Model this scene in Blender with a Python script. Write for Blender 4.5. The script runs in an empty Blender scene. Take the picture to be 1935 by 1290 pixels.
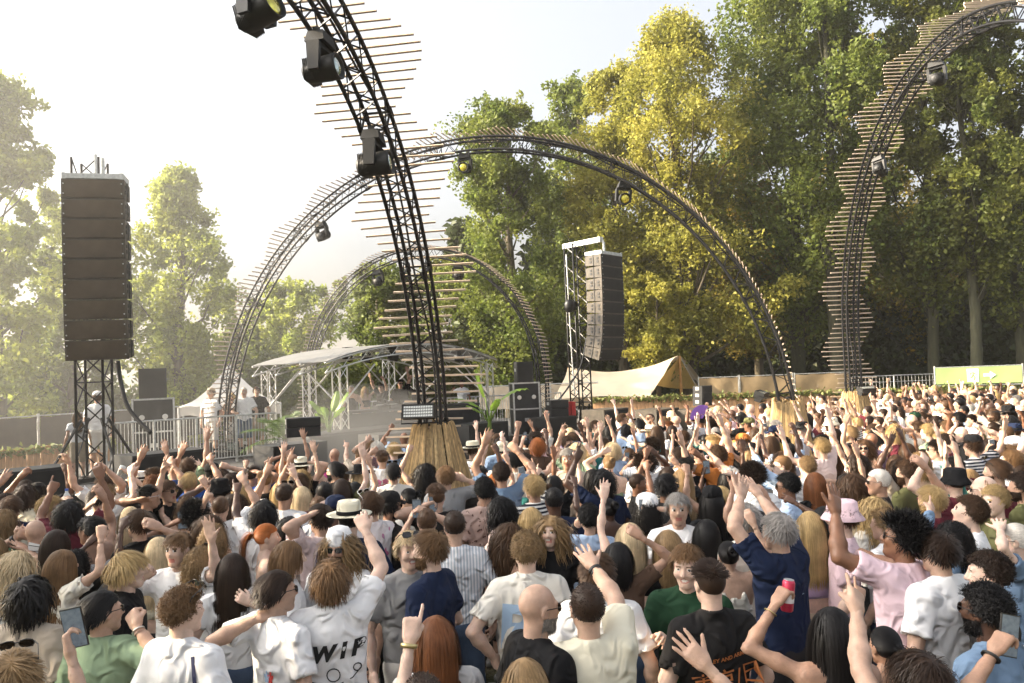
import bpy, math, random
import numpy as np
from mathutils import Vector, Matrix, Euler
from mathutils.bvhtree import BVHTree
random.seed(7); RNG = np.random.default_rng(7)
R = math.radians
scene = bpy.context.scene
COL = scene.collection

# ---------------------------------------------------------------- camera
FPX, CAM_Z, PITCH, ROLL = 1505.0, 2.8, R(2.2), R(2.3)
FW = np.array([0, math.cos(PITCH), math.sin(PITCH)])
_r0 = np.array([1.0, 0, 0]); _u0 = np.cross(_r0, FW)
UP = math.cos(ROLL)*_u0 + math.sin(ROLL)*_r0
RT = math.cos(ROLL)*_r0 - math.sin(ROLL)*_u0
CAM = np.array([0, 0, CAM_Z])
cam_d = bpy.data.cameras.new('camera'); cam = bpy.data.objects.new('camera', cam_d); COL.objects.link(cam)
cam_d.sensor_width = 36; cam_d.lens = FPX*36/1935; cam_d.clip_end = 1500; cam_d.clip_start = 0.05
cam.matrix_world = Matrix(((RT[0], UP[0], -FW[0], 0), (RT[1], UP[1], -FW[1], 0), (RT[2], UP[2], -FW[2], CAM_Z), (0, 0, 0, 1)))
scene.camera = cam

# ---------------------------------------------------------------- sky, sun, exposure
SUN_AZ, SUN_EL = R(-90), R(27)          # from the left
world = bpy.data.worlds.new('World'); scene.world = world; world.use_nodes = True
wn = world.node_tree.nodes; wl = world.node_tree.links
sky = wn.new('ShaderNodeTexSky'); sky.sky_type = 'NISHITA'; sky.sun_disc = False
sky.sun_elevation = SUN_EL; sky.sun_rotation = SUN_AZ
sky.air_density = 1.0; sky.dust_density = 10.0; sky.ozone_density = 0.6
hsv = wn.new('ShaderNodeHueSaturation'); hsv.inputs['Saturation'].default_value = .35; hsv.inputs['Value'].default_value = 1.4   # thin bright cloud veil
wl.new(sky.outputs[0], hsv.inputs['Color']); wl.new(hsv.outputs[0], wn['Background'].inputs[0]); wn['Background'].inputs[1].default_value = 0.14
sun_d = bpy.data.lights.new('sun', 'SUN'); sun = bpy.data.objects.new('sun', sun_d); COL.objects.link(sun)
sun_d.energy = 5.0; sun_d.angle = R(0.6); sun_d.color = (1.0, 0.81, 0.56)
SDIR = Vector((math.sin(SUN_AZ)*math.cos(SUN_EL), math.cos(SUN_AZ)*math.cos(SUN_EL), math.sin(SUN_EL)))
sun.rotation_euler = SDIR.to_track_quat('Z', 'Y').to_euler()
vs = scene.view_settings
vs.view_transform = 'Standard'; vs.look = 'None'; vs.gamma = 1.0; vs.exposure = 1.36
scene.cycles.use_denoising = True
scene.cycles.max_bounces = 5; scene.cycles.diffuse_bounces = 2; scene.cycles.glossy_bounces = 2
scene.cycles.transmission_bounces = 4; scene.cycles.transparent_max_bounces = 6; scene.cycles.volume_bounces = 0

# ---------------------------------------------------------------- helpers
def ray(px, py): return FW + RT*(px-967.5)/FPX + UP*(645-py)/FPX
def P(px, py, d):
    r = ray(px, py); return CAM + r*(d/r[1])
def G(px, py, z):
    r = ray(px, py); return CAM + r*((z-CAM_Z)/r[2])
def proj(p):
    q = np.asarray(p, float)-CAM; d = q@FW
    return 967.5+FPX*(q@RT)/d, 645-FPX*(q@UP)/d

MATS = {}
def mat(name, col, rough=0.6, metal=0.0, var=0.0, vscale=8.0, bump=0.0, bscale=60.0, island=0.0, spec=0.5,
        trans=0.0, emis=None, estr=0.0, sheen=0.0, stretch=None, col2=None, sss=0.0, coat=0.0):
    """Procedural principled material: base colour with noise / per-piece variation and fine bump."""
    if name in MATS: return MATS[name]
    m = bpy.data.materials.new(name); m.use_nodes = True; MATS[name] = m
    nt = m.node_tree; N = nt.nodes; L = nt.links; b = N['Principled BSDF']
    c = (*col, 1.0)
    b.inputs['Base Color'].default_value = c; b.inputs['Roughness'].default_value = rough
    b.inputs['Metallic'].default_value = metal; b.inputs['Specular IOR Level'].default_value = spec
    m.diffuse_color = c
    if sheen: b.inputs['Sheen Weight'].default_value = sheen
    if coat: b.inputs['Coat Weight'].default_value = coat
    if sss:
        b.inputs['Subsurface Weight'].default_value = sss; b.inputs['Subsurface Radius'].default_value = (.012, .005, .003)
        b.inputs['Subsurface Scale'].default_value = 1.0
    if emis: b.inputs['Emission Color'].default_value = (*emis, 1); b.inputs['Emission Strength'].default_value = estr
    tc = None
    def coords():
        nonlocal tc
        if tc is None:
            t = N.new('ShaderNodeTexCoord'); tc = t.outputs['Object']
            if stretch:
                mp = N.new('ShaderNodeMapping'); mp.inputs['Scale'].default_value = stretch
                L.new(tc, mp.inputs[0]); tc = mp.outputs[0]
        return tc
    out = None
    if var or col2:
        n = N.new('ShaderNodeTexNoise'); n.inputs['Scale'].default_value = vscale; n.inputs['Detail'].default_value = 4
        L.new(coords(), n.inputs['Vector'])
        mx = N.new('ShaderNodeMix'); mx.data_type = 'RGBA'
        a2 = col2 if col2 else tuple(min(1, x*(1+var)) for x in col)
        a1 = col if col2 else tuple(x*(1-var) for x in col)
        mx.inputs[6].default_value = (*a1, 1); mx.inputs[7].default_value = (*a2, 1)
        rp = N.new('ShaderNodeMapRange'); rp.inputs[1].default_value = .3; rp.inputs[2].default_value = .7
        L.new(n.outputs[0], rp.inputs[0]); L.new(rp.outputs[0], mx.inputs[0]); out = mx.outputs[2]
    if island:
        g = N.new('ShaderNodeNewGeometry'); mr = N.new('ShaderNodeMapRange')
        mr.inputs[3].default_value = 1-island; mr.inputs[4].default_value = 1+island
        L.new(g.outputs['Random Per Island'], mr.inputs[0])
        hs = N.new('ShaderNodeHueSaturation'); L.new(mr.outputs[0], hs.inputs['Value'])
        if out: L.new(out, hs.inputs['Color'])
        else: hs.inputs['Color'].default_value = c
        out = hs.outputs[0]
    if out: L.new(out, b.inputs['Base Color'])
    if bump:
        n = N.new('ShaderNodeTexNoise'); n.inputs['Scale'].default_value = bscale; n.inputs['Detail'].default_value = 3
        L.new(coords(), n.inputs['Vector'])
        bp = N.new('ShaderNodeBump'); bp.inputs['Strength'].default_value = bump; bp.inputs['Distance'].default_value = .02
        L.new(n.outputs[0], bp.inputs['Height']); L.new(bp.outputs[0], b.inputs['Normal'])
    if trans:   # thin sheet that lets light through (leaves, canvas)
        t = N.new('ShaderNodeBsdfTranslucent'); ms = N.new('ShaderNodeMixShader'); ms.inputs[0].default_value = trans
        if out: L.new(out, t.inputs[0])
        else: t.inputs[0].default_value = c
        L.new(b.outputs[0], ms.inputs[1]); L.new(t.outputs[0], ms.inputs[2]); L.new(ms.outputs[0], N['Material Output'].inputs[0])
    return m

def np_mesh(name, V, F, mats=(), smooth=False, midx=None):
    """V (n,3) floats, F (m,k) ints with k 3 or 4 -> mesh datablock (fast path)."""
    V = np.asarray(V, np.float32); F = np.asarray(F, np.int32); me = bpy.data.meshes.new(name)
    k = F.shape[1]; me.vertices.add(len(V)); me.vertices.foreach_set('co', V.ravel())
    me.loops.add(F.size); me.loops.foreach_set('vertex_index', F.ravel())
    me.polygons.add(len(F)); me.polygons.foreach_set('loop_start', np.arange(0, F.size, k, dtype=np.int32))
    if midx is not None: me.polygons.foreach_set('material_index', np.asarray(midx, np.int32))
    for m in mats: me.materials.append(m)
    me.polygons.foreach_set('use_smooth', np.full(len(F), bool(smooth)))
    me.update(calc_edges=True); return me

class MB:
    """Mesh builder: collects boxes, tubes, lathes and sheets into one mesh."""
    def __init__(s): s.v = []; s.f = []; s.mi = []; s.cur = 0
    def add(s, vs_, fs_):
        o = len(s.v); s.v += [tuple(map(float, p)) for p in vs_]
        for f in fs_: s.f.append(tuple(i+o for i in f)); s.mi.append(s.cur)
    def box(s, c, size, rot=None, taper=1.0):
        hx, hy, hz = (x/2 for x in size); vv = []
        for z in (-hz, hz):
            k = 1 if z < 0 else taper
            vv += [(-hx*k, -hy*k, z), (hx*k, -hy*k, z), (hx*k, hy*k, z), (-hx*k, hy*k, z)]
        M = rot if rot is not None else Matrix.Identity(3)
        vv = [M @ Vector(p) + Vector(c) for p in vv]
        s.add(vv, [(3, 2, 1, 0), (4, 5, 6, 7), (0, 1, 5, 4), (1, 2, 6, 5), (2, 3, 7, 6), (3, 0, 4, 7)]); return s
    def tube(s, pts, r, n=6, cap=True):
        pts = [Vector(p) for p in pts]; m = len(pts); rr = r if hasattr(r, '__len__') else [r]*m
        vv = []; up = None
        for i, p in enumerate(pts):
            t = (pts[min(i+1, m-1)]-pts[max(i-1, 0)]).normalized()
            if up is None: up = t.orthogonal().normalized()
            up = (up - t*up.dot(t)); up = up.normalized() if up.length > 1e-6 else t.orthogonal().normalized()
            w = t.cross(up)
            for k in range(n):
                a = 2*math.pi*k/n; vv.append(p + (up*math.cos(a)+w*math.sin(a))*rr[i])
        ff = [(i*n+k, i*n+(k+1) % n, (i+1)*n+(k+1) % n, (i+1)*n+k) for i in range(m-1) for k in range(n)]
        if cap: ff += [tuple(range(n-1, -1, -1)), tuple((m-1)*n+k for k in range(n))]
        s.add(vv, ff); return s
    def lathe(s, prof, n=20, M=None, sx=1, sy=1):
        vv = []; M = M or Matrix.Identity(4)
        for r, z in prof:
            for k in range(n):
                a = 2*math.pi*k/n; vv.append(M @ Vector((r*math.cos(a)*sx, r*math.sin(a)*sy, z)))
        m = len(prof)
        ff = [(i*n+k, i*n+(k+1) % n, (i+1)*n+(k+1) % n, (i+1)*n+k) for i in range(m-1) for k in range(n)]
        if prof[0][0] > 1e-4: ff.append(tuple(range(n-1, -1, -1)))
        if prof[-1][0] > 1e-4: ff.append(tuple((m-1)*n+k for k in range(n)))
        s.add(vv, ff); return s
    def grid(s, fn, nu, nv):
        vv = [fn(i/nu, j/nv) for j in range(nv+1) for i in range(nu+1)]
        s.add(vv, [(j*(nu+1)+i, j*(nu+1)+i+1, (j+1)*(nu+1)+i+1, (j+1)*(nu+1)+i) for j in range(nv) for i in range(nu)]); return s
    def mesh(s, name, mats, smooth=False):
        me = bpy.data.meshes.new(name); me.from_pydata(s.v, [], s.f)
        for m in (mats if isinstance(mats, (list, tuple)) else [mats]): me.materials.append(m)
        if any(s.mi): me.polygons.foreach_set('material_index', s.mi)
        if smooth: me.polygons.foreach_set('use_smooth', [True]*len(s.f))
        me.update(); return me
    def build(s, name, mats, parent=None, smooth=False):
        return ob(name, s.mesh(name, mats, smooth), parent)

def ob(name, me, parent=None, loc=None, rot=None):
    o = bpy.data.objects.new(name, me); COL.objects.link(o)
    if parent: o.parent = parent
    if loc is not None: o.location = loc
    if rot is not None: o.rotation_euler = rot
    return o
def tag(o, label=None, cat=None, group=None, kind=None):
    if label: o['label'] = label
    if cat: o['category'] = cat
    if group: o['group'] = group
    if kind: o['kind'] = kind
    return o
def thing(name, label, cat, loc=(0, 0, 0), rz=0, group=None, M=None):
    o = ob(name, None); o.empty_display_size = .2
    if M is not None: o.matrix_world = M
    else: o.location = loc; o.rotation_euler = (0, 0, rz)
    return tag(o, label, cat, group)
def copy_tree(o, parent=None):
    c = o.copy(); COL.objects.link(c)
    if parent: c.parent = parent
    for ch in o.children: copy_tree(ch, c)
    return c
def axes(x=None, y=None, z=None):
    """3x3 rotation from two given axes (columns)."""
    if y is None: x = Vector(x).normalized(); z = Vector(z); z = (z - x*z.dot(x)).normalized(); y = z.cross(x)
    elif x is None: y = Vector(y).normalized(); z = Vector(z); z = (z - y*z.dot(y)).normalized(); x = y.cross(z)
    return Matrix((x, y, z)).transposed()

# ---------------------------------------------------------------- shared materials
BLACK = mat('black_steel', (.012, .012, .013), .42, .3, var=.3, vscale=20)
BLACKPLY = mat('black_paint', (.018, .018, .018), .55, var=.35, vscale=6, bump=.15, bscale=90)
GRILLE_HAZED = mat('grille_dust_glare', (.075, .056, .036), .85, var=.5, vscale=1.6, bump=.3, bscale=220)  # left array: dust plus sun-glare haze, both put into the brown
GRILLE = mat('grille_cloth', (.017, .016, .015), .8, var=.45, vscale=2.5, bump=.3, bscale=220)
SILVER = mat('aluminium', (.62, .62, .60), .35, .85, var=.12, vscale=15)
GALV = mat('galvanised_steel', (.50, .51, .50), .45, .7, var=.2, vscale=18)
SLATW = mat('slat_wood', (.62, .50, .38), .7, var=.22, vscale=5, bump=.2, bscale=40, stretch=(.6, 6, 6))
REED = mat('reed_skirt', (.42, .30, .15), .8, var=.4, vscale=9, island=.35, stretch=(6, 6, .5))
FENCEW = mat('fence_wood', (.46, .27, .14), .75, var=.35, vscale=5, bump=.25, bscale=30, stretch=(5, 5, .5))
CANVAS = mat('tent_canvas', (.74, .62, .46), .8, trans=.35, var=.07, vscale=2)
WHITEC = mat('white_canvas', (.74, .72, .68), .8, trans=.25, var=.06, vscale=2)
# ================================================================ ground
def ground_mat():
    m = bpy.data.materials.new('trampled_grass'); m.use_nodes = True; N = m.node_tree.nodes; L = m.node_tree.links
    b = N['Principled BSDF']; b.inputs['Roughness'].default_value = .95
    tc = N.new('ShaderNodeTexCoord'); n1 = N.new('ShaderNodeTexNoise'); n1.inputs['Scale'].default_value = .6; n1.inputs['Detail'].default_value = 8
    L.new(tc.outputs['Object'], n1.inputs['Vector'])
    cr = N.new('ShaderNodeValToRGB'); cr.color_ramp.elements[0].position = .35; cr.color_ramp.elements[1].position = .65
    cr.color_ramp.elements[0].color = (.05, .065, .022, 1); cr.color_ramp.elements[1].color = (.10, .075, .045, 1)
    L.new(n1.outputs[0], cr.inputs[0]); L.new(cr.outputs[0], b.inputs['Base Color'])
    n2 = N.new('ShaderNodeTexNoise'); n2.inputs['Scale'].default_value = 25; L.new(tc.outputs['Object'], n2.inputs['Vector'])
    bp = N.new('ShaderNodeBump'); bp.inputs['Distance'].default_value = .05; L.new(n2.outputs[0], bp.inputs['Height']); L.new(bp.outputs[0], b.inputs['Normal'])
    return m
gm = MB().grid(lambda u, v: (-700+1400*u, -700+1400*v, 0), 8, 8)
tag(gm.build('ground', ground_mat()), kind='structure')

# ================================================================ trees
def leaf_mat(name, c1, c2, trans=.45):
    return mat(name, c1, .55, var=0, col2=c2, vscale=.55, island=.30, trans=trans, spec=.3)
LEAF = {
 'gold': leaf_mat('leaves_gold', (.20, .215, .04), (.43, .39, .075), .5),
 'green': leaf_mat('leaves_green', (.085, .13, .026), (.21, .235, .045), .5),
 'dark': leaf_mat('leaves_dark', (.065, .10, .02), (.18, .185, .035), .5),
 'pale': leaf_mat('leaves_pale', (.20, .26, .04), (.39, .41, .075), .5),
 'amber': leaf_mat('leaves_amber', (.15, .14, .022), (.30, .22, .035)),
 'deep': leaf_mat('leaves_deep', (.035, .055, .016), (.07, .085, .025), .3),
}
BARK = mat('bark', (.10, .083, .055), .9, var=.45, vscale=4, bump=.6, bscale=14, stretch=(3, 3, .6))
IVYB = mat('bark_mossy', (.045, .045, .024), .9, var=.4, vscale=3, bump=.6, bscale=14, stretch=(3, 3, .6))

def leaf_cards(C, size, rng, droop=.25):
    """One pointed diamond per centre, random orientation."""
    n = len(C); nrm = rng.normal(size=(n, 3)); nrm[:, 2] += .5; nrm /= np.linalg.norm(nrm, axis=1)[:, None]
    a = rng.normal(size=(n, 3)); a -= nrm*(a*nrm).sum(1)[:, None]; a /= np.linalg.norm(a, axis=1)[:, None]
    b = np.cross(nrm, a); s = size*rng.uniform(.65, 1.35, n)[:, None]
    V = np.stack([C-a*s*.55, C+b*s*.36+nrm*s*.06, C+a*s*.55-nrm*s*droop, C-b*s*.36+nrm*s*.06], 1).reshape(-1, 3)
    return V, np.arange(4*n).reshape(n, 4)

def build_tree(name, label, base, top, width, kind, trunk_r, first=.28, seed=0, leaves=16000, lsize=.2,
               lean=0.0, shape='poplar', group=None, bark=BARK, clumps=90, cshift=0.0, clump_r=None):
    leaves = int(leaves*1.15); lsize *= .92; rng = np.random.default_rng(seed+11); base = np.array(base, float); Ht = top-base[2]
    root = thing(name, label, 'tree', base, 0, group)
    # trunk with limbs
    t = MB(); npt = 9; zs = np.linspace(0, .93, npt)
    wob = np.cumsum(rng.normal(0, .012*Ht, (npt, 2)), 0)*.35; wob[0] = 0
    pts = [Vector((wob[i, 0]+lean*z*Ht, wob[i, 1], z*Ht)) for i, z in enumerate(zs)]
    rad = [trunk_r*(1.35 if i == 0 else 1)*(1-z*.86) for i, z in enumerate(zs)]
    t.tube([p-Vector((0, 0, .3 if i == 0 else 0)) for i, p in enumerate(pts)], rad, 10)
    env = []; lob = rng.uniform(0, 6.28, 2)
    for i in range(clumps):
        h = first + (1-first)*rng.uniform(0, 1)**.9
        u = (h-first)/(1-first)
        if shape == 'poplar': w = math.sin(math.pi*min(1, (u*.93+.07)))**.6*(1.08-.35*u)
        elif shape == 'round': w = math.sqrt(max(.02, 1-(2*u-1)**2))**.8
        else: w = math.sqrt(max(.02, 1-(2*u-1)**2))**.7*(.65+.35*(1-u))
        ang = rng.uniform(0, 2*math.pi); rr = width/2*w*math.sqrt(rng.uniform(.1, 1))*(1+.28*math.sin(3*ang+lob[0]+7*u)+.2*math.sin(11*u+lob[1]))*rng.uniform(.85, 1.12)
        k = min(npt-1, h/.93*(npt-1)); k0 = int(k); f = k-k0; c = pts[k0].lerp(pts[min(k0+1, npt-1)], f)
        p = Vector((c.x+math.cos(ang)*rr+cshift*u, c.y+math.sin(ang)*rr, h*Ht*.985)); env.append((p, u))
        if i % 3 == 0:
            hz = max(first*.8, h-.10-.5*rr/Ht); k = min(npt-1, hz/.93*(npt-1)); k0 = int(k)
            s0 = pts[k0].lerp(pts[min(k0+1, npt-1)], k-k0); r0 = max(.02, trunk_r*(1-hz*.9)*.34)
            mid = s0.lerp(p, .5)+Vector((rng.normal()*.2, rng.normal()*.2, -.05*rr))
            t.tube([s0, mid, p], [r0, r0*.6, r0*.2], 5, False)
    t.build('trunk', bark, root, True)
    # crown
    per = leaves//clumps; Cs = []
    cr = clump_r or width*.125
    for p, u in env:
        r = cr*rng.uniform(.6, 1.25)*(1-.35*u); q = rng.normal(size=(per, 3)); q /= np.linalg.norm(q, axis=1)[:, None]
        q *= (rng.uniform(.15, 1, per)**.5)[:, None]*r*np.array([1, 1, 1.0 if shape != 'poplar' else 1.9])
        tw = max(3, per//14); tip = rng.integers(0, tw, per); offs = rng.normal(0, r*.42, (tw, 3)); offs[:, 2] *= 1.0 if shape != 'poplar' else 1.5; q = q*.55+offs[tip]
        Cs.append(q+np.array(p))
    C = np.concatenate(Cs); V, F = leaf_cards(C, lsize, rng)
    ob('crown', np_mesh('crown', V, F, [LEAF[kind]], True), root)
    return root

def tree_at(name, label, px, top_py, d, wpx, kind, tr, **kw):
    b = P(px, 700, d); s = FPX/d; tp = P(px, top_py, d)
    kw.setdefault('lean', (tp[0]-b[0])/tp[2]*0)
    return build_tree(name, label, (b[0], d, 0), tp[2], wpx/s, kind, tr, **kw)

# left, lit through from behind
tree_at('broadleaf_tree', 'tall pale backlit tree at the left edge of the photo', -10, 120, 25, 270, 'pale', .26, first=.12, seed=1, leaves=26000, lsize=.17, shape='oval', clumps=130)
tree_at('broadleaf_tree', 'lower hazy tree filling the gap behind the left speaker tower', 130, 395, 33, 210, 'green', .25, first=.1, seed=2, leaves=15000, lsize=.2, shape='oval')
tree_at('broadleaf_tree', 'big pale rounded tree between left speaker tower and the arch', 345, 325, 33, 245, 'pale', .3, first=.08, seed=3, leaves=32000, lsize=.17, shape='oval', clumps=150)
tree_at('broadleaf_tree', 'small distant hazy tree under the left curve of the arch', 555, 535, 46, 190, 'pale', .25, first=.06, seed=4, leaves=13000, lsize=.24, shape='round')
tree_at('broadleaf_tree', 'dark green bushy tree behind the stage roof', 715, 505, 42, 210, 'green', .3, first=.06, seed=5, leaves=17000, lsize=.22, shape='round')
tree_at('broadleaf_tree', 'hazy shrub like tree behind the pointed white tent', 470, 625, 38, 170, 'green', .2, first=.05, seed=6, leaves=9000, lsize=.22, shape='round')
tree_at('broadleaf_tree', 'bushy green tree low behind the central truss leg', 830, 500, 44, 190, 'dark', .3, first=.06, seed=17, leaves=14000, lsize=.22, shape='round')
tree_at('poplar_tree', 'full green poplar with bare lower trunk right of the central truss leg', 965, 185, 38, 285, 'green', .33, first=.14, seed=7, leaves=38000, lsize=.18, shape='oval', clumps=170)
tree_at('poplar_tree', 'slim green tree peeking out between the two broad poplars', 1105, 150, 47, 250, 'green', .3, first=.15, seed=8, leaves=22000, lsize=.24, shape='oval')
tree_at('poplar_tree', 'golden sunlit poplar behind the right speaker tower', 1300, 20, 37, 345, 'gold', .42, first=.17, seed=9, leaves=52000, lsize=.165, shape='oval', clumps=210)
tree_at('poplar_tree', 'shorter golden poplar leaning on the left of the tall golden one', 1185, 120, 38.5, 240, 'gold', .3, first=.2, seed=10, leaves=28000, lsize=.17, shape='oval', clumps=120)
tree_at('broadleaf_tree', 'small golden tree with forked trunk behind the cream tent', 1243, 520, 35.5, 160, 'gold', .17, first=.34, seed=11, leaves=9000, lsize=.16, shape='round', clumps=50)
tree_at('poplar_tree', 'tall green and gold poplar right of the golden one', 1505, -90, 39, 340, 'green', .36, first=.2, seed=12, leaves=40000, lsize=.19, shape='poplar', clumps=160, bark=IVYB)
tree_at('broadleaf_tree', 'amber leaved tree behind the right leg of the big arch', 1435, 250, 42, 210, 'amber', .28, first=.22, seed=13, leaves=18000, lsize=.2, shape='oval', clumps=90)
tree_at('poplar_tree', 'tall poplar with ivy on its trunk behind the right arch foot', 1580, -160, 36, 230, 'green', .34, first=.3, seed=14, leaves=22000, lsize=.19, shape='poplar', clumps=110, bark=IVYB)
tree_at('poplar_tree', 'tall dark green tree rising right of the right arch', 1765, -140, 37, 330, 'dark', .27, first=.24, seed=15, leaves=34000, lsize=.19, shape='oval', clumps=160, bark=IVYB)
tree_at('poplar_tree', 'dark tall tree with mossy leaning trunk behind the green exit banner', 1838, -60, 35, 260, 'dark', .27, first=.3, seed=16, leaves=24000, lsize=.19, shape='oval', clumps=120, bark=IVYB)
tree_at('poplar_tree', 'dark tree at the right edge of the photo', 1935, -120, 36, 250, 'dark', .27, first=.2, seed=18, leaves=24000, lsize=.19, shape='oval', clumps=120, bark=IVYB)
tree_at('broadleaf_tree', 'amber tinted tree behind the tall dark right hand trees', 1690, 60, 46, 330, 'amber', .34, first=.14, seed=19, leaves=30000, lsize=.23, shape='oval', clumps=130)
# the same row goes on to the left of the frame and shades the near crowd
for i, (x, y, tz, w, k) in enumerate([(-13.5, 5.0, 12.5, 8, 'green'), (-15, -3.0, 13, 8, 'pale'), (-17, 12.5, 11, 7, 'green')]):
    build_tree('broadleaf_tree', ['tall green tree left of the crowd, beside the near speakers', 'tall pale tree left of and behind the camera', 'green tree left of the left speaker tower'][i],
               (x, y, 0), tz, w, k, .3, first=.12, seed=30+i, leaves=26000, lsize=.2, shape='oval', clumps=120)

def wood_mass(name, label, pts, hgt, dep, kind, n, seed, lsize=.3):
    """Undergrowth that reads as one mass: leaf cards through a long mound, dark stems inside."""
    rng = np.random.default_rng(seed); pts = [np.array(p, float) for p in pts]
    seg = rng.integers(0, len(pts)-1, n); f = rng.uniform(0, 1, n)
    A_ = np.array(pts)[seg]; B_ = np.array(pts)[seg+1]; xy = A_+(B_-A_)*f[:, None]
    s = xy[:, 0]*.7+xy[:, 1]*.31
    top = hgt*(.72+.16*np.sin(s)+.12*np.sin(2.3*s+1)+.10*np.sin(4.1*s+2))
    u = rng.uniform(0, 1, n)**.8; off = rng.uniform(-1, 1, n)*dep*np.sqrt(np.clip(1.02-u, 0, 1))
    C = np.c_[xy[:, 0], xy[:, 1]+off, u*top]
    C += np.repeat(rng.normal(0, .35, (n//20+1, 3)), 20, 0)[:n]; C[:, 2] = np.abs(C[:, 2])
    V, F = leaf_cards(C, lsize, rng); tag(ob(name, np_mesh(name, V, F, [LEAF[kind]], True)), label, 'undergrowth', kind='stuff')
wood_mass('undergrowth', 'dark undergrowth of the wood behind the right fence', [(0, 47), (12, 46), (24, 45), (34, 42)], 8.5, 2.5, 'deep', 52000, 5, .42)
wood_mass('undergrowth', 'sunlit bushes along the fence behind the left speaker tower', [(-30, 29), (-20, 33), (-10, 38), (0, 45)], 4.6, 2.0, 'green', 42000, 6, .26)
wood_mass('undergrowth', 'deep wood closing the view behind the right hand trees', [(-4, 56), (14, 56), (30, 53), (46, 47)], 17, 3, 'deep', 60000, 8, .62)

# ================================================================ truss arches
def arch_curve(foot, d, azd, xc, zc, a, b, zfoot, zend):
    """Centre line of an arch in a vertical plane, from its visible foot over the top to the other foot."""
    p0 = P(*foot, d); az = R(azd); u = Vector((math.sin(az), math.cos(az), 0)); c0 = Vector((p0[0], p0[1], 0))+u*xc
    pts = []
    z = zfoot
    if zc > zfoot:                                   # stilted leg: straight up to the springing
        for k in range(8): pts.append(c0-u*a+Vector((0, 0, zfoot+(zc-zfoot)*k/8)))
        t0 = 0
    else: t0 = math.asin((zfoot-zc)/b)
    t1 = math.pi-(math.asin(max(-1, min(1, (zend-zc)/b))) if zend > zc else 0)
    for k in range(121):
        t = t0+(t1-t0)*k/120; pts.append(c0-u*(a*math.cos(t))+Vector((0, 0, zc+b*math.sin(t))))
    if zc > zend:
        for k in range(1, 9): pts.append(c0+u*a+Vector((0, 0, zc-(zc-zend)*k/8)))
    return pts, u
def resample(pts, step):
    out = [pts[0]]; acc = 0
    for i in range(1, len(pts)):
        a, b = pts[i-1], pts[i]; L = (b-a).length; t = step-acc
        while t <= L: out.append(a.lerp(b, t/L)); t += step
        acc = L-(t-step)
    return out
def build_arch(label, curve, u, w=.29, rch=.026, slat_len=1.02, slat_step=.11, period=13, amp=.26, phase=0, slat_from=0, nslat=None):
    """Curved box truss; battens laid across its outer side in a stepping wave."""
    root = thing('truss_arch', label, 'truss arch', curve[0], 0, 'wooden slatted truss arches')
    o = curve[0]; side = Vector((u.y, -u.x, 0))
    pts = resample(curve, .21)
    fr = []
    cen = sum(pts, Vector())/len(pts)
    for i, p in enumerate(pts):
        t = (pts[min(i+1, len(pts)-1)]-pts[max(i-1, 0)]).normalized(); out = t.cross(side).normalized()
        if out.dot(p-cen) < 0: out = -out
        fr.append((p-o, t, out))
    for sa, sb in ((1, 1), (1, -1), (-1, 1), (-1, -1)):
        MB().tube([p+out*(w/2*sa)+side*(w/2*sb) for p, t, out in fr], rch, 6).build('chord', BLACK, root, True)
    br = MB()
    for i in range(len(fr)-1):
        (p, t, n), (p2, t2, n2) = fr[i], fr[i+1]; k = 1 if i % 2 else -1
        for sb in (1, -1):
            br.tube([p+n*(w/2*k)+side*(w/2*sb), p2-n2*(w/2*k)+side*(w/2*sb)], .010, 4, False)
        for sa in (1, -1):
            br.tube([p+n*(w/2*sa)+side*(w/2*k), p2+n2*(w/2*sa)-side*(w/2*k)], .010, 4, False)
        if i % 10 == 0:
            for sa in (1, -1):
                br.tube([p+n*(w/2*sa)+side*(w/2), p+n*(w/2*sa)-side*(w/2)], .016, 4, False)
                br.tube([p+n*(w/2)+side*(w/2*sa), p-n*(w/2)+side*(w/2*sa)], .016, 4, False)
    tag(br.build('lacing', BLACK, root), kind='stuff')
    cl = MB(); 
    for i in range(0, len(fr), 10):
        p, t, n = fr[i]
        for sa in (1, -1):
            for sb in (1, -1): cl.tube([p+n*(w/2*sa)+side*(w/2*sb)-t*.06, p+n*(w/2*sa)+side*(w/2*sb)+t*.06], .036, 6)
    tag(cl.build('coupler', BLACK, root), kind='stuff')
    cb = MB(); cb.tube([p+n*(w*.28+.03*math.sin(i*.9))+side*(.05*math.sin(i*.37)) for i, (p, t, n) in enumerate(fr)], .014, 5).build('cable', BLACK, root)
    # battens
    sp = resample(curve, slat_step); proto = MB().box((0, 0, 0), (slat_len, .024, .015)).mesh('slat', SLATW)
    rr = random.Random(int(phase*100)+3)
    for i, p in enumerate(sp):
        if i*slat_step < slat_from or i > len(sp)-2: continue
        t = (sp[min(i+1, len(sp)-1)]-sp[max(i-1, 0)]).normalized(); out = t.cross(side).normalized()
        if out.dot(p-cen) < 0: out = -out
        ph = ((i+phase) % period)/period; off = (4*abs(ph-.5)-1)*amp + rr.uniform(-.012, .012)
        M = axes(x=side, z=out)
        s = ob('slat', proto, root); sl_ = rr.uniform(.93, 1.04); q = p-o+out*(w/2+rch+.03)+side*off
        s.matrix_local = Matrix.Translation(q) @ M.to_4x4() @ Euler((0, rr.uniform(-.012, .012), rr.uniform(-.02, .02))).to_matrix().to_4x4() @ Matrix.Diagonal((sl_, 1, 1, 1))
    return root, fr, o, side
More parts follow.
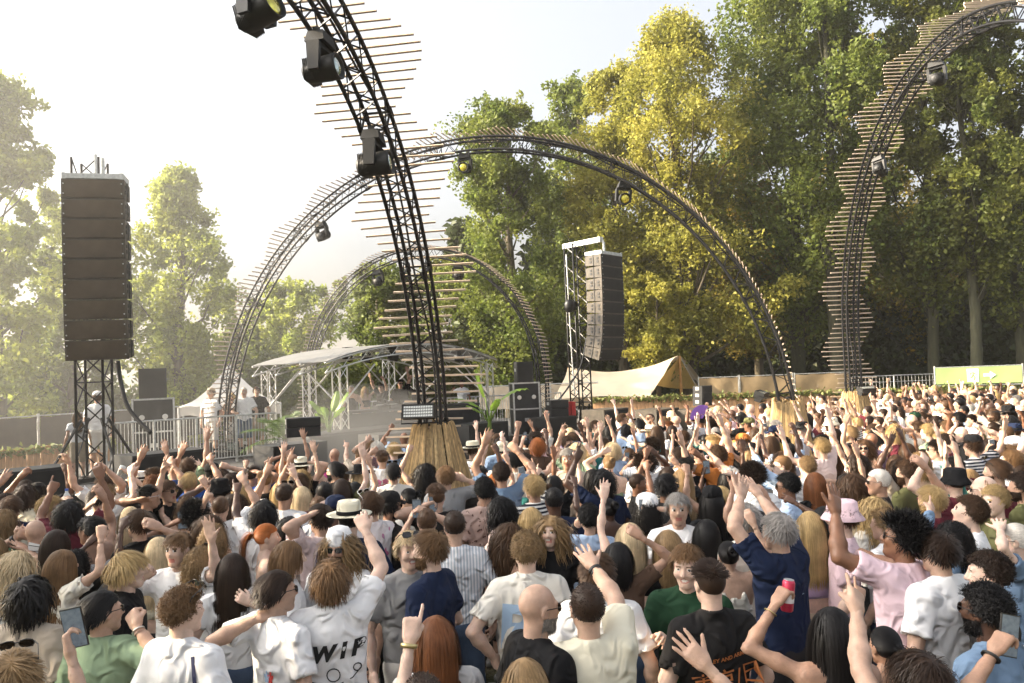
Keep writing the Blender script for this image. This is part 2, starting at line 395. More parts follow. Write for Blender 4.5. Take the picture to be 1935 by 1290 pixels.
def reed_skirt(label, p, ztop, r_top, r_bot, seed):
    """Bundle of reeds tied round a truss foot, leaning out to the ground."""
    rng = random.Random(seed); root = thing('reed_skirt', label, 'reed skirt', (p[0], p[1], 0), 0, 'reed skirts round the arch feet')
    nb = 9; b = None
    for g in range(nb):
        m = MB(); a0 = 2*math.pi*g/nb+rng.uniform(-.1, .1); tw = rng.uniform(-.12, .12); ht = rng.uniform(-.05, .03); rk = rng.uniform(.94, 1.06)
        for k in range(34):
            lay = k % 2; a = a0+(k/34-.5)*2*math.pi/nb*1.3
            rt = (r_top-.02*lay)*rk; rb = (r_bot-.05*lay)*rk; z1 = ztop+ht+rng.uniform(-.05, .05)
            A_ = Vector((math.cos(a)*rb, math.sin(a)*rb, rng.uniform(-.02, .05)))
            B_ = Vector((math.cos(a+tw)*rt, math.sin(a+tw)*rt, z1))
            C_ = A_.lerp(B_, .5)*1.0; C_.x *= .97; C_.y *= .97
            m.tube([A_, C_, B_], rng.uniform(.011, .018), 4)
        m.build('reed_bundle', REED, root)
    for z in (ztop*.93, ztop*.55):
        rr = r_bot+(r_top-r_bot)*z/ztop
        MB().tube([(math.cos(a*.3927)*rr*1.0, math.sin(a*.3927)*rr*1.0, z) for a in range(17)], .008, 4).build('binding_rope', REED, root)
    return root

cA, uA = arch_curve((818, 799), 10.75, 189, 4.46, 2.0, 4.48, 4.37, 0.05, .05)
cB, uB = arch_curve((1482, 748), 16.4, -73, 6.72, 1.30, 6.79, 6.80, 0.05, 1.2)
cC, uC = arch_curve((1026, 760), 25.0, -72, 4.17, 2.52, 4.19, 4.36, .9, .9)
cD, uD = arch_curve((1617, 738), 20.5, 181, 5.40, 3.32, 5.51, 5.54, 0.05, .05)
archA = build_arch('near slatted truss arch rising centre, with three big moving lights', cA, uA, phase=9, slat_step=.113)
archB = build_arch('big slatted truss arch spanning the dance floor in the middle', cB, uB, phase=5, slat_step=.118, amp=.22, rch=.028)
archC = build_arch('smaller slatted truss arch framing the stage roof', cC, uC, phase=2, slat_step=.118, amp=.14, slat_len=.85)
archD = build_arch('tall slatted truss arch at the right running out of the photo', cD, uD, phase=1, slat_step=.118, amp=.22, slat_len=1.02)
reed_skirt('reed skirt round the foot of the near central truss', cA[0], 2.12, .27, .9, 1)
reed_skirt('reed skirt round the right foot of the big arch', cB[0], 2.0, .30, .62, 2)
reed_skirt('reed skirt round the foot of the right hand arch', cD[0], 1.92, .28, .66, 3)
reed_skirt('reed skirt round the near foot of the central truss, outside the view', cA[-1], 2.1, .27, .75, 4)
reed_skirt('reed skirt round the near foot of the right arch, outside the view', cD[-1], 1.95, .28, .66, 6)

# ================================================================ moving lights and flood panels
LENSY = mat('lens_yellow', (.75, .62, .08), .08, .6, var=.5, vscale=14, coat=.8)
LENSB = mat('lens_glass', (.30, .36, .34), .05, .7, var=.6, vscale=9, coat=1.0)
LHOUS = mat('lamp_housing', (.010, .0105, .010), .55, .0, var=.3, vscale=12, bump=.1, bscale=80)
def moving_light(label, fr_i, arch, scale=1.0, pan=0.0, tilt=0.0, lens=LENSY, off=.0):
    """Base clamped under the truss, fork yoke, barrel head with lens."""
    root_, fr, o, side = arch; p, t, n = fr[fr_i]
    hang = (-n*.2+Vector((0, 0, -1))*.8).normalized()
    q = p+o-n*.16+side*off
    M = Matrix.Translation(q) @ axes(x=side, z=-hang).to_4x4() @ Matrix.Rotation(pan, 4, 'Z') @ Matrix.Scale(scale, 4)
    r = thing('moving_light', label, 'stage light', group='moving head lights on the arches', M=M)
    b = MB(); b.box((0, 0, -.09), (.34, .24, .13), taper=.8)
    for sx in (-1, 1): b.box((sx*.1, 0, -.005), (.05, .07, .06))
    b.build('base', LHOUS, r)
    y = MB(); y.box((0, 0, -.18), (.36, .12, .05))
    for sx in (-1, 1): y.box((sx*.175, 0, -.34), (.05, .13, .32), taper=1.25)
    y.build('yoke', LHOUS, r)
    H = Matrix.Translation((0, 0, -.44)) @ Matrix.Rotation(tilt, 4, 'X') @ Matrix.Rotation(-math.pi/2, 4, 'X')
    h = MB().lathe([(.02, -.21), (.09, -.20), (.125, -.15), (.135, -.05), (.145, .08), (.15, .19), (.152, .23), (.135, .23), (.125, .20), (.118, .195)], 22, H)
    for k in range(6): h.box(H @ Vector((0, 0, -.16+k*.02)), (.255, .255, .006), H.to_3x3())
    h.build('head', LHOUS, r, True)
    MB().lathe([(.121, .196), (.09, .214), (.05, .224), (.0005, .228)], 22, H).build('lens', lens, r, True)
    return r
def nearest(arch, px, py, half=None):
    root_, fr, o, side = arch; best = None
    for i, (p, t, n) in enumerate(fr):
        q = p+o
        if q.y < 1: continue
        x, y = proj(q); e = (x-px)**2+(y-py)**2
        if best is None or e < best[0]: best = (e, i)
    return best[1]
LA = archA; LB = archB; LC = archC; LD = archD
moving_light('topmost big moving light, cut by the upper edge of the photo', nearest(LA, 550, -118), LA, .86, 1.3, .3, LENSY, .2)
moving_light('big moving light second from the top of the central truss', nearest(LA, 642, 32), LA, .82, 1.5, .1, LENSB, .06)
moving_light('big moving light lowest on the central truss', nearest(LA, 716, 232), LA, .88, 1.6, .1, LENSB)
moving_light('yellow lensed moving light left of the top of the big arch', nearest(LB, 872, 274), LB, .8, 1.6, -.1, LENSY)
moving_light('moving light hanging on the left slope of the big arch', nearest(LB, 592, 412), LB, .8, -1.7, .4, LENSY)
moving_light('moving light hanging on the right slope of the big arch', nearest(LB, 1185, 332), LB, .85, 2.0, -.1, LENSY)
moving_light('small moving light on the left curve of the stage arch', nearest(LC, 708, 500), LC, .95, -1.5, .4, LENSY)
moving_light('small moving light on the right curve of the stage arch', nearest(LC, 870, 490), LC, .95, -1.3, -.3, LENSB)
moving_light('moving light high on the right hand arch', nearest(LD, 1765, 100), LD, .85, 2.4, .2, LENSB)
moving_light('moving light halfway up the right hand arch', nearest(LD, 1655, 290), LD, .75, 2.2, -.3, LENSB)
LEDC = mat('led_cells', (.55, .56, .52), .15, .5, var=.3, vscale=60, coat=.6)
def flood_panel(label, loc, rz, tilt, sc):
    r = thing('flood_panel', label, 'flood light', M=Matrix.Translation(loc) @ Matrix.Rotation(rz, 4, 'Z') @ Matrix.Rotation(tilt, 4, 'X') @ Matrix.Scale(sc, 4), group='LED flood panels at the arch feet')
    h = MB(); h.box((0, .05, 0), (.46, .10, .20)); h.box((0, .12, 0), (.40, .05, .14))
    for k in range(9): h.box((-.2+k*.05, .155, 0), (.012, .05, .13))
    h.build('housing', LHOUS, r)
    f = MB()
    for sx in (-.225, .225): f.box((sx, -.012, 0), (.014, .03, .2))
    for sz in (-.095, .095): f.box((0, -.012, sz), (.436, .03, .012))
    f.build('bezel', LHOUS, r)
    cell = MB().box((0, 0, 0), (.028, .012, .03)).mesh('cell', LEDC)
    for i in range(12):
        for j in range(4): ob('cell', cell, r, (-.1925+i*.035, -.006, -.0625+j*.0417))
    y = MB().tube([(-.25, .05, .0), (-.25, .05, -.16), (.25, .05, -.16), (.25, .05, 0)], .011, 5); y.build('bracket', BLACK, r)
flood_panel('flat LED flood panel strapped to the foot of the central truss', P(790, 777, 10.35), R(-6), R(-14), .92)
flood_panel('flood panel sticking out from the right foot of the big arch', P(1440, 742, 16.0), R(60), R(-70), 1.0)
flood_panel('flood panel on the foot of the right hand arch', P(1638, 733, 20.1), R(20), R(-70), 1.0)
# ================================================================ stage side: everything runs along T (stage front), facing NRM
T = Vector((.656, .754, 0)).normalized(); NRM = Vector((T.y, -T.x, 0)); OSUB = Vector((-6.2, 14.5, 0))
ANG_T = math.atan2(T.y, T.x)             # rotation that turns local +x into T (local -y then faces the crowd)
DECK = .9
def S(k, back=0, z=0): return OSUB+T*k-NRM*back+Vector((0, 0, z))
def k_at(px, back=0):
    q = (px-967.5)/FPX; o = S(0, back); best = None
    for i in range(-800, 4000):
        p = o+T*(i*.01)
        if p.y < 2: continue
        e = abs(proj((p.x, p.y, 1.2))[0]-px)
        if best is None or e < best[0]: best = (e, i*.01)
    return best[1]
DECKM = mat('stage_deck', (.10, .095, .09), .7, var=.3, vscale=3)
FASC = mat('stage_fascia', (.013, .013, .014), .8, var=.3, vscale=3, bump=.2, bscale=20)
dk = MB(); 
for k0 in range(-4, 17, 2):
    c = S(k0+1, 5.6, DECK-.05); dk.box(c, (1.992, 8.0, .1), Matrix.Rotation(ANG_T, 3, 'Z'))
    dk.box(S(k0+1, 1.7, DECK/2-.05), (1.97, .04, DECK-.1), Matrix.Rotation(ANG_T, 3, 'Z'))
    for kk in (k0+.1, k0+1.9):
        for bb in (2.0, 5.5, 9.3): dk.tube([S(kk, bb, 0), S(kk, bb, DECK-.1)], .025, 6)
tag(dk.build('stage_deck', DECKM), kind='structure')

# ---- subwoofers in a row along the front
SUBTAN = mat('sub_side_sunlit', (.075, .062, .046), .6, var=.35, vscale=7, bump=.1, bscale=60)  # black paint, with the tan of direct sun put into its colour
def subwoofer(label, k, w, h, back=0, z=0, side=BLACKPLY, dep=.75):
    r = thing('subwoofer', label, 'subwoofer', S(k, back, z), ANG_T, 'subwoofers along the front of the stage')
    MB().box((0, dep/2, h/2), (w, dep, h)).build('cabinet', side, r)
    MB().box((0, -.012, h/2), (w-.08, .024, h-.08)).build('grille', GRILLE, r)
    for sx in (-1, 1):
        g = MB()
        for hz in (h*.3, h*.7):
            g.box((sx*(w/2+.006), dep*.35, hz), (.012, .10, .07)); g.box((sx*(w/2+.006), dep*.62, hz), (.012, .10, .07))
        g.build('handle', BLACKPLY, r)
    return r
subs = [(50, 1.4, 1.55, 'long subwoofer at the left edge of the photo', BLACKPLY), (326, 1.42, 1.6, 'long subwoofer in front of the left truss tower', BLACKPLY),
        (570, 1.3, 1.5, 'subwoofer below the left banana plant', BLACKPLY), (752, 1.1, 1.5, 'smoky grey subwoofer left of the central reed skirt', BLACKPLY),
        (925, 1.5, 1.5, 'subwoofer right of the central reed skirt', BLACKPLY), (1065, 1.3, 1.45, 'subwoofer below the two flight cases right of stage', BLACKPLY)]
for px, w, h, lb, m in subs: subwoofer(lb, k_at(px), w, h, side=m)
for px, d, lb in ((1165, 22.0, 'sunlit tan sided subwoofer left of the cream tent'), (1262, 21.5, 'sunlit tan sided subwoofer under the middle of the cream tent'), (1335, 21.8, 'sunlit tan sided subwoofer right under the small speaker stack')):
    p = P(px, 772, d); r = subwoofer(lb, 0, 1.2, p[2], side=SUBTAN); r.location = (p[0], p[1], 0)

# ---- line arrays on truss towers
def tower(label, base, ztop, w, m=BLACK, rz=0.0, step=.5, lr=.014):
    r = thing('truss_tower', label, 'truss tower', base, rz); H_ = ztop-base[2]; h = w/2
    for sx in (-1, 1):
        for sy in (-1, 1): MB().tube([(sx*h, sy*h, 0), (sx*h, sy*h, H_)], .028, 8).build('upright', m, r, True)
    b = MB(); n = int(H_/step); st = H_/n
    for i in range(n):
        z0, z1 = i*st, (i+1)*st
        for (ax, ay, bx, by) in ((-h, -h, h, -h), (h, -h, h, h), (h, h, -h, h), (-h, h, -h, -h)):
            if i % 2: ax, ay, bx, by = bx, by, ax, ay
            b.tube([(ax, ay, z0), (bx, by, z1)], lr, 5, False)
            if i % 4 == 0: b.tube([(ax, ay, z0), (bx, by, z0)], .014, 5, False)
    tag(b.build('lacing', m, r), kind='stuff')
    f = MB()
    for a in range(4):
        c, s_ = math.cos(a*math.pi/2+.785), math.sin(a*math.pi/2+.785)
        f.box((c*.55, s_*.55, .06), (1.0, .09, .09), Matrix.Rotation(a*math.pi/2+.785, 3, 'Z')); f.tube([(c*h, s_*h, 1.3), (c*1.0, s_*1.0, .1)], .03, 6)
    f.build('outrigger', m, r)
    return r
def line_array(label, top, yaw, n, w, h, d, curve, group, gm_=None):
    """Hung column of cabinets under a bumper frame, splayed towards the bottom."""
    r = thing('line_array', label, 'line array', top, yaw, group)
    fr = MB(); 
    for sx in (-1, 1): fr.box((sx*(w/2-.05), 0, .06), (.07, d*1.05, .12))
    fr.box((0, -d*.45, .06), (w-.17, .07, .10)); fr.box((0, d*.45, .06), (w-.17, .07, .10)); fr.box((0, 0, .07), (.08, d*.8, .12))
    fr.tube([(0, 0, .1), (0, 0, .55)], .03, 6); fr.tube([(.12, .05, .1), (.12, .05, .5)], .035, 6)
    fr.build('bumper_frame', GALV, r)
    y, z, a = 0.0, 0.0, 0.0
    hp = d/2
    cab = MB()
    c2 = .5
    vv = [(-w/2, -hp, 0), (w/2, -hp, 0), (w/2, hp, -h*.1), (-w/2, hp, -h*.1), (-w/2, -hp, -h), (w/2, -hp, -h), (w/2, hp, -h*.9), (-w/2, hp, -h*.9)]
    cab.add(vv, [(0, 1, 2, 3), (7, 6, 5, 4), (1, 0, 4, 5), (2, 1, 5, 6), (3, 2, 6, 7), (0, 3, 7, 4)]); cme = cab.mesh('cabinet', SUBTAN)
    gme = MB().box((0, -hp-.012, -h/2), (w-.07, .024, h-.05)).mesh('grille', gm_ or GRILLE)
    plates = []
    for sx in (-1, 1):
        pl = MB()
        for yy in (-hp*.55, hp*.35):
            pl.box((sx*(w/2+.006), yy, -h*.34), (.014, .075, .07)); pl.box((sx*(w/2+.006), yy, -h*.62), (.014, .075, .07))
        pl.box((sx*(w/2+.006), 0, -h*.5), (.016, .03, h*.9)); plates.append(('rigging_plate', pl.mesh('rigging_plate', BLACKPLY)))
    bme = MB()
    for sx in (-1, 1):
        for zz in (-.25, -.75): bme.lathe([(.014, 0), (.014, .01), (.0005, .012)], 8, Matrix.Translation((sx*(w/2-.045), -hp-.024, h*zz)) @ Matrix.Rotation(math.pi/2, 4, 'X'))
    bome = bme.mesh('bolt', GALV)
    M = Matrix.Translation((0, 0, 0))
    for i in range(n):
        M = M @ Matrix.Translation((0, -hp, 0)) @ Matrix.Rotation(curve[i], 4, 'X') @ Matrix.Translation((0, hp, 0))
        c = ob('cabinet', cme, r); c.matrix_local = M
        for nm, me in (('grille', gme), *plates, ('bolt', bome)): ob(nm, me, c)
        M = M @ Matrix.Translation((0, 0, -h-.006))
    return r
bl = P(176, 884, 16.2); tower('black truss tower holding up the left line array', (bl[0], bl[1]+.1, DECK), P(178, 300, 16.2)[2], .52, rz=R(8))
tl = P(184, 345, 15.6)
line_array('hung column of nine dusty glare-browned line array speakers at left', (tl[0], tl[1]-.05, tl[2]), R(14), 9, 1.12, .385, .5, [0, 0, 0, 0, 0, R(1), R(1), R(1.5), R(2)], 'hung line arrays', GRILLE_HAZED)
br_ = P(1100, 800, 27.6); tw = tower('black truss tower holding up the right line array', (br_[0], br_[1], .3), P(1097, 462, 27.6)[2], .52, rz=R(30), step=.34, lr=.020)
tr_ = P(1141, 484, 26.6)
line_array('hung column of nine line array speakers with sunlit tan sides at right', (tr_[0], tr_[1], tr_[2]), ANG_T, 9, 1.28, .385, .62, [0, 0, R(.5), R(.5), R(1), R(1.5), R(2.5), R(4), R(5)], 'hung line arrays')
bm = MB(); A_ = P(1066, 466, 28.2); B_ = P(1136, 452, 26.6)
bx = axes(x=Vector(B_)-Vector(A_), z=(0, 0, 1)); bm.box((Vector(A_)+Vector(B_))/2, ((Vector(B_)-Vector(A_)).length, .16, .17), bx)
tag(bm.build('hoist_beam', GALV), 'silver box beam across the top of the right tower', 'beam')
def cable(label, pts, r, m=BLACK):
    v = [Vector(p) for p in pts]; sm = []
    for i in range(len(v)-1):
        for k in range(6):
            t = k/6; p0, p1, p2, p3 = v[max(i-1, 0)], v[i], v[i+1], v[min(i+2, len(v)-1)]
            sm.append(.5*((2*p1)+(p2-p0)*t+(2*p0-5*p1+4*p2-p3)*t*t+(3*p1-p0-3*p2+p3)*t**3))
    sm.append(v[-1]); o = MB().tube(sm, r, 6).build('cable', m, smooth=True); tag(o, label, 'cable')
cable('thick cable loom hanging from the left line array', [P(222, 682, 15.9), P(228, 720, 15.9), P(240, 765, 15.8), P(262, 795, 15.7), P(285, 818, 15.6)], .045)
cable('chain hanging beside the right truss tower', [P(1070, 480, 27.4), P(1076, 590, 27.4), P(1082, 690, 27.4), P(1086, 745, 27.4)], .025, GALV)
cable('dark cable sagging from the right tower to the stage', [P(1108, 640, 27), P(1098, 690, 26.5), P(1075, 730, 26), P(1055, 756, 25.5)], .03)
mo = MB(); c = Vector(P(1076, 578, 27.2)); mo.lathe([(.02, -.22), (.12, -.2), (.17, -.1), (.17, .1), (.12, .2), (.02, .22)], 12, Matrix.Translation(c)); mo.box(c+Vector((.14, 0, 0)), (.2, .2, .28)); mo.tube([c+Vector((0, 0, .2)), c+Vector((0, 0, .4))], .03)
tag(mo.build('chain_hoist', BLACK, smooth=True), 'black chain hoist motor hanging beside the right tower', 'hoist')

# ---- flight cases and loudspeakers on the deck
def flight_case(label, loc, size, rz):
    r = thing('flight_case', label, 'flight case', loc, rz, 'flight cases on the stage'); w, d, h = size
    MB().box((0, 0, h/2), (w-.03, d-.03, h-.03)).build('panel', BLACKPLY, r)
    e = MB()
    for sx in (-1, 1):
        for sy in (-1, 1): e.box((sx*(w/2-.02), sy*(d/2-.02), h/2), (.045, .045, h))
    for z in (.022, h*.5, h-.022):
        for sy in (-1, 1): e.box((0, sy*(d/2-.012), z), (w-.1, .03, .04))
        for sx in (-1, 1): e.box((sx*(w/2-.012), 0, z), (.03, d-.1, .04))
    e.build('edge_profile', GALV, r)
    for sx in (-.27, .27):
        MB().lathe([(.065, 0), (.065, .012), (.03, .016)], 12, Matrix.Translation((sx*w, -d/2+.012, h*.72)) @ Matrix.Rotation(math.pi/2, 4, 'X')).build('latch', SILVER, r)
    MB().box((0, -d/2+.002, h*.3), (.16, .016, .1)).build('handle', SILVER, r)
def loudspeaker(label, loc, size, rz):
    r = thing('loudspeaker', label, 'loudspeaker', loc, rz, 'loudspeakers on the stage'); w, d, h = size
    MB().box((0, 0, h/2), (w, d, h)).build('cabinet', BLACKPLY, r)
    MB().box((0, -d/2-.01, h/2), (w-.05, .02, h-.05)).build('grille', GRILLE, r)
    for sx in (-1, 1): MB().box((sx*(w/2+.005), 0, h*.6), (.012, .16, .09)).build('handle', GALV, r)
def onto(px, py, d): return Vector(P(px, py, d))
p = onto(289, 752, 19.5); flight_case('flight case pair right of the left truss tower', (p.x, p.y, DECK), (.95, .6, p.z-DECK), R(25)); loudspeaker('black loudspeaker on the flight case right of the left tower', p, (.62, .5, .72), R(25))
p = onto(990, 722, 24); flight_case('tall black flight case in front of the stage arch foot', (p.x, p.y, DECK), (.82, .6, p.z-DECK), R(12)); loudspeaker('black loudspeaker on the tall flight case right of stage', p, (.5, .45, .62), R(12))
for i, (px, py, d, w, h) in enumerate([(572, 788, 15.2, .62, .18), (572, 806, 15.2, .62, .18)]):
    p = onto(px, py, d); loudspeaker(['upper of the two small speakers stacked under the left banana plant', 'lower of the two small speakers stacked under the left banana plant'][i], p-Vector((0, 0, h)), (w, .4, h-.006), R(20))
for i, py in enumerate((728, 740.5, 753)):
    p = onto(1327, py, 21.9); loudspeaker(['top', 'middle', 'bottom'][i]+' speaker of the small stack right of the cream tent', p-Vector((0, 0, .19)), (.34, .4, .18), R(25))
for i, py in enumerate((755, 771)):
    p = onto(1052, py, 23.6); loudspeaker(['upper', 'lower']([i] if False else i) if False else (['upper', 'lower'][i]+' black speaker stacked left of the red crates'), p-Vector((0, 0, .25)), (.56, .45, .24), R(20))
REDP = mat('red_plastic', (.42, .018, .02), .4, var=.15)
for i, px in enumerate((1072, 1081)):
    p = onto(px, 758, 23.8); r = thing('crate', ['left', 'right'][i]+' red crate beside the foot of the right tower', 'crate', p-Vector((0, 0, .42)), R(10), 'red crates')
    MB().box((0, 0, .19), (.13, .3, .38)).build('body', REDP, r); MB().box((0, 0, .395), (.138, .31, .03)).build('rim', REDP, r)
    for z in (.12, .25): MB().box((0, -.153, z), (.1, .01, .03)).build('rib', REDP, r)

# ---- stage roof: barrel vault on silver truss legs
rf0 = Vector(P(616, 700, 19.5)); rf1 = Vector(P(940, 684, 25)); zr = 3.2; rl = Vector((rf1.x-rf0.x, rf1.y-rf0.y, 0)); RL = rl.length; rx = rl.normalized(); ry = Vector((-rx.y, rx.x, 0))
if ry.y < 0: ry = -ry
RD = 3.0; RISE = .48
def roofp(u, v, dz=0): return Vector((rf0.x, rf0.y, zr))+rx*(u*RL)+ry*(v*RD)+Vector((0, 0, RISE*(1-(2*u-1)**2)+dz))
roof = thing('stage_roof', 'curved pale stage roof on silver truss legs', 'stage roof', (rf0.x, rf0.y, 0)); rinv = Matrix.Translation(-roof.location)
RSK = mat('roof_skin', (.27, .27, .26), .5, trans=.3, var=.12, vscale=1.5)
for k in range(8):
    m = MB(); m.grid(lambda u, v: rinv @ roofp((k+u*.985)/8, v, .03), 4, 8); m.grid(lambda u, v: rinv @ roofp((k+u*.985)/8, v, .045), 4, 8); m.build('roof_panel', RSK, roof, True)
for v in (0.01, .33, .66, .99):
    m = MB()
    for dz in (0, -.24): m.tube([rinv @ roofp(i/24, v, dz) for i in range(25)], .024, 6)
    for i in range(24): m.tube([rinv @ roofp(i/24, v, 0 if i % 2 else -.24), rinv @ roofp((i+1)/24, v, -.24 if i % 2 else 0)], .011, 4, False)
    m.build('arch_truss', SILVER, roof, True)
m = MB()
for u in (.1, .3, .5, .7, .9): m.tube([rinv @ roofp(u, 0, -.1), rinv @ roofp(u, 1, -.1)], .02, 5)
m.build('purlin', SILVER, roof)
for u in (.07, .27, .73, .93):
    for v in (.02, .98):
        if u in (.27, .73) and v < .5: continue
        top = roofp(u, v, -.22); m = MB()
        for sx, sy in ((-1, -1), (1, -1), (1, 1), (-1, 1)):
            q = top+rx*(.13*sx)+ry*(.13*sy); m.tube([rinv @ Vector((q.x, q.y, DECK)), rinv @ q], .022, 6)
        n = 7
        for i in range(n):
            z0 = DECK+(top.z-DECK)*i/n; z1 = DECK+(top.z-DECK)*(i+1)/n; sg = 1 if i % 2 else -1
            for ax in (-1, 1):
                a_ = top+rx*(.13*sg)+ry*(.13*ax); b_ = top-rx*(.13*sg)+ry*(.13*ax); m.tube([rinv @ Vector((a_.x, a_.y, z0)), rinv @ Vector((b_.x, b_.y, z1))], .01, 4, False)
                a_ = top+rx*(.13*ax)+ry*(.13*sg); b_ = top+rx*(.13*ax)-ry*(.13*sg); m.tube([rinv @ Vector((a_.x, a_.y, z0)), rinv @ Vector((b_.x, b_.y, z1))], .01, 4, False)
        m.build('leg', SILVER, roof)
        dirs = rx if u < .5 else -rx
        b2 = MB(); b2.tube([rinv @ (Vector((top.x, top.y, top.z-1.0))), rinv @ (top+dirs*1.2+Vector((0, 0, .05)))], .024, 6); b2.tube([rinv @ (Vector((top.x, top.y, top.z-1.0))), rinv @ (top+ry*(1.3 if v < .5 else -1.3)+Vector((0, 0, -.05)))], .024, 6); b2.build('brace', SILVER, roof)
for i, (px, py) in enumerate(((657, 678), (693, 680), (868, 678), (742, 676))):
    q = Vector(P(px, py, 22.3)); r = thing('stage_spotlight', ['leftmost', 'second', 'rightmost', 'third'][i]+' black spotlight under the stage roof from the left', 'stage light', q+Vector((0, 0, .28)), R(40+25*i), 'spotlights under the stage roof')
    MB().box((0, 0, 0), (.24, .18, .1)).build('base', LHOUS, r); 
    for sx in (-1, 1): MB().box((sx*.13, 0, -.17), (.03, .09, .26)).build('yoke_arm', LHOUS, r)
    MB().lathe([(.03, -.14), (.09, -.12), (.1, 0), (.105, .14), (.09, .15)], 14, Matrix.Translation((0, 0, -.26)) @ Matrix.Rotation(R(100), 4, 'X')).build('head', LHOUS, r, True)
    MB().lathe([(.088, .145), (.0005, .16)], 14, Matrix.Translation((0, 0, -.26)) @ Matrix.Rotation(R(100), 4, 'X')).build('lens', LENSY, r, True)

# ---- dj table and black risers
a_ = Vector(P(648, 778, 20.6)); b_ = Vector(P(905, 772, 23.2)); dj = thing('dj_table', 'long black booth table in front of the performers', 'table', ((a_.x+b_.x)/2, (a_.y+b_.y)/2, DECK), math.atan2(b_.y-a_.y, b_.x-a_.x))
ln = (b_-a_).length; hz = a_.z-DECK
MB().box((0, .35, hz-.03), (ln, .8, .06)).build('table_top', BLACKPLY, dj); MB().box((0, -.03, hz/2-.04), (ln-.02, .04, hz-.06)).build('front_cloth', FASC, dj)
for sx in (-1, 1): MB().box((sx*(ln/2-.03), .36, hz/2-.04), (.04, .7, hz-.06)).build('side_panel', FASC, dj)
for i, (x, w, h) in enumerate(((-.9, .34, .1), (-.5, .34, .1), (-.05, .42, .12), (.5, .34, .1))):
    q = dj.matrix_world if False else Matrix.Translation(dj.location) @ Matrix.Rotation(dj.rotation_euler.z, 4, 'Z')
    r = thing('dj_player', ['leftmost', 'second from left', 'third from left', 'rightmost'][i]+' deck unit on the black booth table', 'dj deck', q @ Vector((x, .3, hz+.002)), dj.rotation_euler.z, 'dj decks on the booth table')
    MB().box((0, 0, h/2), (w, .36, h)).build('body', BLACKPLY, r); MB().lathe([(.11, h), (.11, h+.015), (.02, h+.018)], 18).build('jog_wheel', GALV, r); MB().box((0, .14, h+.04), (w*.7, .02, .09)).build('display', BLACKPLY, r)
SMOKEY = FASC
pf = Vector(P(690, 812, 19.4)); r = thing('riser', 'black cloth covered riser in front of the booth table', 'riser', (pf.x, pf.y, 0), ANG_T)
MB().box((.6, .5, pf.z/2-.03), (4.4, 1.0, pf.z-.06)).build('cloth', FASC, r); MB().box((.6, .5, pf.z-.028), (4.44, 1.04, .05)).build('top', BLACKPLY, r)
# arch foot platform at left
pb = cB[-1]; r = thing('arch_ballast', 'black ballast frame under the left foot of the big arch', 'ballast frame', (pb.x, pb.y, 0), R(10))
MB().box((0, 0, .55), (.9, .7, 1.08)).build('ballast_block', FASC, r); fr_ = MB()
for sx in (-.5, .5):
    for sy in (-.4, .4): fr_.tube([(sx, sy, 0), (sx, sy, 1.2)], .03)
for sy in (-.4, .4): fr_.tube([(-.5, sy, 1.17), (.5, sy, 1.17)], .03); fr_.tube([(-.5, sy, .6), (.5, sy, .6)], .03)
fr_.build('frame', BLACK, r)
for i, (dx, dy) in enumerate(((.35, -.5), (-.3, -.55))):
    r = thing('battery_light', ['right', 'left'][i]+' dark box light beside the left foot of the big arch', 'light', (pb.x+dx, pb.y+dy, 1.12), R(10)); 
    MB().box((0, 0, .12), (.26, .24, .22)).build('housing', LHOUS, r); MB().box((0, -.124, .12), (.2, .01, .16)).build('lens', LENSB, r); MB().tube([(-.14, 0, .12), (-.14, 0, .28), (.14, 0, .28), (.14, 0, .12)], .01).build('bracket', BLACK, r)

# ---- crowd barriers (bars) on the back of the deck
def barrier(label, a, b, h, n):
    a = Vector(a); b = Vector(b); r = thing('barrier', label, 'barrier', a, 0, 'silver bar barriers on the stage'); v = b-a
    f = MB(); f.tube([(0, 0, h), v+Vector((0, 0, h))], .021, 6); f.tube([(0, 0, .12), v+Vector((0, 0, .12))], .018, 6); f.tube([(0, 0, 0), (0, 0, h)], .022, 6); f.tube([v, v+Vector((0, 0, h))], .022, 6); f.build('frame', GALV, r)
    bar = MB().tube([(0, 0, .12), (0, 0, h)], .0085, 5, False).mesh('bar', GALV)
    for i in range(1, n): ob('bar', bar, r, v*(i/n))
bl_ = [('first barrier from the left, behind the truss tower', 200, 17.6, 290, 18.2), ('second barrier from the left, under the loudspeaker', 292, 18.2, 370, 18.8), ('third barrier from the left, in front of the pointed tent', 372, 18.8, 445, 19.4), ('fourth barrier from the left, beside the palm', 447, 19.4, 522, 20.0)]
for lb, x0, d0, x1, d1 in bl_:
    a = P(x0, 800, d0); b = P(x1, 800, d1); barrier(lb, (a[0], a[1], DECK), (b[0], b[1], DECK), 1.12, 13)
for lb, x0, d0, x1, d1 in [('barrier behind the booth performers', 640, 25.0, 760, 25.6), ('barrier right of the central truss leg', 800, 25.6, 900, 26), ('barrier behind the right banana plant', 902, 26, 975, 26.3), ('barrier right of the tall flight case', 1000, 26.3, 1062, 26.6)]:
    a = P(x0, 800, d0); b = P(x1, 800, d1); barrier(lb, (a[0], a[1], DECK), (b[0], b[1], DECK), 1.15, 15)

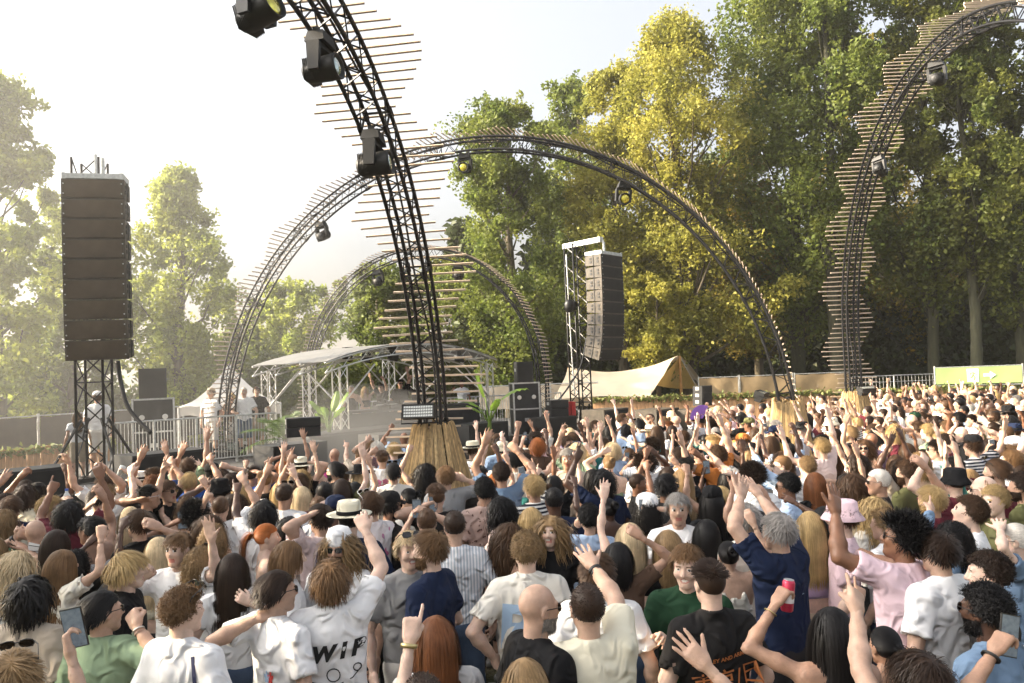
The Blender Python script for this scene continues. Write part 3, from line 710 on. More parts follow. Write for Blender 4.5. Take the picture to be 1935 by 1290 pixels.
# ---- plants on the stage
BAN = mat('banana_leaf', (.16, .26, .035), .4, var=.35, vscale=3, trans=.4); PALMG = mat('palm_leaf', (.10, .17, .035), .45, var=.3, vscale=3, island=.25, trans=.35); POT = mat('plant_pot', (.05, .04, .035), .7, var=.2)
def big_leaf(m, base, az, lean, ln, w, droop):
    d = Vector((math.cos(az), math.sin(az), 0)); sd = Vector((-d.y, d.x, 0)); n = 10
    stem = [base+d*(lean*t*.35)+Vector((0, 0, ln*.55*t)) for t in (0, .5, 1)]; m.tube(stem, [.025, .02, .014], 5)
    b0 = stem[-1]
    def fn(u, v):
        t = v; c = b0+d*(lean*t*.8)+Vector((0, 0, ln*.62*t-droop*t*t*ln*.45)); ww = w*math.sin(math.pi*min(1, t*.94+.05))**.6
        k = u*2-1; rip = .03*math.sin(t*30)*abs(k); return c+sd*(k*ww)+Vector((0, 0, -.22*abs(k)*ww+rip))+d*(.05*abs(k))
    m.grid(fn, 6, n)
def banana(label, base, leaves, seed):
    r = thing('banana_plant', label, 'plant', base, 0, 'plants on the stage'); MB().lathe([(.16, 0), (.2, .3), (.18, .3), (.17, .27)], 14).build('pot', POT, r)
    MB().tube([(0, 0, .2), (0, 0, .8)], [.06, .045], 7).build('stem', BAN, r)
    for az, lean, ln, w, dr in leaves:
        m = MB(); big_leaf(m, Vector((0, 0, .6)), az, lean, ln, w, dr); m.build('leaf', BAN, r, True)
q = P(925, 800, 20.6); banana('bright green banana plant right of the central truss', (q[0], q[1], DECK), [(R(170), .25, 1.25, .17, .1), (R(10), .9, 1.1, .16, .9), (R(150), .9, .8, .13, .8), (R(60), .4, .6, .12, .3), (R(-60), .35, .6, .12, .3), (R(200), .5, .5, .12, .4)], 1)
q = P(622, 800, 19.2); banana('pale hazy banana plant left of the booth table', (q[0], q[1], DECK), [(R(20), .4, .95, .13, .3), (R(165), .4, .85, .14, .5), (R(60), .25, .95, .13, .2), (R(-30), .4, .7, .11, .6), (R(120), .4, .7, .11, .6), (R(230), .3, .5, .1, .3)], 2)
def palm(label, base, h, seed):
    rr = random.Random(seed); r = thing('palm_plant', label, 'plant', base, 0, 'plants on the stage'); MB().lathe([(.16, 0), (.2, .3), (.18, .3), (.17, .27)], 14).build('pot', POT, r)
    MB().tube([(0, 0, .2), (.02, 0, .55)], [.07, .05], 7).build('stem', BARK, r)
    for i in range(15):
        az = i*2.4+rr.uniform(-.2, .2); el = rr.uniform(.35, 1.35); L_ = h*rr.uniform(.7, 1); m = MB(); d = Vector((math.cos(az), math.sin(az), 0)); sd = Vector((-d.y, d.x, 0)); sp = []
        for k in range(11):
            t = k/10; sp.append(Vector((0, 0, .5))+d*(L_*t*math.cos(el)*(1+.2*t))+Vector((0, 0, L_*(t*math.sin(el)-.55*t*t*(1.2-.4*el)))))
        m.tube(sp, [.012*(1-.8*k/10) for k in range(11)], 4, False)
        for k in range(2, 11):
            for sg in (-1, 1):
                b0 = sp[k]; t_ = (sp[k]-sp[k-1]).normalized(); ll = .28*math.sin(math.pi*(k+1)/12.5)+.05; tip = b0+sd*(sg*ll*.8)+t_*(ll*.55)+Vector((0, 0, -.3*ll)); m.add([b0-t_*.016, b0+t_*.016, tip], [(0, 1, 2)])
                b1 = b0+t_*.045; tip = b1+sd*(sg*ll*.8)+t_*(ll*.55)+Vector((0, 0, -.3*ll)); m.add([b1-t_*.016, b1+t_*.016, tip], [(0, 1, 2)])
        m.build('frond', PALMG, r)
q = P(538, 800, 18.8); palm('feathery palm beside the left leg of the stage roof', (q[0], q[1], DECK), 1.25, 3)
q = P(870, 800, 24.5); palm('feathery palm behind the central truss leg', (q[0], q[1], DECK), 1.2, 4)

# ================================================================ fences
IVY = leaf_mat('ivy_leaves', (.13, .17, .05), (.26, .27, .09), .3)
def plank_fence(label, a, b, h, seed):
    a = Vector(a); b = Vector(b); v = b-a; L_ = v.length; rz = math.atan2(v.y, v.x); rr = random.Random(seed)
    r = thing('plank_fence', label, 'fence', a, rz); n = int(L_/.152); me = [MB().box((0, 0, h/2*(1+.01*i)), (.142, .022, h*(1+.01*i))).mesh('plank', FENCEW) for i in range(3)]
    for i in range(n):
        o = ob('plank', me[i % 3 if rr.random() < .7 else 0], r, ((i+.5)*.152, rr.uniform(-.006, .006), rr.uniform(-.02, .02))); o.rotation_euler = (0, rr.uniform(-.008, .008), 0)
    m = MB()
    for z in (.3, h-.3): m.box((L_/2, .05, z), (L_, .05, .09))
    m.build('rail', FENCEW, r)
    rng = np.random.default_rng(seed); N_ = int(L_*150); C = np.c_[rng.uniform(0, L_, N_), rng.normal(-.04, .05, N_), h-.02+rng.normal(0, .055, N_)-.06*np.abs(np.sin(rng.uniform(0, L_, N_)*2.1))]
    V, F = leaf_cards(C, .11, rng); tag(ob('garland', np_mesh('garland', V, F, [IVY], True), r), kind='stuff')
    return r
fa = P(1120, 757, 30.5); fb = P(1990, 740, 27.5); 
plank_fence('wooden plank fence with ivy garland behind the crowd at right', (fa[0], fa[1], 0), (fb[0], fb[1], 0), 1.66, 5)
fa2 = P(-60, 840, 18.4); fb2 = P(215, 826, 21.0)
plank_fence('wooden plank fence with ivy garland at the left edge', (fa2[0], fa2[1], 0), (fb2[0], fb2[1], 0), 1.42, 6)
BANB = mat('banner_dark', (.055, .045, .035), .7, var=.25, vscale=3, bump=.5, bscale=2.5); BANT = mat('banner_tan', (.30, .22, .12), .7, var=.2, vscale=2, bump=.5, bscale=2.5, trans=.2)
BANW = mat('banner_pale', (.62, .53, .40), .75, var=.12, vscale=2, bump=.5, bscale=2.5, trans=.25)
def mesh_fence(label, a, b, z0, z1, m, group, wave=.05):
    a = Vector(a); b = Vector(b); v = Vector((b.x-a.x, b.y-a.y, 0)); L_ = v.length; rz = math.atan2(v.y, v.x)
    r = thing('mesh_fence_panel', label, 'fence panel', (a.x, a.y, 0), rz, group)
    f = MB(); f.tube([(0, 0, 0), (0, 0, z1+.06)], .024, 6); f.tube([(L_-.03, 0, 0), (L_-.03, 0, z1+.06)], .024, 6); f.tube([(0, 0, z1), (L_-.03, 0, z1)], .018, 6); f.tube([(0, 0, .15), (L_-.03, 0, .15)], .018, 6); f.build('frame', GALV, r)
    s_ = rz*7+a.x
    def fn(dy): return lambda u, w: (.03+u*(L_-.09), -.03+dy+wave*math.sin(u*9+s_)*math.sin(w*3.1)*(.3+.7*w)+.012*math.sin(u*37+w*11), z0+(z1-.02-z0)*w-.03*math.sin(u*math.pi*3)**2*(w > .9))
    b_ = MB(); b_.grid(fn(0), 24, 6); b_.grid(fn(.006), 24, 6); b_.build('banner', m, r, True)
    w_ = MB()
    for i in range(1, int(L_/.18)): w_.tube([(i*.18, .012, .15), (i*.18, .012, z1)], .004, 3, False)
    tag(w_.build('wire_mesh', GALV, r), kind='stuff')
names = ['first', 'second', 'third', 'fourth', 'fifth', 'sixth', 'seventh', 'eighth']
L0 = P(-70, 800, 20.5); L1 = P(400, 790, 27)
for i in range(4):
    a = np.array(L0)+(np.array(L1)-np.array(L0))*i/4; b = np.array(L0)+(np.array(L1)-np.array(L0))*(i+1)/4
    mesh_fence(names[i]+' dark banner fence panel from the left edge', a, b, 1.15, 2.12, BANB, 'dark banner fence panels at left')
for i, (x0, x1, m, lb) in enumerate([(1040, 1130, BANW, 'pale banner fence panel left of the cream tent'), (905, 1040, BANW, 'pale banner fence panel right of stage behind the flight case'), (1320, 1397, BANT, 'tan banner fence panel right of the cream tent'), (1398, 1500, BANT, 'tan banner fence panel behind the right leg of the big arch'), (1502, 1608, BANT, 'brownish banner fence panel left of the right arch foot')]):
    a = P(x0, 720, 33); b = P(x1, 720, 32.6); mesh_fence(lb, a, b, 1.3, 2.25, m, 'banner fence panels behind the right side')
for i, x0 in enumerate((1609, 1690)):
    a = P(x0, 720, 32.4); b = P(x0+80, 720, 32.2); r = thing('wire_fence_panel', ['left', 'right'][i]+' bare wire fence panel left of the green banner', 'fence panel', (a[0], a[1], 0), math.atan2(b[1]-a[1], b[0]-a[0]))
    L_ = math.dist(a[:2], b[:2]); f = MB(); f.tube([(0, 0, 0), (0, 0, 2.05), (L_, 0, 2.05), (L_, 0, 0)], .024, 6); f.tube([(0, 0, 1.8), (L_, 0, 1.8)], .012, 4); f.build('frame', GALV, r); w_ = MB()
    for k in range(1, 12): w_.tube([(L_*k/12, 0, .1), (L_*k/12, 0, 2.05)], .005, 3, False)
    w_.build('wire_mesh', GALV, r)

# ---- green emergency exit banner
EXG = mat('exit_green', (.38, .52, .20), .5, var=.06, vscale=2, trans=.3); EXW = mat('exit_white', (.85, .9, .8), .5); 
ea = Vector(P(1769, 722, 28.6)); eb = Vector(P(1932, 716, 27.4)); et = P(1850, 693, 28)[2]; eo = P(1850, 724, 28)[2]
er = thing('exit_banner', 'green emergency exit banner with running figure and arrow', 'sign', (ea.x, ea.y, 0), math.atan2(eb.y-ea.y, eb.x-ea.x)); EL = math.hypot(eb.x-ea.x, eb.y-ea.y)
po = MB()
for x in (-.03, EL+.03): po.tube([(x, .03, 0), (x, .03, et+.08)], .028, 6)
po.tube([(-.03, .03, et+.02), (EL+.03, .03, et+.02)], .018, 6); po.tube([(-.03, .03, eo-.06), (EL+.03, .03, eo-.06)], .018, 6); po.build('post', GALV, er)
m = MB(); m.grid(lambda u, v: (u*EL, .012*math.sin(u*11)*math.sin(v*3), eo+(et-eo)*v), 30, 4); m.grid(lambda u, v: (u*EL, .006+.012*math.sin(u*11)*math.sin(v*3), eo+(et-eo)*v), 30, 4); m.build('banner', EXG, er, True)
eh = et-eo; cx = EL*.44
MB().box((cx, -.018, eo+eh*.5), (eh*.62, .004, eh*.8)).build('pictogram_panel', EXW, er)
fg = MB(); ec = lambda x, z: Vector((cx+x*eh, -.024, eo+eh*(.5+z)))
fg.tube([ec(.07, .26), ec(.071, .261)], .05*eh, 8)
for pts in ([(.05, .18), (-.02, .0)], [(-.02, .0), (.10, -.1), (.04, -.3)], [(-.02, .0), (-.1, -.14), (-.22, -.14)], [(.05, .17), (.16, .06), (.23, .1)], [(.05, .17), (-.1, .16), (-.15, .04)]):
    fg.tube([ec(*p_) for p_ in pts], .032*eh, 5)
fg.build('running_figure', EXG, er)
ar = MB(); ax_ = lambda x, z: (cx+eh*(.55+x), -.018, eo+eh*(.5+z)); ar.add([ax_(0, -.09), ax_(.35, -.09), ax_(.35, -.24), ax_(.66, 0), ax_(.35, .24), ax_(.35, .09), ax_(0, .09)], [(0, 1, 2, 3, 4, 5, 6)]); ar.build('arrow', EXW, er)

# ================================================================ tents
def tent_left():
    pk = Vector(P(433, 686, 24.5)); ev = P(433, 763, 24.5)[2]; r = thing('pagoda_tent', 'pointed white tent behind the left leg of the big arch', 'tent', (pk.x, pk.y, 0)); w = 1.4
    for s_ in range(4):
        m = MB(); a = s_*math.pi/2+R(20)
        def fn(u, v):
            k = 1-v; h = ev+(pk.z-ev)*(v**1.9*.75+v*.25); hw = w*(k**1.0); x, y = (u*2-1)*hw, -hw; return (x*math.cos(a)-y*math.sin(a), x*math.sin(a)+y*math.cos(a), h)
        m.grid(fn, 6, 12); m.build('roof_panel', WHITEC, r, True)
        m = MB(); m.grid(lambda u, v: tuple(Matrix.Rotation(a, 3, 'Z') @ Vector(((u*2-1)*w, -w, ev-.28+.27*v+.05*math.sin(u*18)))), 18, 1); m.build('valance', WHITEC, r)
        q = Matrix.Rotation(a, 3, 'Z') @ Vector((w, -w, 0)); MB().tube([(q.x, q.y, 0), (q.x, q.y, ev)], .035, 6).build('leg', GALV, r)
tent_left()
def stretch_tent():
    """Cream stretch canopy: high pole at right, low pulled corners."""
    D0 = 34.0; pk = Vector(P(1284, 672, D0)); r = thing('stretch_tent', 'cream stretch tent with tall orange pole at right', 'tent', (pk.x, pk.y, 0)); o = Vector((pk.x, pk.y, 0))
    K = [[P(1046, 754, 32.0), P(1150, 748, 31.6), P(1222, 752, 31.2), P(1228, 748, 31.3)],
         [P(1066, 716, 33.5), P(1150, 712, 33.0), P(1215, 706, 32.6), P(1252, 712, 32.2)],
         [P(1074, 694, 35), P(1150, 703, 34.6), P(1225, 694, 34.2), P(1284, 672, D0)],
         [P(1070, 720, 38), P(1150, 722, 38), P(1250, 722, 38), P(1330, 724, 37)]]
    K = [[Vector(q)-o for q in row] for row in K]
    def cr(p0, p1, p2, p3, t): return .5*((2*p1)+(p2-p0)*t+(2*p0-5*p1+4*p2-p3)*t*t+(3*p1-p0-3*p2+p3)*t**3)
    def sp(c, t):
        x = t*(len(c)-1); i = min(int(x), len(c)-2); f = x-i; return cr(c[max(i-1, 0)], c[i], c[i+1], c[min(i+2, len(c)-1)], f)
    m = MB(); m.grid(lambda u, v: sp([sp(row, u) for row in K], v), 36, 24); me = m.build('canopy', CANVAS, r, True)
    ORW = mat('tent_pole_wood', (.42, .22, .07), .6, var=.2)
    MB().tube([(0, -.02, 0), (0, -.02, pk.z)], [.07, .06], 8).build('main_pole', ORW, r)
    b = K[0][2]; MB().tube([(b.x, b.y, 0), (b.x, b.y, b.z)], .035, 6).build('pole', GALV, r); b = K[2][0]; MB().tube([(b.x, b.y, 0), (b.x, b.y, b.z)], .045, 6).build('pole', ORW, r); b = K[0][0]; MB().tube([(b.x, b.y, 0), (b.x, b.y, b.z)], .035, 6).build('pole', GALV, r)
    pt = Vector((0, 0, pk.z))
    for dx, dy in ((1.35, .3), (1.9, 1.2)): MB().tube([pt, (dx, dy, .6)], .012, 4).build('guy_rope', WHITEC, r)
    # canopy underside at right rear: light through the canvas painted as yellow
    YEL = mat('canvas_lit_yellow', (.62, .42, .13), .8, trans=.35, var=.08); c0 = Vector(P(1232, 726, 32.3))-o; c1 = Vector(P(1322, 733, 36.5))-o; c2 = pt-Vector((0, -.04, .05))
    m = MB(); m.grid(lambda u, v: (c0.lerp(c1, u)).lerp(c2, v)+Vector((0, .35*math.sin(u*math.pi)*(1-v), -.10*math.sin(u*math.pi)*(1-v)-.22*math.sin(v*math.pi)*(.4))), 14, 12); m.build('lit_underside', YEL, r, True)
stretch_tent()

# ================================================================ haze: dust and smoke hanging over the floor
hz_m = bpy.data.materials.new('haze'); hz_m.use_nodes = True; hn = hz_m.node_tree.nodes; hn.remove(hn['Principled BSDF'])
pv = hn.new('ShaderNodeVolumePrincipled'); pv.inputs['Color'].default_value = (.95, .93, .88, 1); pv.inputs['Density'].default_value = .0008; pv.inputs['Anisotropy'].default_value = .45
hz_m.node_tree.links.new(pv.outputs[0], hn['Material Output'].inputs['Volume'])
hb = MB().box((0, 0, 17), (1460, 1460, 37)); tag(hb.build('haze', hz_m), 'thin dusty haze hanging over the whole site', 'haze', kind='stuff')
scene.cycles.volume_step_rate = 4; scene.cycles.volume_max_steps = 64

def smoke_puff(label, c, r, dens, seed):
    m = bpy.data.materials.new('smoke'); m.use_nodes = True; n = m.node_tree.nodes; n.remove(n['Principled BSDF']); v = n.new('ShaderNodeVolumePrincipled')
    v.inputs['Color'].default_value = (.98, .97, .93, 1); v.inputs['Density'].default_value = dens; v.inputs['Anisotropy'].default_value = .35; m.node_tree.links.new(v.outputs[0], n['Material Output'].inputs['Volume'])
    rr = random.Random(seed); k = [rr.uniform(0, 6) for _ in range(6)]; b = MB()
    def fn(u, w):
        a = 2*math.pi*u; e = math.pi*(w-.5); d = Vector((math.cos(a)*math.cos(e), math.sin(a)*math.cos(e), math.sin(e))); g = 1+.12*math.sin(3*d.x+k[0])*math.sin(4*d.z+k[1])+.1*math.sin(5*d.y+k[2]+2*d.z)
        return (c[0]+d.x*r[0]*g, c[1]+d.y*r[1]*g, c[2]+d.z*r[2]*g)
    b.grid(fn, 24, 14); tag(b.build('smoke', m, smooth=True), label, 'smoke', kind='stuff')
smoke_puff('wide veil of dusty smoke drifting off the left of the stage', (-11.5, 18.6, 5.0), (8.0, 6.0, 6.5), .010, 1)
smoke_puff('low puff of stage smoke in front of the booth', (-3.4, 17.2, 1.5), (1.7, 1.6, 1.1), .10, 2)
# ================================================================ people: implicit surfaces meshed with surface nets
class Field:
    def __init__(s, lo, hi, h):
        s.lo = np.array(lo, np.float32); s.h = h; s.n = np.ceil((np.array(hi)-lo)/h).astype(int)+1
        s.ax = [s.lo[i]+h*np.arange(s.n[i], dtype=np.float32) for i in range(3)]
        s.V = np.full(s.n, .3, np.float32)
    def _sub(s, lo, hi):
        a = np.clip(np.floor((lo-s.lo)/s.h).astype(int), 0, s.n-1); b = np.clip(np.ceil((hi-s.lo)/s.h).astype(int)+1, 1, s.n)
        sl = tuple(slice(i, j) for i, j in zip(a, b))
        return sl, s.ax[0][sl[0]][:, None, None], s.ax[1][sl[1]][None, :, None], s.ax[2][sl[2]][None, None, :]
    def _mix(s, sl, d, k, mode):
        v = s.V[sl]; v = -v if mode == 'cut' else v
        m = np.minimum(d, v)
        if k > 0: hh = np.maximum(k-np.abs(d-v), 0)/k; m = m-hh*hh*k*.25
        s.V[sl] = -m if mode == 'cut' else m
    def cone(s, a, b, r0, r1, k=.03, fy=1.0, mode='add'):
        a = np.array(a, np.float32); b = np.array(b, np.float32); R_ = max(r0, r1)+k+3*s.h+.02
        pad = np.array([R_, R_*max(1, fy), R_]); sl, X, Y, Z = s._sub(np.minimum(a, b)-pad, np.maximum(a, b)+pad)
        ab = b-a; L2 = float(ab@ab)+1e-9
        t = np.clip(((X-a[0])*ab[0]+(Y-a[1])*ab[1]+(Z-a[2])*ab[2])/L2, 0, 1)
        d = np.sqrt((X-a[0]-t*ab[0])**2+((Y-a[1]-t*ab[1])/fy)**2+(Z-a[2]-t*ab[2])**2)-(r0+(r1-r0)*t)
        s._mix(sl, d, k, mode); return s
    def ell(s, c, r, k=.02, mode='add'):
        c = np.array(c, np.float32); r = np.array(r, np.float32); pad = r+k+3*s.h+.02; sl, X, Y, Z = s._sub(c-pad, c+pad)
        q = np.sqrt(((X-c[0])/r[0])**2+((Y-c[1])/r[1])**2+((Z-c[2])/r[2])**2)
        q2 = np.sqrt(((X-c[0])/r[0]**2)**2+((Y-c[1])/r[1]**2)**2+((Z-c[2])/r[2]**2)**2)+1e-6
        s._mix(sl, q*(q-1)/q2, k, mode); return s
    def plane(s, p, n, k=0):          # keep the side where (x-p).n < 0
        p = np.array(p); n = np.array(n)/np.linalg.norm(n)
        d = (s.ax[0]-p[0])[:, None, None]*n[0]+(s.ax[1]-p[1])[None, :, None]*n[1]+(s.ax[2]-p[2])[None, None, :]*n[2]
        s.V = np.maximum(s.V, d.astype(np.float32)); return s
    def nets(s):
        V = s.V; I = V < 0; n = V.shape
        c = np.zeros((n[0]-1, n[1]-1, n[2]-1), np.int8)
        for dx in (0, 1):
            for dy in (0, 1):
                for dz in (0, 1): c += I[dx:n[0]-1+dx, dy:n[1]-1+dy, dz:n[2]-1+dz]
        act = np.argwhere((c > 0) & (c < 8))
        if len(act) == 0: return np.zeros((0, 3)), np.zeros((0, 4), int)
        idx = np.full(c.shape, -1, np.int32); idx[tuple(act.T)] = np.arange(len(act))
        acc = np.zeros((len(act), 3), np.float32); cnt = np.zeros(len(act), np.float32)
        cs = [(0, 0, 0), (1, 0, 0), (0, 1, 0), (1, 1, 0), (0, 0, 1), (1, 0, 1), (0, 1, 1), (1, 1, 1)]
        cv = [V[act[:, 0]+x, act[:, 1]+y, act[:, 2]+z] for x, y, z in cs]
        for i, j in ((0, 1), (2, 3), (4, 5), (6, 7), (0, 2), (1, 3), (4, 6), (5, 7), (0, 4), (1, 5), (2, 6), (3, 7)):
            m = (cv[i] < 0) != (cv[j] < 0); t = np.where(m, cv[i]/np.where(m, cv[i]-cv[j], 1), 0)
            for ax in range(3): acc[:, ax] += np.where(m, cs[i][ax]+t*(cs[j][ax]-cs[i][ax]), 0)
            cnt += m
        P_ = s.lo+(act+acc/cnt[:, None])*s.h
        Fs = []
        for ax in range(3):
            a1, a2 = (ax+1) % 3, (ax+2) % 3
            sa = [slice(None)]*3; sb = [slice(None)]*3; sa[ax] = slice(0, -1); sb[ax] = slice(1, None)
            A_, B_ = I[tuple(sa)], I[tuple(sb)]; e = np.argwhere(A_ != B_)
            ok = (e[:, a1] > 0) & (e[:, a2] > 0) & (e[:, a1] < n[a1]-1) & (e[:, a2] < n[a2]-1); e = e[ok]
            if not len(e): continue
            flip = A_[tuple(e.T)]
            def cell(o1, o2):
                q = e.copy(); q[:, a1] -= o1; q[:, a2] -= o2; return idx[tuple(q.T)]
            q = np.stack([cell(1, 1), cell(0, 1), cell(0, 0), cell(1, 0)], 1)
            q[~flip] = q[~flip][:, ::-1]; Fs.append(q)
        return P_, np.concatenate(Fs)

# ---------------------------------------------------------------- head (origin between the ears, +y is where the face looks)
def head_field(h, kind):
    f = Field((-.11, -.14, -.24), (.11, .15, .15), h); fem = kind == 'f'
    f.ell((0, -.015, .028), (.074, .094, .09), .02); f.ell((0, .028, -.03), (.056 if fem else .060, .062, .08), .035)
    f.cone((-.044, .01, -.055), (-.018, .058, -.096), .02, .017 if fem else .022, .03); f.cone((.044, .01, -.055), (.018, .058, -.096), .02, .017 if fem else .022, .03)
    f.ell((0, .064, -.098), (.022, .02, .018), .025)
    f.cone((-.034, .066, -.018), (-.034, .066, -.022), .022, .022, .025); f.cone((.034, .066, -.018), (.034, .066, -.022), .022, .022, .025)
    f.cone((-.036, .079, .026), (.036, .079, .026), .010 if not fem else .007, .010 if not fem else .007, .02)
    for sx in (-1, 1): f.ell((sx*.031, .100, .006), (.021, .018, .012), .012, 'cut')
    f.cone((0, .088, .018), (0, .108, -.026), .008, .0125, .012); f.cone((-.013, .094, -.030), (.013, .094, -.030), .008, .008, .010)
    if kind == 'laugh':
        f.cone((-.026, .078, -.052), (.026, .078, -.052), .0065, .0065, .008); f.cone((-.022, .078, -.074), (.022, .078, -.074), .0085, .0085, .008); f.cone((-.018, .077, -.062), (.018, .077, -.062), .007, .007, .004)
        for sx in (-1, 1): f.cone((sx*.040, .066, -.028), (sx*.040, .066, -.03), .022, .022, .02)
    else:
        f.cone((-.019, .083, -.056), (.019, .083, -.056), .0068, .0068, .008); f.cone((-.015, .083, -.066), (.015, .083, -.066), .008, .008, .008)
    for sx in (-1, 1):
        f.ell((sx*.031, .078, .006), (.0135, .0135, .0125), .003)
        f.ell((sx*.077, -.008, -.006), (.011, .021, .033), .008); f.ell((sx*.085, .002, -.004), (.006, .010, .018), .006, 'cut')
    f.cone((0, -.022, -.06), (0, -.03, -.24), .053 if not fem else .046, .056 if not fem else .048, .03)
    return f.nets()
def head_mats(V, F, kind):
    """0 skin, 1 lips, 2 eye white, 3 dark of the eye, 4 brow, 5 teeth."""
    c = V[F].mean(1); x, y, z = np.abs(c[:, 0]), c[:, 1], c[:, 2]; m = np.zeros(len(F), int)
    if kind == 'laugh':
        m[((x/.026)**2+((z+.062)/.0155)**2 < 1) & (y > .055)] = 1; m[((x/.020)**2+((z+.060)/.0085)**2 < 1) & (y > .055)] = 5
    else: m[(x < .023) & (y > .080) & (z > -.073) & (z < -.050)] = 1
    e = ((x-.031)**2/.0125**2+(z-.006)**2/.0075**2 < 1) & (y > .07); m[e] = 2; m[e & ((x-.031)**2+(z-.006)**2 < .0065**2)] = 3
    m[(x > .016) & (x < .046) & (z > .022) & (z < .0285) & (y > .066)] = 4
    return m
HEADS = {}
for kd in ('m', 'f', 'laugh'):
    for lod, hh in ((-1, .006), (0, .0088), (1, .0155), (2, .027)):
        v_, f_ = head_field(hh, kd); HEADS[kd, lod] = (v_, f_, head_mats(v_, f_, kd))

# ---------------------------------------------------------------- hands (origin at the wrist, fingers along +z, palm faces -y, thumb on +x)
def hand_field(h, pose):
    f = Field((-.085, -.12, -.05), (.10, .06, .215), h)
    f.cone((0, 0, -.05), (0, 0, .01), .026, .025, .01, .8)
    f.cone((-.020, 0, .02), (-.028, 0, .082), .017, .0165, .02); f.cone((.018, 0, .02), (.026, 0, .084), .019, .0165, .02); f.cone((0, .002, .015), (0, .002, .082), .02, .018, .02, .8)
    F_ = {'open': [(.05, .03)]*4, 'relaxed': [(.35, .7), (.45, .85), (.55, .95), (.6, 1.0)], 'point': [(.05, .08), (1.35, 1.6), (1.4, 1.65), (1.45, 1.65)],
          'fist': [(1.3, 1.6)]*4, 'peace': [(.0, .05), (.02, .05), (1.4, 1.6), (1.45, 1.6)], 'grip': [(.85, .95), (.9, 1.0), (.95, 1.0), (1.0, 1.0)]}[pose]
    X = [.033, .011, -.012, -.033]; Ln = [.076, .084, .078, .062]; sp = .16 if pose in ('open', 'peace') else .05
    for i in range(4):
        a, b = F_[i]; z0 = .090 if i in (1, 2) else .084; p = np.array([X[i], 0, z0]); L_ = Ln[i]; ang = 0; sd = (X[i]/.033)*sp; rad = [.0098, .0092, .0086, .0074]
        for j, (fr, da) in enumerate(((.46, a), (.29, b), (.25, b*.75))):
            ang += da; d = np.array([math.sin(sd), -math.sin(ang), math.cos(ang)]); d /= np.linalg.norm(d); q = p+d*L_*fr; f.cone(p, q, rad[j], rad[j+1], .004); p = q
    T0 = np.array([.030, -.006, .03])
    tp = {'open': [(.058, -.012, .062), (.083, -.012, .092)], 'relaxed': [(.050, -.028, .062), (.052, -.045, .092)], 'point': [(.046, -.034, .066), (.022, -.050, .085)], 'fist': [(.042, -.040, .066), (.010, -.052, .080)],
          'peace': [(.042, -.036, .064), (.005, -.050, .076)], 'grip': [(.052, -.035, .062), (.050, -.068, .080)]}[pose]
    f.cone((.014, -.004, .012), T0, .018, .0155, .012); f.cone(T0, tp[0], .0135, .0112, .008); f.cone(tp[0], tp[1], .0110, .0085, .004)
    return f.nets()
HANDS = {}
for ps in ('open', 'relaxed', 'point', 'fist', 'peace', 'grip'):
    for lod, hh in ((0, .0072), (1, .0128), (2, .021)): HANDS[ps, lod] = hand_field(hh, ps)

# ---------------------------------------------------------------- body + shirt for one pose
ARM = {  # elbow, wrist (right-hand side, x outwards), hand
 'down': ((.275, -.03, 1.14), (.27, .10, .90), 'relaxed'), 'hip': ((.36, -.10, 1.18), (.20, .02, .98), 'fist'),
 'bent': ((.27, -.02, 1.15), (.17, .21, 1.20), 'grip'), 'chest': ((.27, .03, 1.17), (.08, .24, 1.30), 'relaxed'),
 'up': ((.30, .10, 1.60), (.24, .17, 1.86), 'relaxed'), 'high': ((.25, .04, 1.70), (.20, .07, 1.97), 'open'),
 'point': ((.24, .22, 1.55), (.20, .42, 1.73), 'point'), 'fwd': ((.22, .27, 1.43), (.14, .50, 1.53), 'open'),
 'phone': ((.24, .20, 1.40), (.13, .33, 1.64), 'grip'), 'out': ((.38, .12, 1.56), (.40, .20, 1.82), 'open'), 'peace': ((.28, .12, 1.58), (.22, .2, 1.85), 'peace'),
 'fist': ((.29, .12, 1.60), (.24, .18, 1.86), 'fist'), 'side': ((.42, .08, 1.46), (.56, .2, 1.62), 'open'), 'face': ((.30, .16, 1.34), (.12, .20, 1.52), 'relaxed'),
 'head': ((.34, .05, 1.58), (.12, .0, 1.76), 'relaxed'), 'hold': ((.29, .10, 1.56), (.22, .17, 1.80), 'grip')}
def rotm(v, z_dir, up):
    """columns x,y,z with z along z_dir and -y facing 'up' hint"""
    z = np.array(z_dir, float); z /= np.linalg.norm(z); y = -np.array(up, float); y -= z*(y@z); y /= np.linalg.norm(y)+1e-9; x = np.cross(y, z); return np.stack([x, y, z], 1)
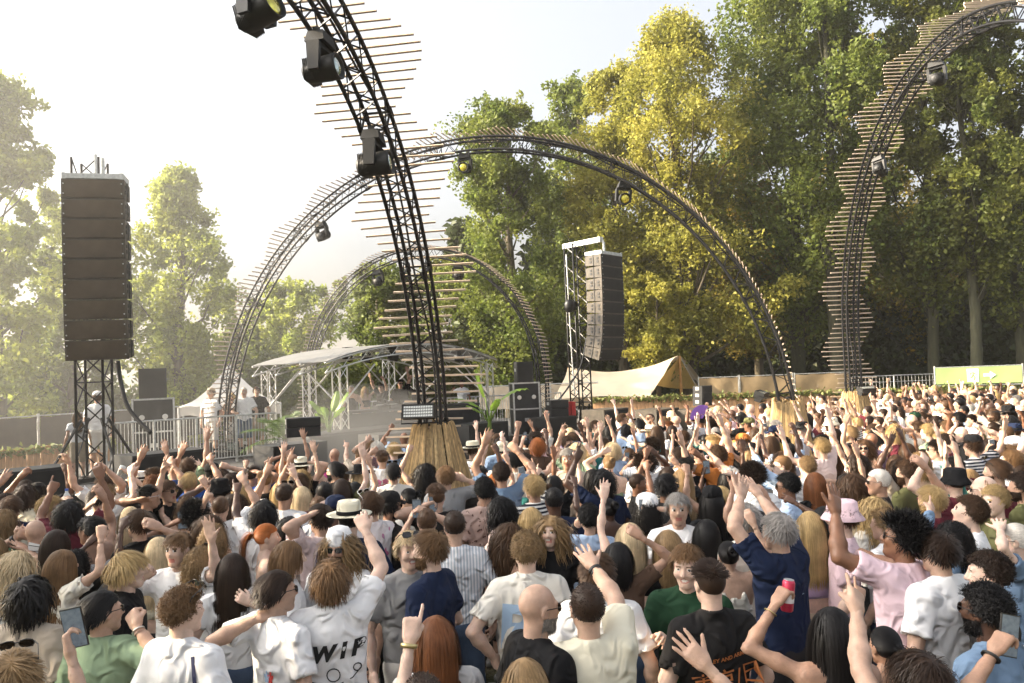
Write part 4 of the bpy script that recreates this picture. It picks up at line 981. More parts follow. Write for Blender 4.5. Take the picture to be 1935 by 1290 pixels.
def mk_pose(armL, armR, jit, rng):
    out = []
    for sd, a in ((-1, armL), (1, armR)):
        if isinstance(a, dict):                      # reach for a point: two-bone IK, elbow towards the hint
            hnd = a['hand']; tg = np.array(a['to'], float); sh = np.array([sd*.152, 0, 1.44]) if tg[2] > 1.45 else np.array([sd*.168, 0, 1.405])
            v = tg-sh; L_ = np.linalg.norm(v); u = v/L_; L_ = min(max(L_-.085, .16), .53); w = sh+u*L_
            ca = (.285**2+L_**2-.255**2)/(2*.285*L_); ca = max(-1, min(1, ca)); hint = np.array(a.get('hint', (sd*.8, -.1, -.5)), float); hint -= u*(hint@u); hint /= np.linalg.norm(hint)+1e-9
            e = sh+u*.285*ca+hint*.285*math.sqrt(1-ca*ca); out.append((sd, sh, e, e+(w-e)/np.linalg.norm(w-e)*.255, hnd)); continue
        e, w, hnd = ARM[a] if isinstance(a, str) else a
        e = np.array(e, float); w = np.array(w, float)
        if jit: e += rng.normal(0, .025*jit, 3); w += rng.normal(0, .04*jit, 3)
        e[0] *= sd; w[0] *= sd
        up = max(0.0, min(1.0, (e[2]-1.30)/.35)); sh = np.array([sd*(.168-.02*up), 0, 1.405+.05*up])
        e = sh+(e-sh)/np.linalg.norm(e-sh)*.285; w = e+(w-e)/np.linalg.norm(w-e)*.255
        out.append((sd, sh, e, w, hnd))
    return out
def make_body(armL, armR, top, head='m', yaw=0.0, pitch=0.0, lod=0, fem=False, jit=0.0, seed=0, build=1.0, fine=False):
    """Returns (body mesh, shirt mesh, head matrix, [hand matrices]); local units are metres of a 1.75 m person."""
    rng = np.random.default_rng(seed); arms = mk_pose(armL, armR, jit, rng); h = (.0185, .027, .042)[lod]
    allp = np.array([q for a in arms for q in a[1:4]]); lo = np.minimum(allp.min(0)-.09, (-.26, -.17, .80)); hi = np.maximum(allp.max(0)+.09, (.26, .19, 1.60))
    bw = build*(.9 if fem else 1.0)
    f = Field(lo, hi, h)
    f.cone((0, -.012, 1.42), (0, .004, 1.58), .056 if not fem else .048, .05 if not fem else .043, .02)
    if top in ('tank', 'bare', 'strap'):
        for x in (-.075, .075): f.cone((x*bw, 0, 1.33), (x*bw*.85, 0, .95), .098*bw, .095*bw, .06, .85)
        f.cone((-.1*bw, 0, 1.35), (.1*bw, 0, 1.35), .09*bw, .09*bw, .05, .85)
        f.cone((0, -.01, 1.45), (0, -.01, 1.30), .07, .1, .05, .8)
    for sd, sh, e, w, hnd in arms:
        f.cone((sd*.03, -.008, 1.468 if top in ('tank', 'bare', 'strap') else 1.445), sh, .046 if top in ('tank', 'bare', 'strap') else .034, (.056 if top in ('tank', 'bare', 'strap') else .044)*bw, .05 if top in ('tank', 'bare', 'strap') else .02); f.cone(sh-np.array([sd*.07, 0, .05]), sh, (.08 if top in ('tank', 'bare', 'strap') else .045)*bw, (.06 if top in ('tank', 'bare', 'strap') else .046)*bw, .05 if top in ('tank', 'bare', 'strap') else .01)
        ar = (.040 if fem else .049)*build; um = sh+(e-sh)*.5
        f.cone(sh, um, ar*(1.10 if top in ('tank', 'bare', 'strap') else .92), ar*(1.02 if top in ('tank', 'bare', 'strap') else .98), .01); f.cone(um, e, ar*1.02, ar*.74, .02); m_ = e+(w-e)*.28; f.cone(e, m_, ar*.74, ar*.88, .012); f.cone(m_, e+(w-e)*.7, ar*.88, ar*.62, .02); f.cone(e+(w-e)*.7, w, ar*.62, .025 if not fem else .021, .02); f.ell(e+(e-(sh+w)/2)*.04, (ar*.72, ar*.72, ar*.72), .012)
    V, F = f.nets(); Vs = [V]; Fs = [F]; Ms = [np.zeros(len(F), int)]; n = len(V)
    HM = Matrix.Translation((0, .012, 1.628)) @ Matrix.Rotation(yaw, 4, 'Z') @ Matrix.Rotation(pitch, 4, 'X') @ Matrix.Scale(.94, 4)
    hv, hf, hm = HEADS[head, -1 if fine and lod == 0 else lod]; M3 = np.array(HM.to_3x3()); hv2 = hv@M3.T+np.array(HM.translation)
    # the neck stays in the collar: blend the lower verts back to the untilted head
    k = np.clip((-.10-hv[:, 2])/.10, 0, 1)[:, None]; hv2 = hv2*(1-k)+(hv*.94+np.array([0, .012, 1.628]))*k
    Vs.append(hv2); Fs.append(hf+n); Ms.append(hm); n += len(hv)
    HMs = []
    for sd, sh, e, w, hnd in arms:
        d = (w-e)/np.linalg.norm(w-e); hint = np.array([0, .8, -.2]) if d[2] > .3 else np.array([-sd*.8, 0, -.5])
        if hnd == 'grip': hint = np.array([-sd*.9, .3, 0])
        zd = d*.9+np.array([0, .25, .0]) if hnd in ('relaxed', 'fist') else d
        Rm = rotm(None, zd, hint); sc = .92 if fem else 1.03
        hv, hf = HANDS[hnd, lod]; q = hv.copy()
        mir = sd > 0
        # thumb on +x in template; flip so that thumbs point inward when palms face forward
        if mir: q[:, 0] *= -1; hf = hf[:, ::-1]
        q = (q*sc)@Rm.T+w; Vs.append(q); Fs.append(hf+n); Ms.append(np.zeros(len(hf), int)); n += len(q)
        M4 = Matrix(Rm.tolist()).to_4x4(); M4.translation = Vector(w); HMs.append((M4, -1 if mir else 1))
    body = np_mesh('person', np.concatenate(Vs), np.concatenate(Fs), (), True, np.concatenate(Ms)); body['n'] = 1
    # ---- shirt
    h2 = (.0185, .031, .05)[lod]; f = Field(lo-.05, hi+.05, h2); r = rng.uniform(0, 6, 6); infl = .004
    if top != 'bare':
        for x in (-.074, .074): f.cone((x*bw, .005, 1.31), (x*bw*1.0, .0, .90), .104*bw+infl, .108*bw+infl, .06, .86)
        f.cone((-.092*bw, 0, 1.345), (.092*bw, 0, 1.345), .092*bw+infl, .092*bw+infl, .05, .88)
        f.cone((0, .02, 1.0), (0, .0, 1.36), .115*bw, .105*bw, .05, .9)
        if fem:
            for x in (-.07, .07): f.ell((x, .085, 1.27), (.062, .06, .06), .05)
        if top in ('tee', 'long', 'polo'):
            for sd, sh, e, w, hnd in arms:
                f.cone((sd*.05, -.015, 1.462), sh+np.array([0, 0, .006]), .048, .058*bw+infl, .045)
                if top != 'long':
                    d = (e-sh)/np.linalg.norm(e-sh); end = sh+d*(.205 if not fem else .16)
                    g = Field(np.minimum(sh, e)-.16, np.maximum(sh, e)+.16, h2)
                    # loose sleeve, cut square at its hem and hollow at the mouth
                    lo_i = np.maximum(np.round((g.lo-f.lo)/h2), 0).astype(int); g.lo = (f.lo+lo_i*h2).astype(np.float32)
                    g.ax = [g.lo[i]+h2*np.arange(g.n[i], dtype=np.float32) for i in range(3)]
                    g.cone(sh, end+d*.05, .060*bw+infl, .074*bw+.002, .0); g.plane(end, d); g.cone(end-d*.022, end+d*.2, .046*bw, .056*bw, 0, 1, 'cut')
                    sl = tuple(slice(lo_i[i], min(lo_i[i]+g.n[i], f.n[i])) for i in range(3)); gg = g.V[tuple(slice(0, s_.stop-s_.start) for s_ in sl)]
                    v = f.V[sl]; hh = np.maximum(.04-np.abs(gg-v), 0)/.04; f.V[sl] = np.minimum(gg, v)-hh*hh*.01
                    sl, X, Y, Z = f._sub(np.minimum(end, end+d*.16)-.09, np.maximum(end, end+d*.16)+.09)
                else:
                    f.cone(sh, e, .062*bw+infl, .056*bw, .03); f.cone(e, w+(e-w)*.12, .058*bw, .044*bw, .03)
            f.cone((0, -.03, 1.34), (0, -.016, 1.455), .09, .070, .04)
            f.ell((0, .006, 1.545), (.060, .064, .072), .010, 'cut')
            cr_, cz = (.058, 0) if not fem else (.056, 0)
            for k in range(12): a = k*math.pi/6; b_ = (k+1)*math.pi/6; f.cone((cr_*math.cos(a), -.006+.062*math.sin(a), 1.479-.020*math.sin(a)), (cr_*math.cos(b_), -.006+.062*math.sin(b_), 1.479-.020*math.sin(b_)), .0105, .0105, .008)
            if top == 'polo':
                for k in range(10): a = k*2*math.pi/10; b_ = (k+1)*2*math.pi/10; f.cone((.058*math.cos(a), -.008+.062*math.sin(a), 1.475-.012*math.sin(a)), (.058*math.cos(b_), -.008+.062*math.sin(b_), 1.475-.012*math.sin(b_)), .011, .011, .01)
        else:
            f.plane((0, 0, 1.37 if top == 'tank' else 1.31), (0, 0, 1))
            for x in (-.085, .085):
                f.cone((x*bw, .085, 1.33), (x*bw*.95, .045, 1.445), .018 if top == 'tank' else .007, .016 if top == 'tank' else .007, .01); f.cone((x*bw*.95, .045, 1.445), (x*bw*.95, -.06, 1.445), .018 if top == 'tank' else .008, .018 if top == 'tank' else .008, .01); f.cone((x*bw*.95, -.06, 1.445), (x*bw, -.1, 1.33), .018 if top == 'tank' else .007, .018 if top == 'tank' else .007, .01)
            if top == 'tank':
                for sd in (-1, 1): f.ell((sd*.19, 0, 1.36), (.07, .2, .1), .02, 'cut')
        X = f.ax[0][:, None, None]; Y = f.ax[1][None, :, None]; Z = f.ax[2][None, None, :]
        amp = .010 if top in ('tee', 'long', 'polo') else .004
        w1 = 21*(Z+.45*np.abs(X)-.25*X)+2.6*np.sin(7*X+r[0])+r[1]; w2 = 17*(X*.7-Z*.6+Y*.5)+2.2*np.sin(8*Z+r[3])+r[4]; w3 = 15*(-X*.7-Z*.7)+2*np.sin(6*Z+r[5])+r[2]
        fold = (.55-np.abs(np.sin(w1)))*(.5+.5*np.sin(6*X+3*Y+5*Z+r[2]))+.8*(.5-np.abs(np.sin(w2)))*(.5+.5*np.sin(7*Z-5*X+r[0]))+.7*(.5-np.abs(np.sin(w3)))*(.5+.5*np.sin(5*Z+6*X+r[1]))
        f.V += (amp*fold*np.clip((1.40-Z)*8, .0, 1)*np.clip(1.35-(Z-.9)*.9, .55, 1.3)).astype(np.float32)
        f.plane((0, 0, .845), (0, 0, -1))
        if top == 'strap': f.plane((0, 0, 1.10), (0, 0, -1))
        V, F = f.nets(); shirt = np_mesh('shirt', V, F, (), True)
    else: shirt = None
    return body, shirt, HM, HMs

# ---------------------------------------------------------------- legs and shoes (one shape each, shared)
def legs_mesh(kind):
    f = Field((-.26, -.2, .03), (.26, .26, 1.0), .025)
    for sd in (-1, 1):
        kn = (sd*.105, .025, .50); f.cone((sd*.085, 0, .90), kn, .10, .075, .05, 1.0)
        if kind != 'shorts': f.cone(kn, (sd*.115, -.01, .08), .072, .062, .04)
        else: f.plane((0, 0, .47), (0, 0, -1))
    f.cone((-.07, 0, .93), (.07, 0, .93), .105, .105, .06, .9)
    if kind == 'shorts': f.plane((0, 0, .47), (0, 0, -1))
    v, F = f.nets(); return np_mesh('trousers', v, F, (), True)
TROU = {k: legs_mesh(k) for k in ('long', 'shorts')}
fs = Field((-.08, -.13, -.01), (.08, .22, .14), .012); fs.cone((0, -.06, .045), (0, .13, .04), .045, .042, .02); fs.cone((0, -.05, .05), (0, -.05, .11), .045, .042, .03); fs.plane((0, 0, 0), (0, 0, -1)); _v, _f = fs.nets(); SHOE = np_mesh('shoe', _v, _f, (), True)
fl = Field((-.09, -.12, .05), (.09, .12, .56), .016); fl.cone((0, .01, .52), (0, .0, .36), .056, .058, .03); fl.cone((0, 0, .36), (0, -.01, .08), .056, .036, .03); _v, _f = fl.nets(); CALF = np_mesh('lower_leg', _v, _f, (), True)

# ---------------------------------------------------------------- hair
SC = np.array([0, -.014, .030]); SR = np.array([.080, .100, .095])
def scalp_roots(n, rng, low=-.05, front=.052, edge=0.0):
    n = int(n*1.6)
    out = []
    while len(out) < n:
        d = rng.normal(size=(n*3, 3)); d /= np.linalg.norm(d, axis=1)[:, None]; p = SC+d*SR
        # hairline: rises from the nape over the ears to the forehead
        lim = np.where(p[:, 1] > .02, front+(p[:, 1]-.02)*.25, low+(p[:, 1]+.11)*(front-low)/.13*.55)
        p = p[p[:, 2] > lim+edge]; out += list(p)
    return np.array(out[:n])
def ribbons(paths, w, taper=.35):
    """paths (n, m, 3) -> flat strands facing outwards"""
    w = w*.52; n, m, _ = paths.shape; t = np.gradient(paths, axis=1); o = paths-(SC+np.array([0, 0, -.05])); sd = np.cross(t, o); sd /= np.linalg.norm(sd, axis=2)[:, :, None]+1e-9
    ww = (w*np.ones(n))[:, None]*np.interp(np.linspace(0, 1, m), [0, .3, .8, 1], [.8, 1, .85, taper])[None, :]
    A_ = paths-sd*ww[:, :, None]/2; B_ = paths+sd*ww[:, :, None]/2
    V = np.stack([A_, B_], 2).reshape(-1, 3); i = (np.arange(n)[:, None]*m+np.arange(m-1)[None, :]).ravel()*2
    return V, np.stack([i, i+1, i+3, i+2], 1)
def grow(roots, steps, step, lift, comb, grav, curl, rng, body=False, curlf=9., keep=.75):
    p = roots.copy(); n = len(p); nr = (p-SC)/SR**2; nr /= np.linalg.norm(nr, axis=1)[:, None]
    v = nr*lift+comb(p); v /= np.linalg.norm(v, axis=1)[:, None]; ph = rng.uniform(0, 6.28, (n, 3)); path = [p.copy()]; sc = rng.uniform(.72, 1.12, n)[:, None]; lay = rng.uniform(1.0, 1.07, n); fly = rng.uniform(0, 1, n) < .05; lay[fly] += .06
    for k in range(steps):
        v = v*keep+np.array([0, 0, -1])*grav+curl*np.sin(ph+k*curlf*.1*np.array([1, 1.3, .8])+p*30); v /= np.linalg.norm(v, axis=1)[:, None]
        p = p+v*step*sc
        q = (p-SC)/SR; l = np.linalg.norm(q, axis=1); m = (l < lay)&(p[:, 2] > -.12); q[m] *= (lay[m]/l[m])[:, None]; p = np.where(m[:, None], SC+q*SR, p)
        if body:   # rest on neck, back and shoulders
            z = p[:, 2]; rx = np.interp(-z, [.08, .15, .21, .5], [.062, .066, .155, .17]); ry = np.interp(-z, [.08, .15, .21, .5], [.06, .066, .10, .115]); cy = -.015
            l = np.sqrt((p[:, 0]/rx)**2+((p[:, 1]-cy)/ry)**2)+1e-6; m = (l < lay)&(z < -.07); s_ = np.where(m, lay/l, 1); p[:, 0] *= s_; p[:, 1] = cy+(p[:, 1]-cy)*s_
        path.append(p.copy())
    return np.stack(path, 1)
def cap_shell(low=-.05, front=.052, grow_=1.0):
    n, m = 28, 16; V = []; 
    for j in range(m+1):
        for i in range(n):
            a = 2*math.pi*i/n; y_ = math.sin(a); x_ = math.cos(a)
            yy = SC[1]+SR[1]*y_
            lim = front+max(0, yy-.02)*.25 if yy > .02 else low+(yy+.11)*(front-low)/.13*.55
            zl = max(-.98, min(.9, (lim-.006-SC[2])/SR[2])); el0 = math.asin(zl); el = el0+(math.pi/2-el0)*j/m
            V.append(SC+np.array([x_*math.cos(el), y_*math.cos(el), math.sin(el)])*SR*grow_)
    F = [(j*n+i, j*n+(i+1) % n, (j+1)*n+(i+1) % n, (j+1)*n+i) for j in range(m) for i in range(n)]
    return np.array(V), np.array(F)
def hair_mesh(parts, name='hair'):
    V = []; F = []; n = 0
    for v, f in parts: V.append(v); F.append(f+n); n += len(v)
    return np_mesh(name, np.concatenate(V), np.concatenate(F), (), True)
def tens(fn): return lambda p: np.array([fn(*q) for q in p])
HAIR = {}
def mkhair(kind, seed):
    rg = np.random.default_rng(seed)
    crown = np.array([0, -.07, .10])
    def swirl(p, out=.2, fwd=.5): 
        d = p-crown; d[:, 2] *= .4; d /= np.linalg.norm(d, axis=1)[:, None]+1e-6; d[:, 1] += fwd*(p[:, 2] > .06); return d*1.2
    def part_comb(p):
        d = np.zeros_like(p); k = np.clip((p[:, 1]+.05)/.06, 0, 1); d[:, 0] = np.sign(p[:, 0]+.012)*.9*k; d[:, 1] = -.3-.6*(1-k); d[:, 2] = -.5*(1-k); return d
    if kind == 'buzz': return hair_mesh([cap_shell(-.055, .056, 1.012), ribbons(grow(scalp_roots(500, rg), 2, .006, .7, swirl, .05, 0, rg), .007)])
    if kind == 'fade': return hair_mesh([cap_shell(-.04, .054, 1.008), ribbons(grow(scalp_roots(650, rg, .055, .055), 4, .010, .8, lambda p: swirl(p, .2, .7), .03, .05, rg), .007)])
    if kind == 'short': return hair_mesh([cap_shell(-.06, .052, 1.02), ribbons(grow(scalp_roots(900, rg, -.055), 5, .010, .45, swirl, .10, .06, rg), .008)])
    if kind == 'slick': return hair_mesh([cap_shell(-.06, .052, 1.03), ribbons(grow(scalp_roots(800, rg, -.055), 6, .013, .25, lambda p: np.c_[p[:, 0]*2, -np.ones(len(p)), np.zeros(len(p))], .16, .02, rg), .008)])
    if kind == 'quiff': return hair_mesh([cap_shell(-.05, .05, 1.015), ribbons(grow(scalp_roots(900, rg, -.02), 6, .012, .45, lambda p: np.c_[np.full(len(p), .45), np.where(p[:, 1] > .0, .1, -.5), np.full(len(p), .1)], .26, .12, rg), .008)])
    if kind == 'wavy': return hair_mesh([cap_shell(-.07, .05, 1.03), ribbons(grow(scalp_roots(1000, rg, -.065), 9, .012, .55, swirl, .24, .16, rg, curlf=10), .008)])
    if kind == 'curly': return hair_mesh([cap_shell(-.06, .055, 1.05), ribbons(grow(scalp_roots(1200, rg, -.055, .06), 9, .009, 1.0, lambda p: rg.normal(0, .4, p.shape), .05, .75, rg, curlf=22, keep=.6), .008)])
    if kind == 'afro': return hair_mesh([cap_shell(-.05, .055, 1.18), ribbons(grow(scalp_roots(1700, rg, -.05, .056), 9, .010, 1.4, lambda p: rg.normal(0, .25, p.shape), .0, .55, rg, curlf=30, keep=.8), .008)])
    if kind == 'dreads': return hair_mesh([cap_shell(-.06, .055, 1.05), ribbons(grow(scalp_roots(420, rg, -.055), 11, .015, .8, swirl, .35, .22, rg, curlf=8), .016)])
    if kind == 'bob': return hair_mesh([cap_shell(-.07, .05, 1.03), ribbons(grow(scalp_roots(1000, rg, -.06), 12, .015, .4, part_comb, .33, .07, rg), .011)])
    if kind == 'long': return hair_mesh([cap_shell(-.07, .05, 1.03), ribbons(grow(scalp_roots(1100, rg, -.06), 20, .021, .35, part_comb, .42, .04, rg, True), .012)])
    if kind == 'longwavy': return hair_mesh([cap_shell(-.07, .05, 1.04), ribbons(grow(scalp_roots(1100, rg, -.06), 20, .019, .5, part_comb, .32, .25, rg, True, curlf=8), .012)])
    if kind == 'longcurly': return hair_mesh([cap_shell(-.07, .052, 1.08), ribbons(grow(scalp_roots(1300, rg, -.06), 18, .015, 1.0, part_comb, .26, .60, rg, True, curlf=16, keep=.65), .010)])
    back = lambda p: np.c_[-p[:, 0]*4, -np.ones(len(p)), np.full(len(p), .05)]
    if kind in ('ponytail', 'bun'):
        kn = np.array([0, -.135, .03 if kind == 'ponytail' else .07]); rt_ = scalp_roots(700, rg, -.055); m = 6; t = np.linspace(0, 1, m)[None, :, None]
        st = rt_[:, None, :]*(1-t)+kn*t; q = (st-SC)/SR; l = np.linalg.norm(q, axis=2)[:, :, None]; st = np.where(l < 1.03, SC+q/l*1.03*SR, st); parts = [cap_shell(-.06, .05, 1.02), ribbons(st, .009)]
        if kind == 'ponytail':
            n = 420; r0 = kn+rg.normal(0, .012, (n, 3)); pp = [r0]; v = np.array([0, -.6, .2])+rg.normal(0, .12, (n, 3))
            for k in range(14): v = v*.75+np.array([0, 0, -.3])+.05*np.sin(k*.6+rg.uniform(0, 6, (n, 1))); v /= np.linalg.norm(v, axis=1)[:, None]; pp.append(pp[-1]+v*.02)
            parts.append(ribbons(np.stack(pp, 1), .011))
        else:
            n = 500; a = rg.uniform(0, 6.28, n); b = rg.uniform(0, 6.28, n); pp = []
            for k in range(7): aa = a+k*.35; pp.append(kn+np.stack([np.cos(aa)*(.03+.014*np.cos(b+k*.5)), -.02+.022*np.sin(b+k*.5), np.sin(aa)*(.03+.014*np.cos(b+k*.5))], 1))
            parts.append(ribbons(np.stack(pp, 1), .010))
        return hair_mesh(parts)
    if kind == 'fringe': return hair_mesh([cap_shell(-.05, .050, 1.02), ribbons(grow(scalp_roots(1000, rg, -.045), 7, .014, .5, lambda p: swirl(p, .2, 1.2), .17, .05, rg), .010)])
HK = ['buzz', 'fade', 'short', 'slick', 'quiff', 'wavy', 'curly', 'afro', 'dreads', 'bob', 'long', 'longwavy', 'longcurly', 'ponytail', 'bun', 'fringe']
for i, k in enumerate(HK): HAIR[k] = mkhair(k, 40+i)
def beard_mesh():
    v, f = HEADS['m', -1][:2]; c = v[f].mean(1); ok = (c[:, 2] < -.040+.25*np.clip(.03-c[:, 1], 0, .05)) & (c[:, 2] > -.128) & (c[:, 1] > -.012) & ~((np.abs(c[:, 0]) < .025) & (c[:, 2] > -.074) & (c[:, 2] < -.047) & (c[:, 1] > .07))
    f = f[ok]; u = np.unique(f); mp = np.full(len(v), -1); mp[u] = np.arange(len(u)); vv = v[u]; d = vv-np.array([0, .01, -.05]); d /= np.linalg.norm(d, axis=1)[:, None]
    rg = np.random.default_rng(3); base = vv+d*.0022; n = len(u); pa = np.stack([vv, vv+d*.004+np.array([0, 0, -.002]), vv+d*.006+np.array([0, 0, -.006])+rg.normal(0, .002, (n, 3))], 1)
    rv, rf = ribbons(pa, .006); return hair_mesh([(base, mp[f]), (rv, rf)], 'beard')
BEARD = beard_mesh()

# ---------------------------------------------------------------- worn things, all in head space
def hat_lathe(prof, n=28, sx=1, sy=1.18): return MB().lathe(prof, n, Matrix.Translation((0, -.014, 0)), sx, sy)
def worn(kind):
    m = MB()
    if kind == 'cap':
        m.lathe([(.090, .045), (.091, .075), (.086, .105), (.070, .130), (.040, .145), (.006, .149), (.001, .152)], 26, Matrix.Translation((0, -.014, 0)), 1, 1.16)
        m.grid(lambda u, v: ((u*2-1)*.078*(1-.25*v*v), .082+.078*v*(1-.35*(u*2-1)**2)-.02*(u*2-1)**2, .052-.018*v-.02*(u*2-1)**2), 10, 4); m.grid(lambda u, v: ((u*2-1)*.078*(1-.25*v*v), .082+.078*v*(1-.35*(u*2-1)**2)-.02*(u*2-1)**2, .048-.018*v-.02*(u*2-1)**2), 10, 4)
    elif kind == 'bucket': hat_lathe([(.128, -.004), (.130, .0), (.098, .050), (.094, .062), (.088, .122), (.070, .136), (.001, .140)]); m = hat_lathe([(.128, -.004), (.130, .0), (.098, .050), (.094, .062), (.088, .122), (.070, .136), (.001, .140)])
    elif kind == 'beanie': m = hat_lathe([(.086, .02), (.090, .05), (.088, .10), (.068, .14), (.03, .155), (.001, .157)])
    elif kind == 'fedora': m = hat_lathe([(.165, .052), (.168, .056), (.13, .050), (.093, .050), (.090, .055), (.086, .125), (.078, .15), (.05, .148), (.001, .138)])
    elif kind == 'wide': m = hat_lathe([(.205, .046), (.208, .050), (.15, .044), (.093, .048), (.090, .055), (.084, .14), (.07, .155), (.001, .150)])
    return m.mesh('hat', (), True)
WORN = {k: worn(k) for k in ('cap', 'bucket', 'beanie', 'fedora', 'wide')}
bd = hat_lathe([(.0935, .056), (.0945, .058), (.0925, .083), (.0915, .083)]); BAND = bd.mesh('hat_band', (), True)
def glasses_mesh():
    m = MB()
    for sx in (-1, 1):
        m.cur = 1; m.grid(lambda u, v: (sx*.033+(u-.5)*.050*(1-.25*abs(v-.5)), .098-.16*((sx*.033+(u-.5)*.05)**2)*8, .006+(v-.5)*.036), 6, 4)
        m.cur = 0; pts = [(sx*.033+.0265*math.cos(a)*1.0, .0985-1.28*(sx*.033+.0265*math.cos(a))**2, .006+.019*math.sin(a)) for a in [k*math.pi/6 for k in range(13)]]; m.tube(pts, .0024, 4)
        m.tube([(sx*.060, .093, .014), (sx*.074, .07, .014), (sx*.081, .0, .010), (sx*.082, -.02, -.004)], .0026, 4)
    m.tube([(-.009, .099, .012), (.009, .099, .012)], .0025, 4); return m.mesh('sunglasses', (), True)
GLASS = glasses_mesh()
# ================================================================ the crowd
SKIN = [mat('skin_pale', (.60, .42, .33), .5, var=.17, vscale=18, spec=.4, sss=.12, bump=.12, bscale=120), mat('skin_light', (.49, .32, .235), .5, var=.17, vscale=18, spec=.4, sss=.12, bump=.12, bscale=120), mat('skin_tan', (.37, .22, .15), .48, var=.17, vscale=18, spec=.4, sss=.1, bump=.12, bscale=120),
        mat('skin_brown', (.20, .098, .056), .45, var=.12, vscale=14, spec=.4, sss=.06), mat('skin_dark', (.075, .037, .023), .42, var=.12, vscale=14, spec=.45)]
LIP = [mat('lips_%d' % i, c, .4) for i, c in enumerate(((.48, .19, .16), (.42, .16, .13), (.32, .12, .09), (.17, .065, .05), (.085, .035, .03)))]
EYEW = mat('eye_white', (.72, .70, .66), .2); EYED = mat('eye_dark', (.03, .02, .015), .15); TEETH = mat('teeth', (.75, .72, .65), .25)
HC = {'blond': (.42, .29, .13), 'light blond': (.60, .47, .29), 'dark blond': (.24, .155, .075), 'light brown': (.15, .085, .04), 'brown': (.07, .038, .020), 'dark brown': (.028, .016, .010), 'black': (.008, .007, .007), 'auburn': (.15, .055, .02), 'red': (.34, .11, .03), 'grey': (.30, .28, .26), 'white': (.62, .58, .52)}
HM_ = {k: mat('hair_'+k.replace(' ', '_'), c, .48, island=.22, spec=.22, var=.25, vscale=9) for k, c in HC.items()}
TC = {'white': (.78, .78, .78), 'off white': (.72, .69, .62), 'cream': (.70, .66, .52), 'black': (.008, .008, .009), 'navy': (.012, .020, .050), 'dark green': (.014, .045, .022), 'sage green': (.25, .34, .22), 'beige': (.42, .36, .29), 'grey': (.28, .28, .28), 'light grey': (.50, .49, .48), 'pink': (.74, .55, .60), 'pale pink': (.72, .58, .56), 'hot pink': (.62, .10, .32), 'light blue': (.40, .52, .70), 'denim blue': (.14, .21, .31), 'lilac': (.45, .35, .52), 'brown': (.10, .06, .04), 'burgundy': (.11, .02, .03), 'charcoal': (.018, .017, .017), 'silver': (.50, .50, .49), 'teal': (.03, .16, .15), 'orange': (.55, .20, .05), 'olive': (.12, .12, .05), 'royal blue': (.02, .07, .28), 'yellow': (.55, .40, .08), 'red': (.34, .03, .03)}
TM = {k: mat('cloth_'+k.replace(' ', '_'), c, .85, var=.06, vscale=5, bump=.0, spec=.15) for k, c in TC.items()}
def creases(m):
    # sharp creases of thin cloth plus weave
    N = m.node_tree.nodes; L = m.node_tree.links; tc = N.new('ShaderNodeTexCoord'); oi = N.new('ShaderNodeObjectInfo'); va = N.new('ShaderNodeVectorMath'); va.operation = 'ADD'; sc_ = N.new('ShaderNodeMath'); sc_.operation = 'MULTIPLY'; sc_.inputs[1].default_value = 37
    L.new(oi.outputs['Random'], sc_.inputs[0]); L.new(tc.outputs['Object'], va.inputs[0]); L.new(sc_.outputs[0], va.inputs[1])
    n1 = N.new('ShaderNodeTexNoise'); n1.noise_type = 'RIDGED_MULTIFRACTAL'; n1.inputs['Scale'].default_value = 8.5; n1.inputs['Detail'].default_value = 2.5; n1.inputs['Distortion'].default_value = 1.1; L.new(va.outputs[0], n1.inputs['Vector'])
    b1 = N.new('ShaderNodeBump'); b1.inputs['Strength'].default_value = 1.0; b1.inputs['Distance'].default_value = .05; L.new(n1.outputs[0], b1.inputs['Height'])
    n2 = N.new('ShaderNodeTexNoise'); n2.inputs['Scale'].default_value = 260; L.new(tc.outputs['Object'], n2.inputs['Vector']); b2 = N.new('ShaderNodeBump'); b2.inputs['Strength'].default_value = .25; b2.inputs['Distance'].default_value = .003; L.new(n2.outputs[0], b2.inputs['Height']); L.new(b1.outputs[0], b2.inputs['Normal']); L.new(b2.outputs[0], N['Principled BSDF'].inputs['Normal'])
def pattern_mat(name, c1, c2, kind, scale):
    m = bpy.data.materials.new(name); m.use_nodes = True; N = m.node_tree.nodes; L = m.node_tree.links; b = N['Principled BSDF']; b.inputs['Roughness'].default_value = .85; tc = N.new('ShaderNodeTexCoord')
    t = N.new('ShaderNodeTexWave' if kind != 'spots' else 'ShaderNodeTexNoise'); t.inputs['Scale'].default_value = scale; L.new(tc.outputs['Object'], t.inputs['Vector'])
    if kind != 'spots': t.bands_direction = 'Z' if kind == 'h' else 'X'; t.inputs['Distortion'].default_value = .6
    r = N.new('ShaderNodeValToRGB'); r.color_ramp.interpolation = 'CONSTANT'; r.color_ramp.elements[0].color = (*c1, 1); r.color_ramp.elements[1].color = (*c2, 1); r.color_ramp.elements[1].position = .62 if kind == 'spots' else .5
    L.new(t.outputs[0], r.inputs[0]); L.new(r.outputs[0], b.inputs['Base Color']); return m
TM['black and white striped'] = pattern_mat('cloth_striped', (.72, .70, .66), (.015, .018, .03), 'h', 9); TM['white striped'] = pattern_mat('cloth_pinstripe', (.75, .75, .76), (.42, .46, .52), 'v', 14)
TM['pink flowered'] = pattern_mat('cloth_flowered', (.74, .70, .70), (.50, .22, .34), 'spots', 9); TM['plaid'] = pattern_mat('cloth_plaid', (.22, .12, .13), (.10, .05, .06), 'spots', 30); TM['brown flecked'] = pattern_mat('cloth_flecked', (.42, .30, .26), (.12, .06, .05), 'spots', 22)
for m_ in list(TM.values()): creases(m_)
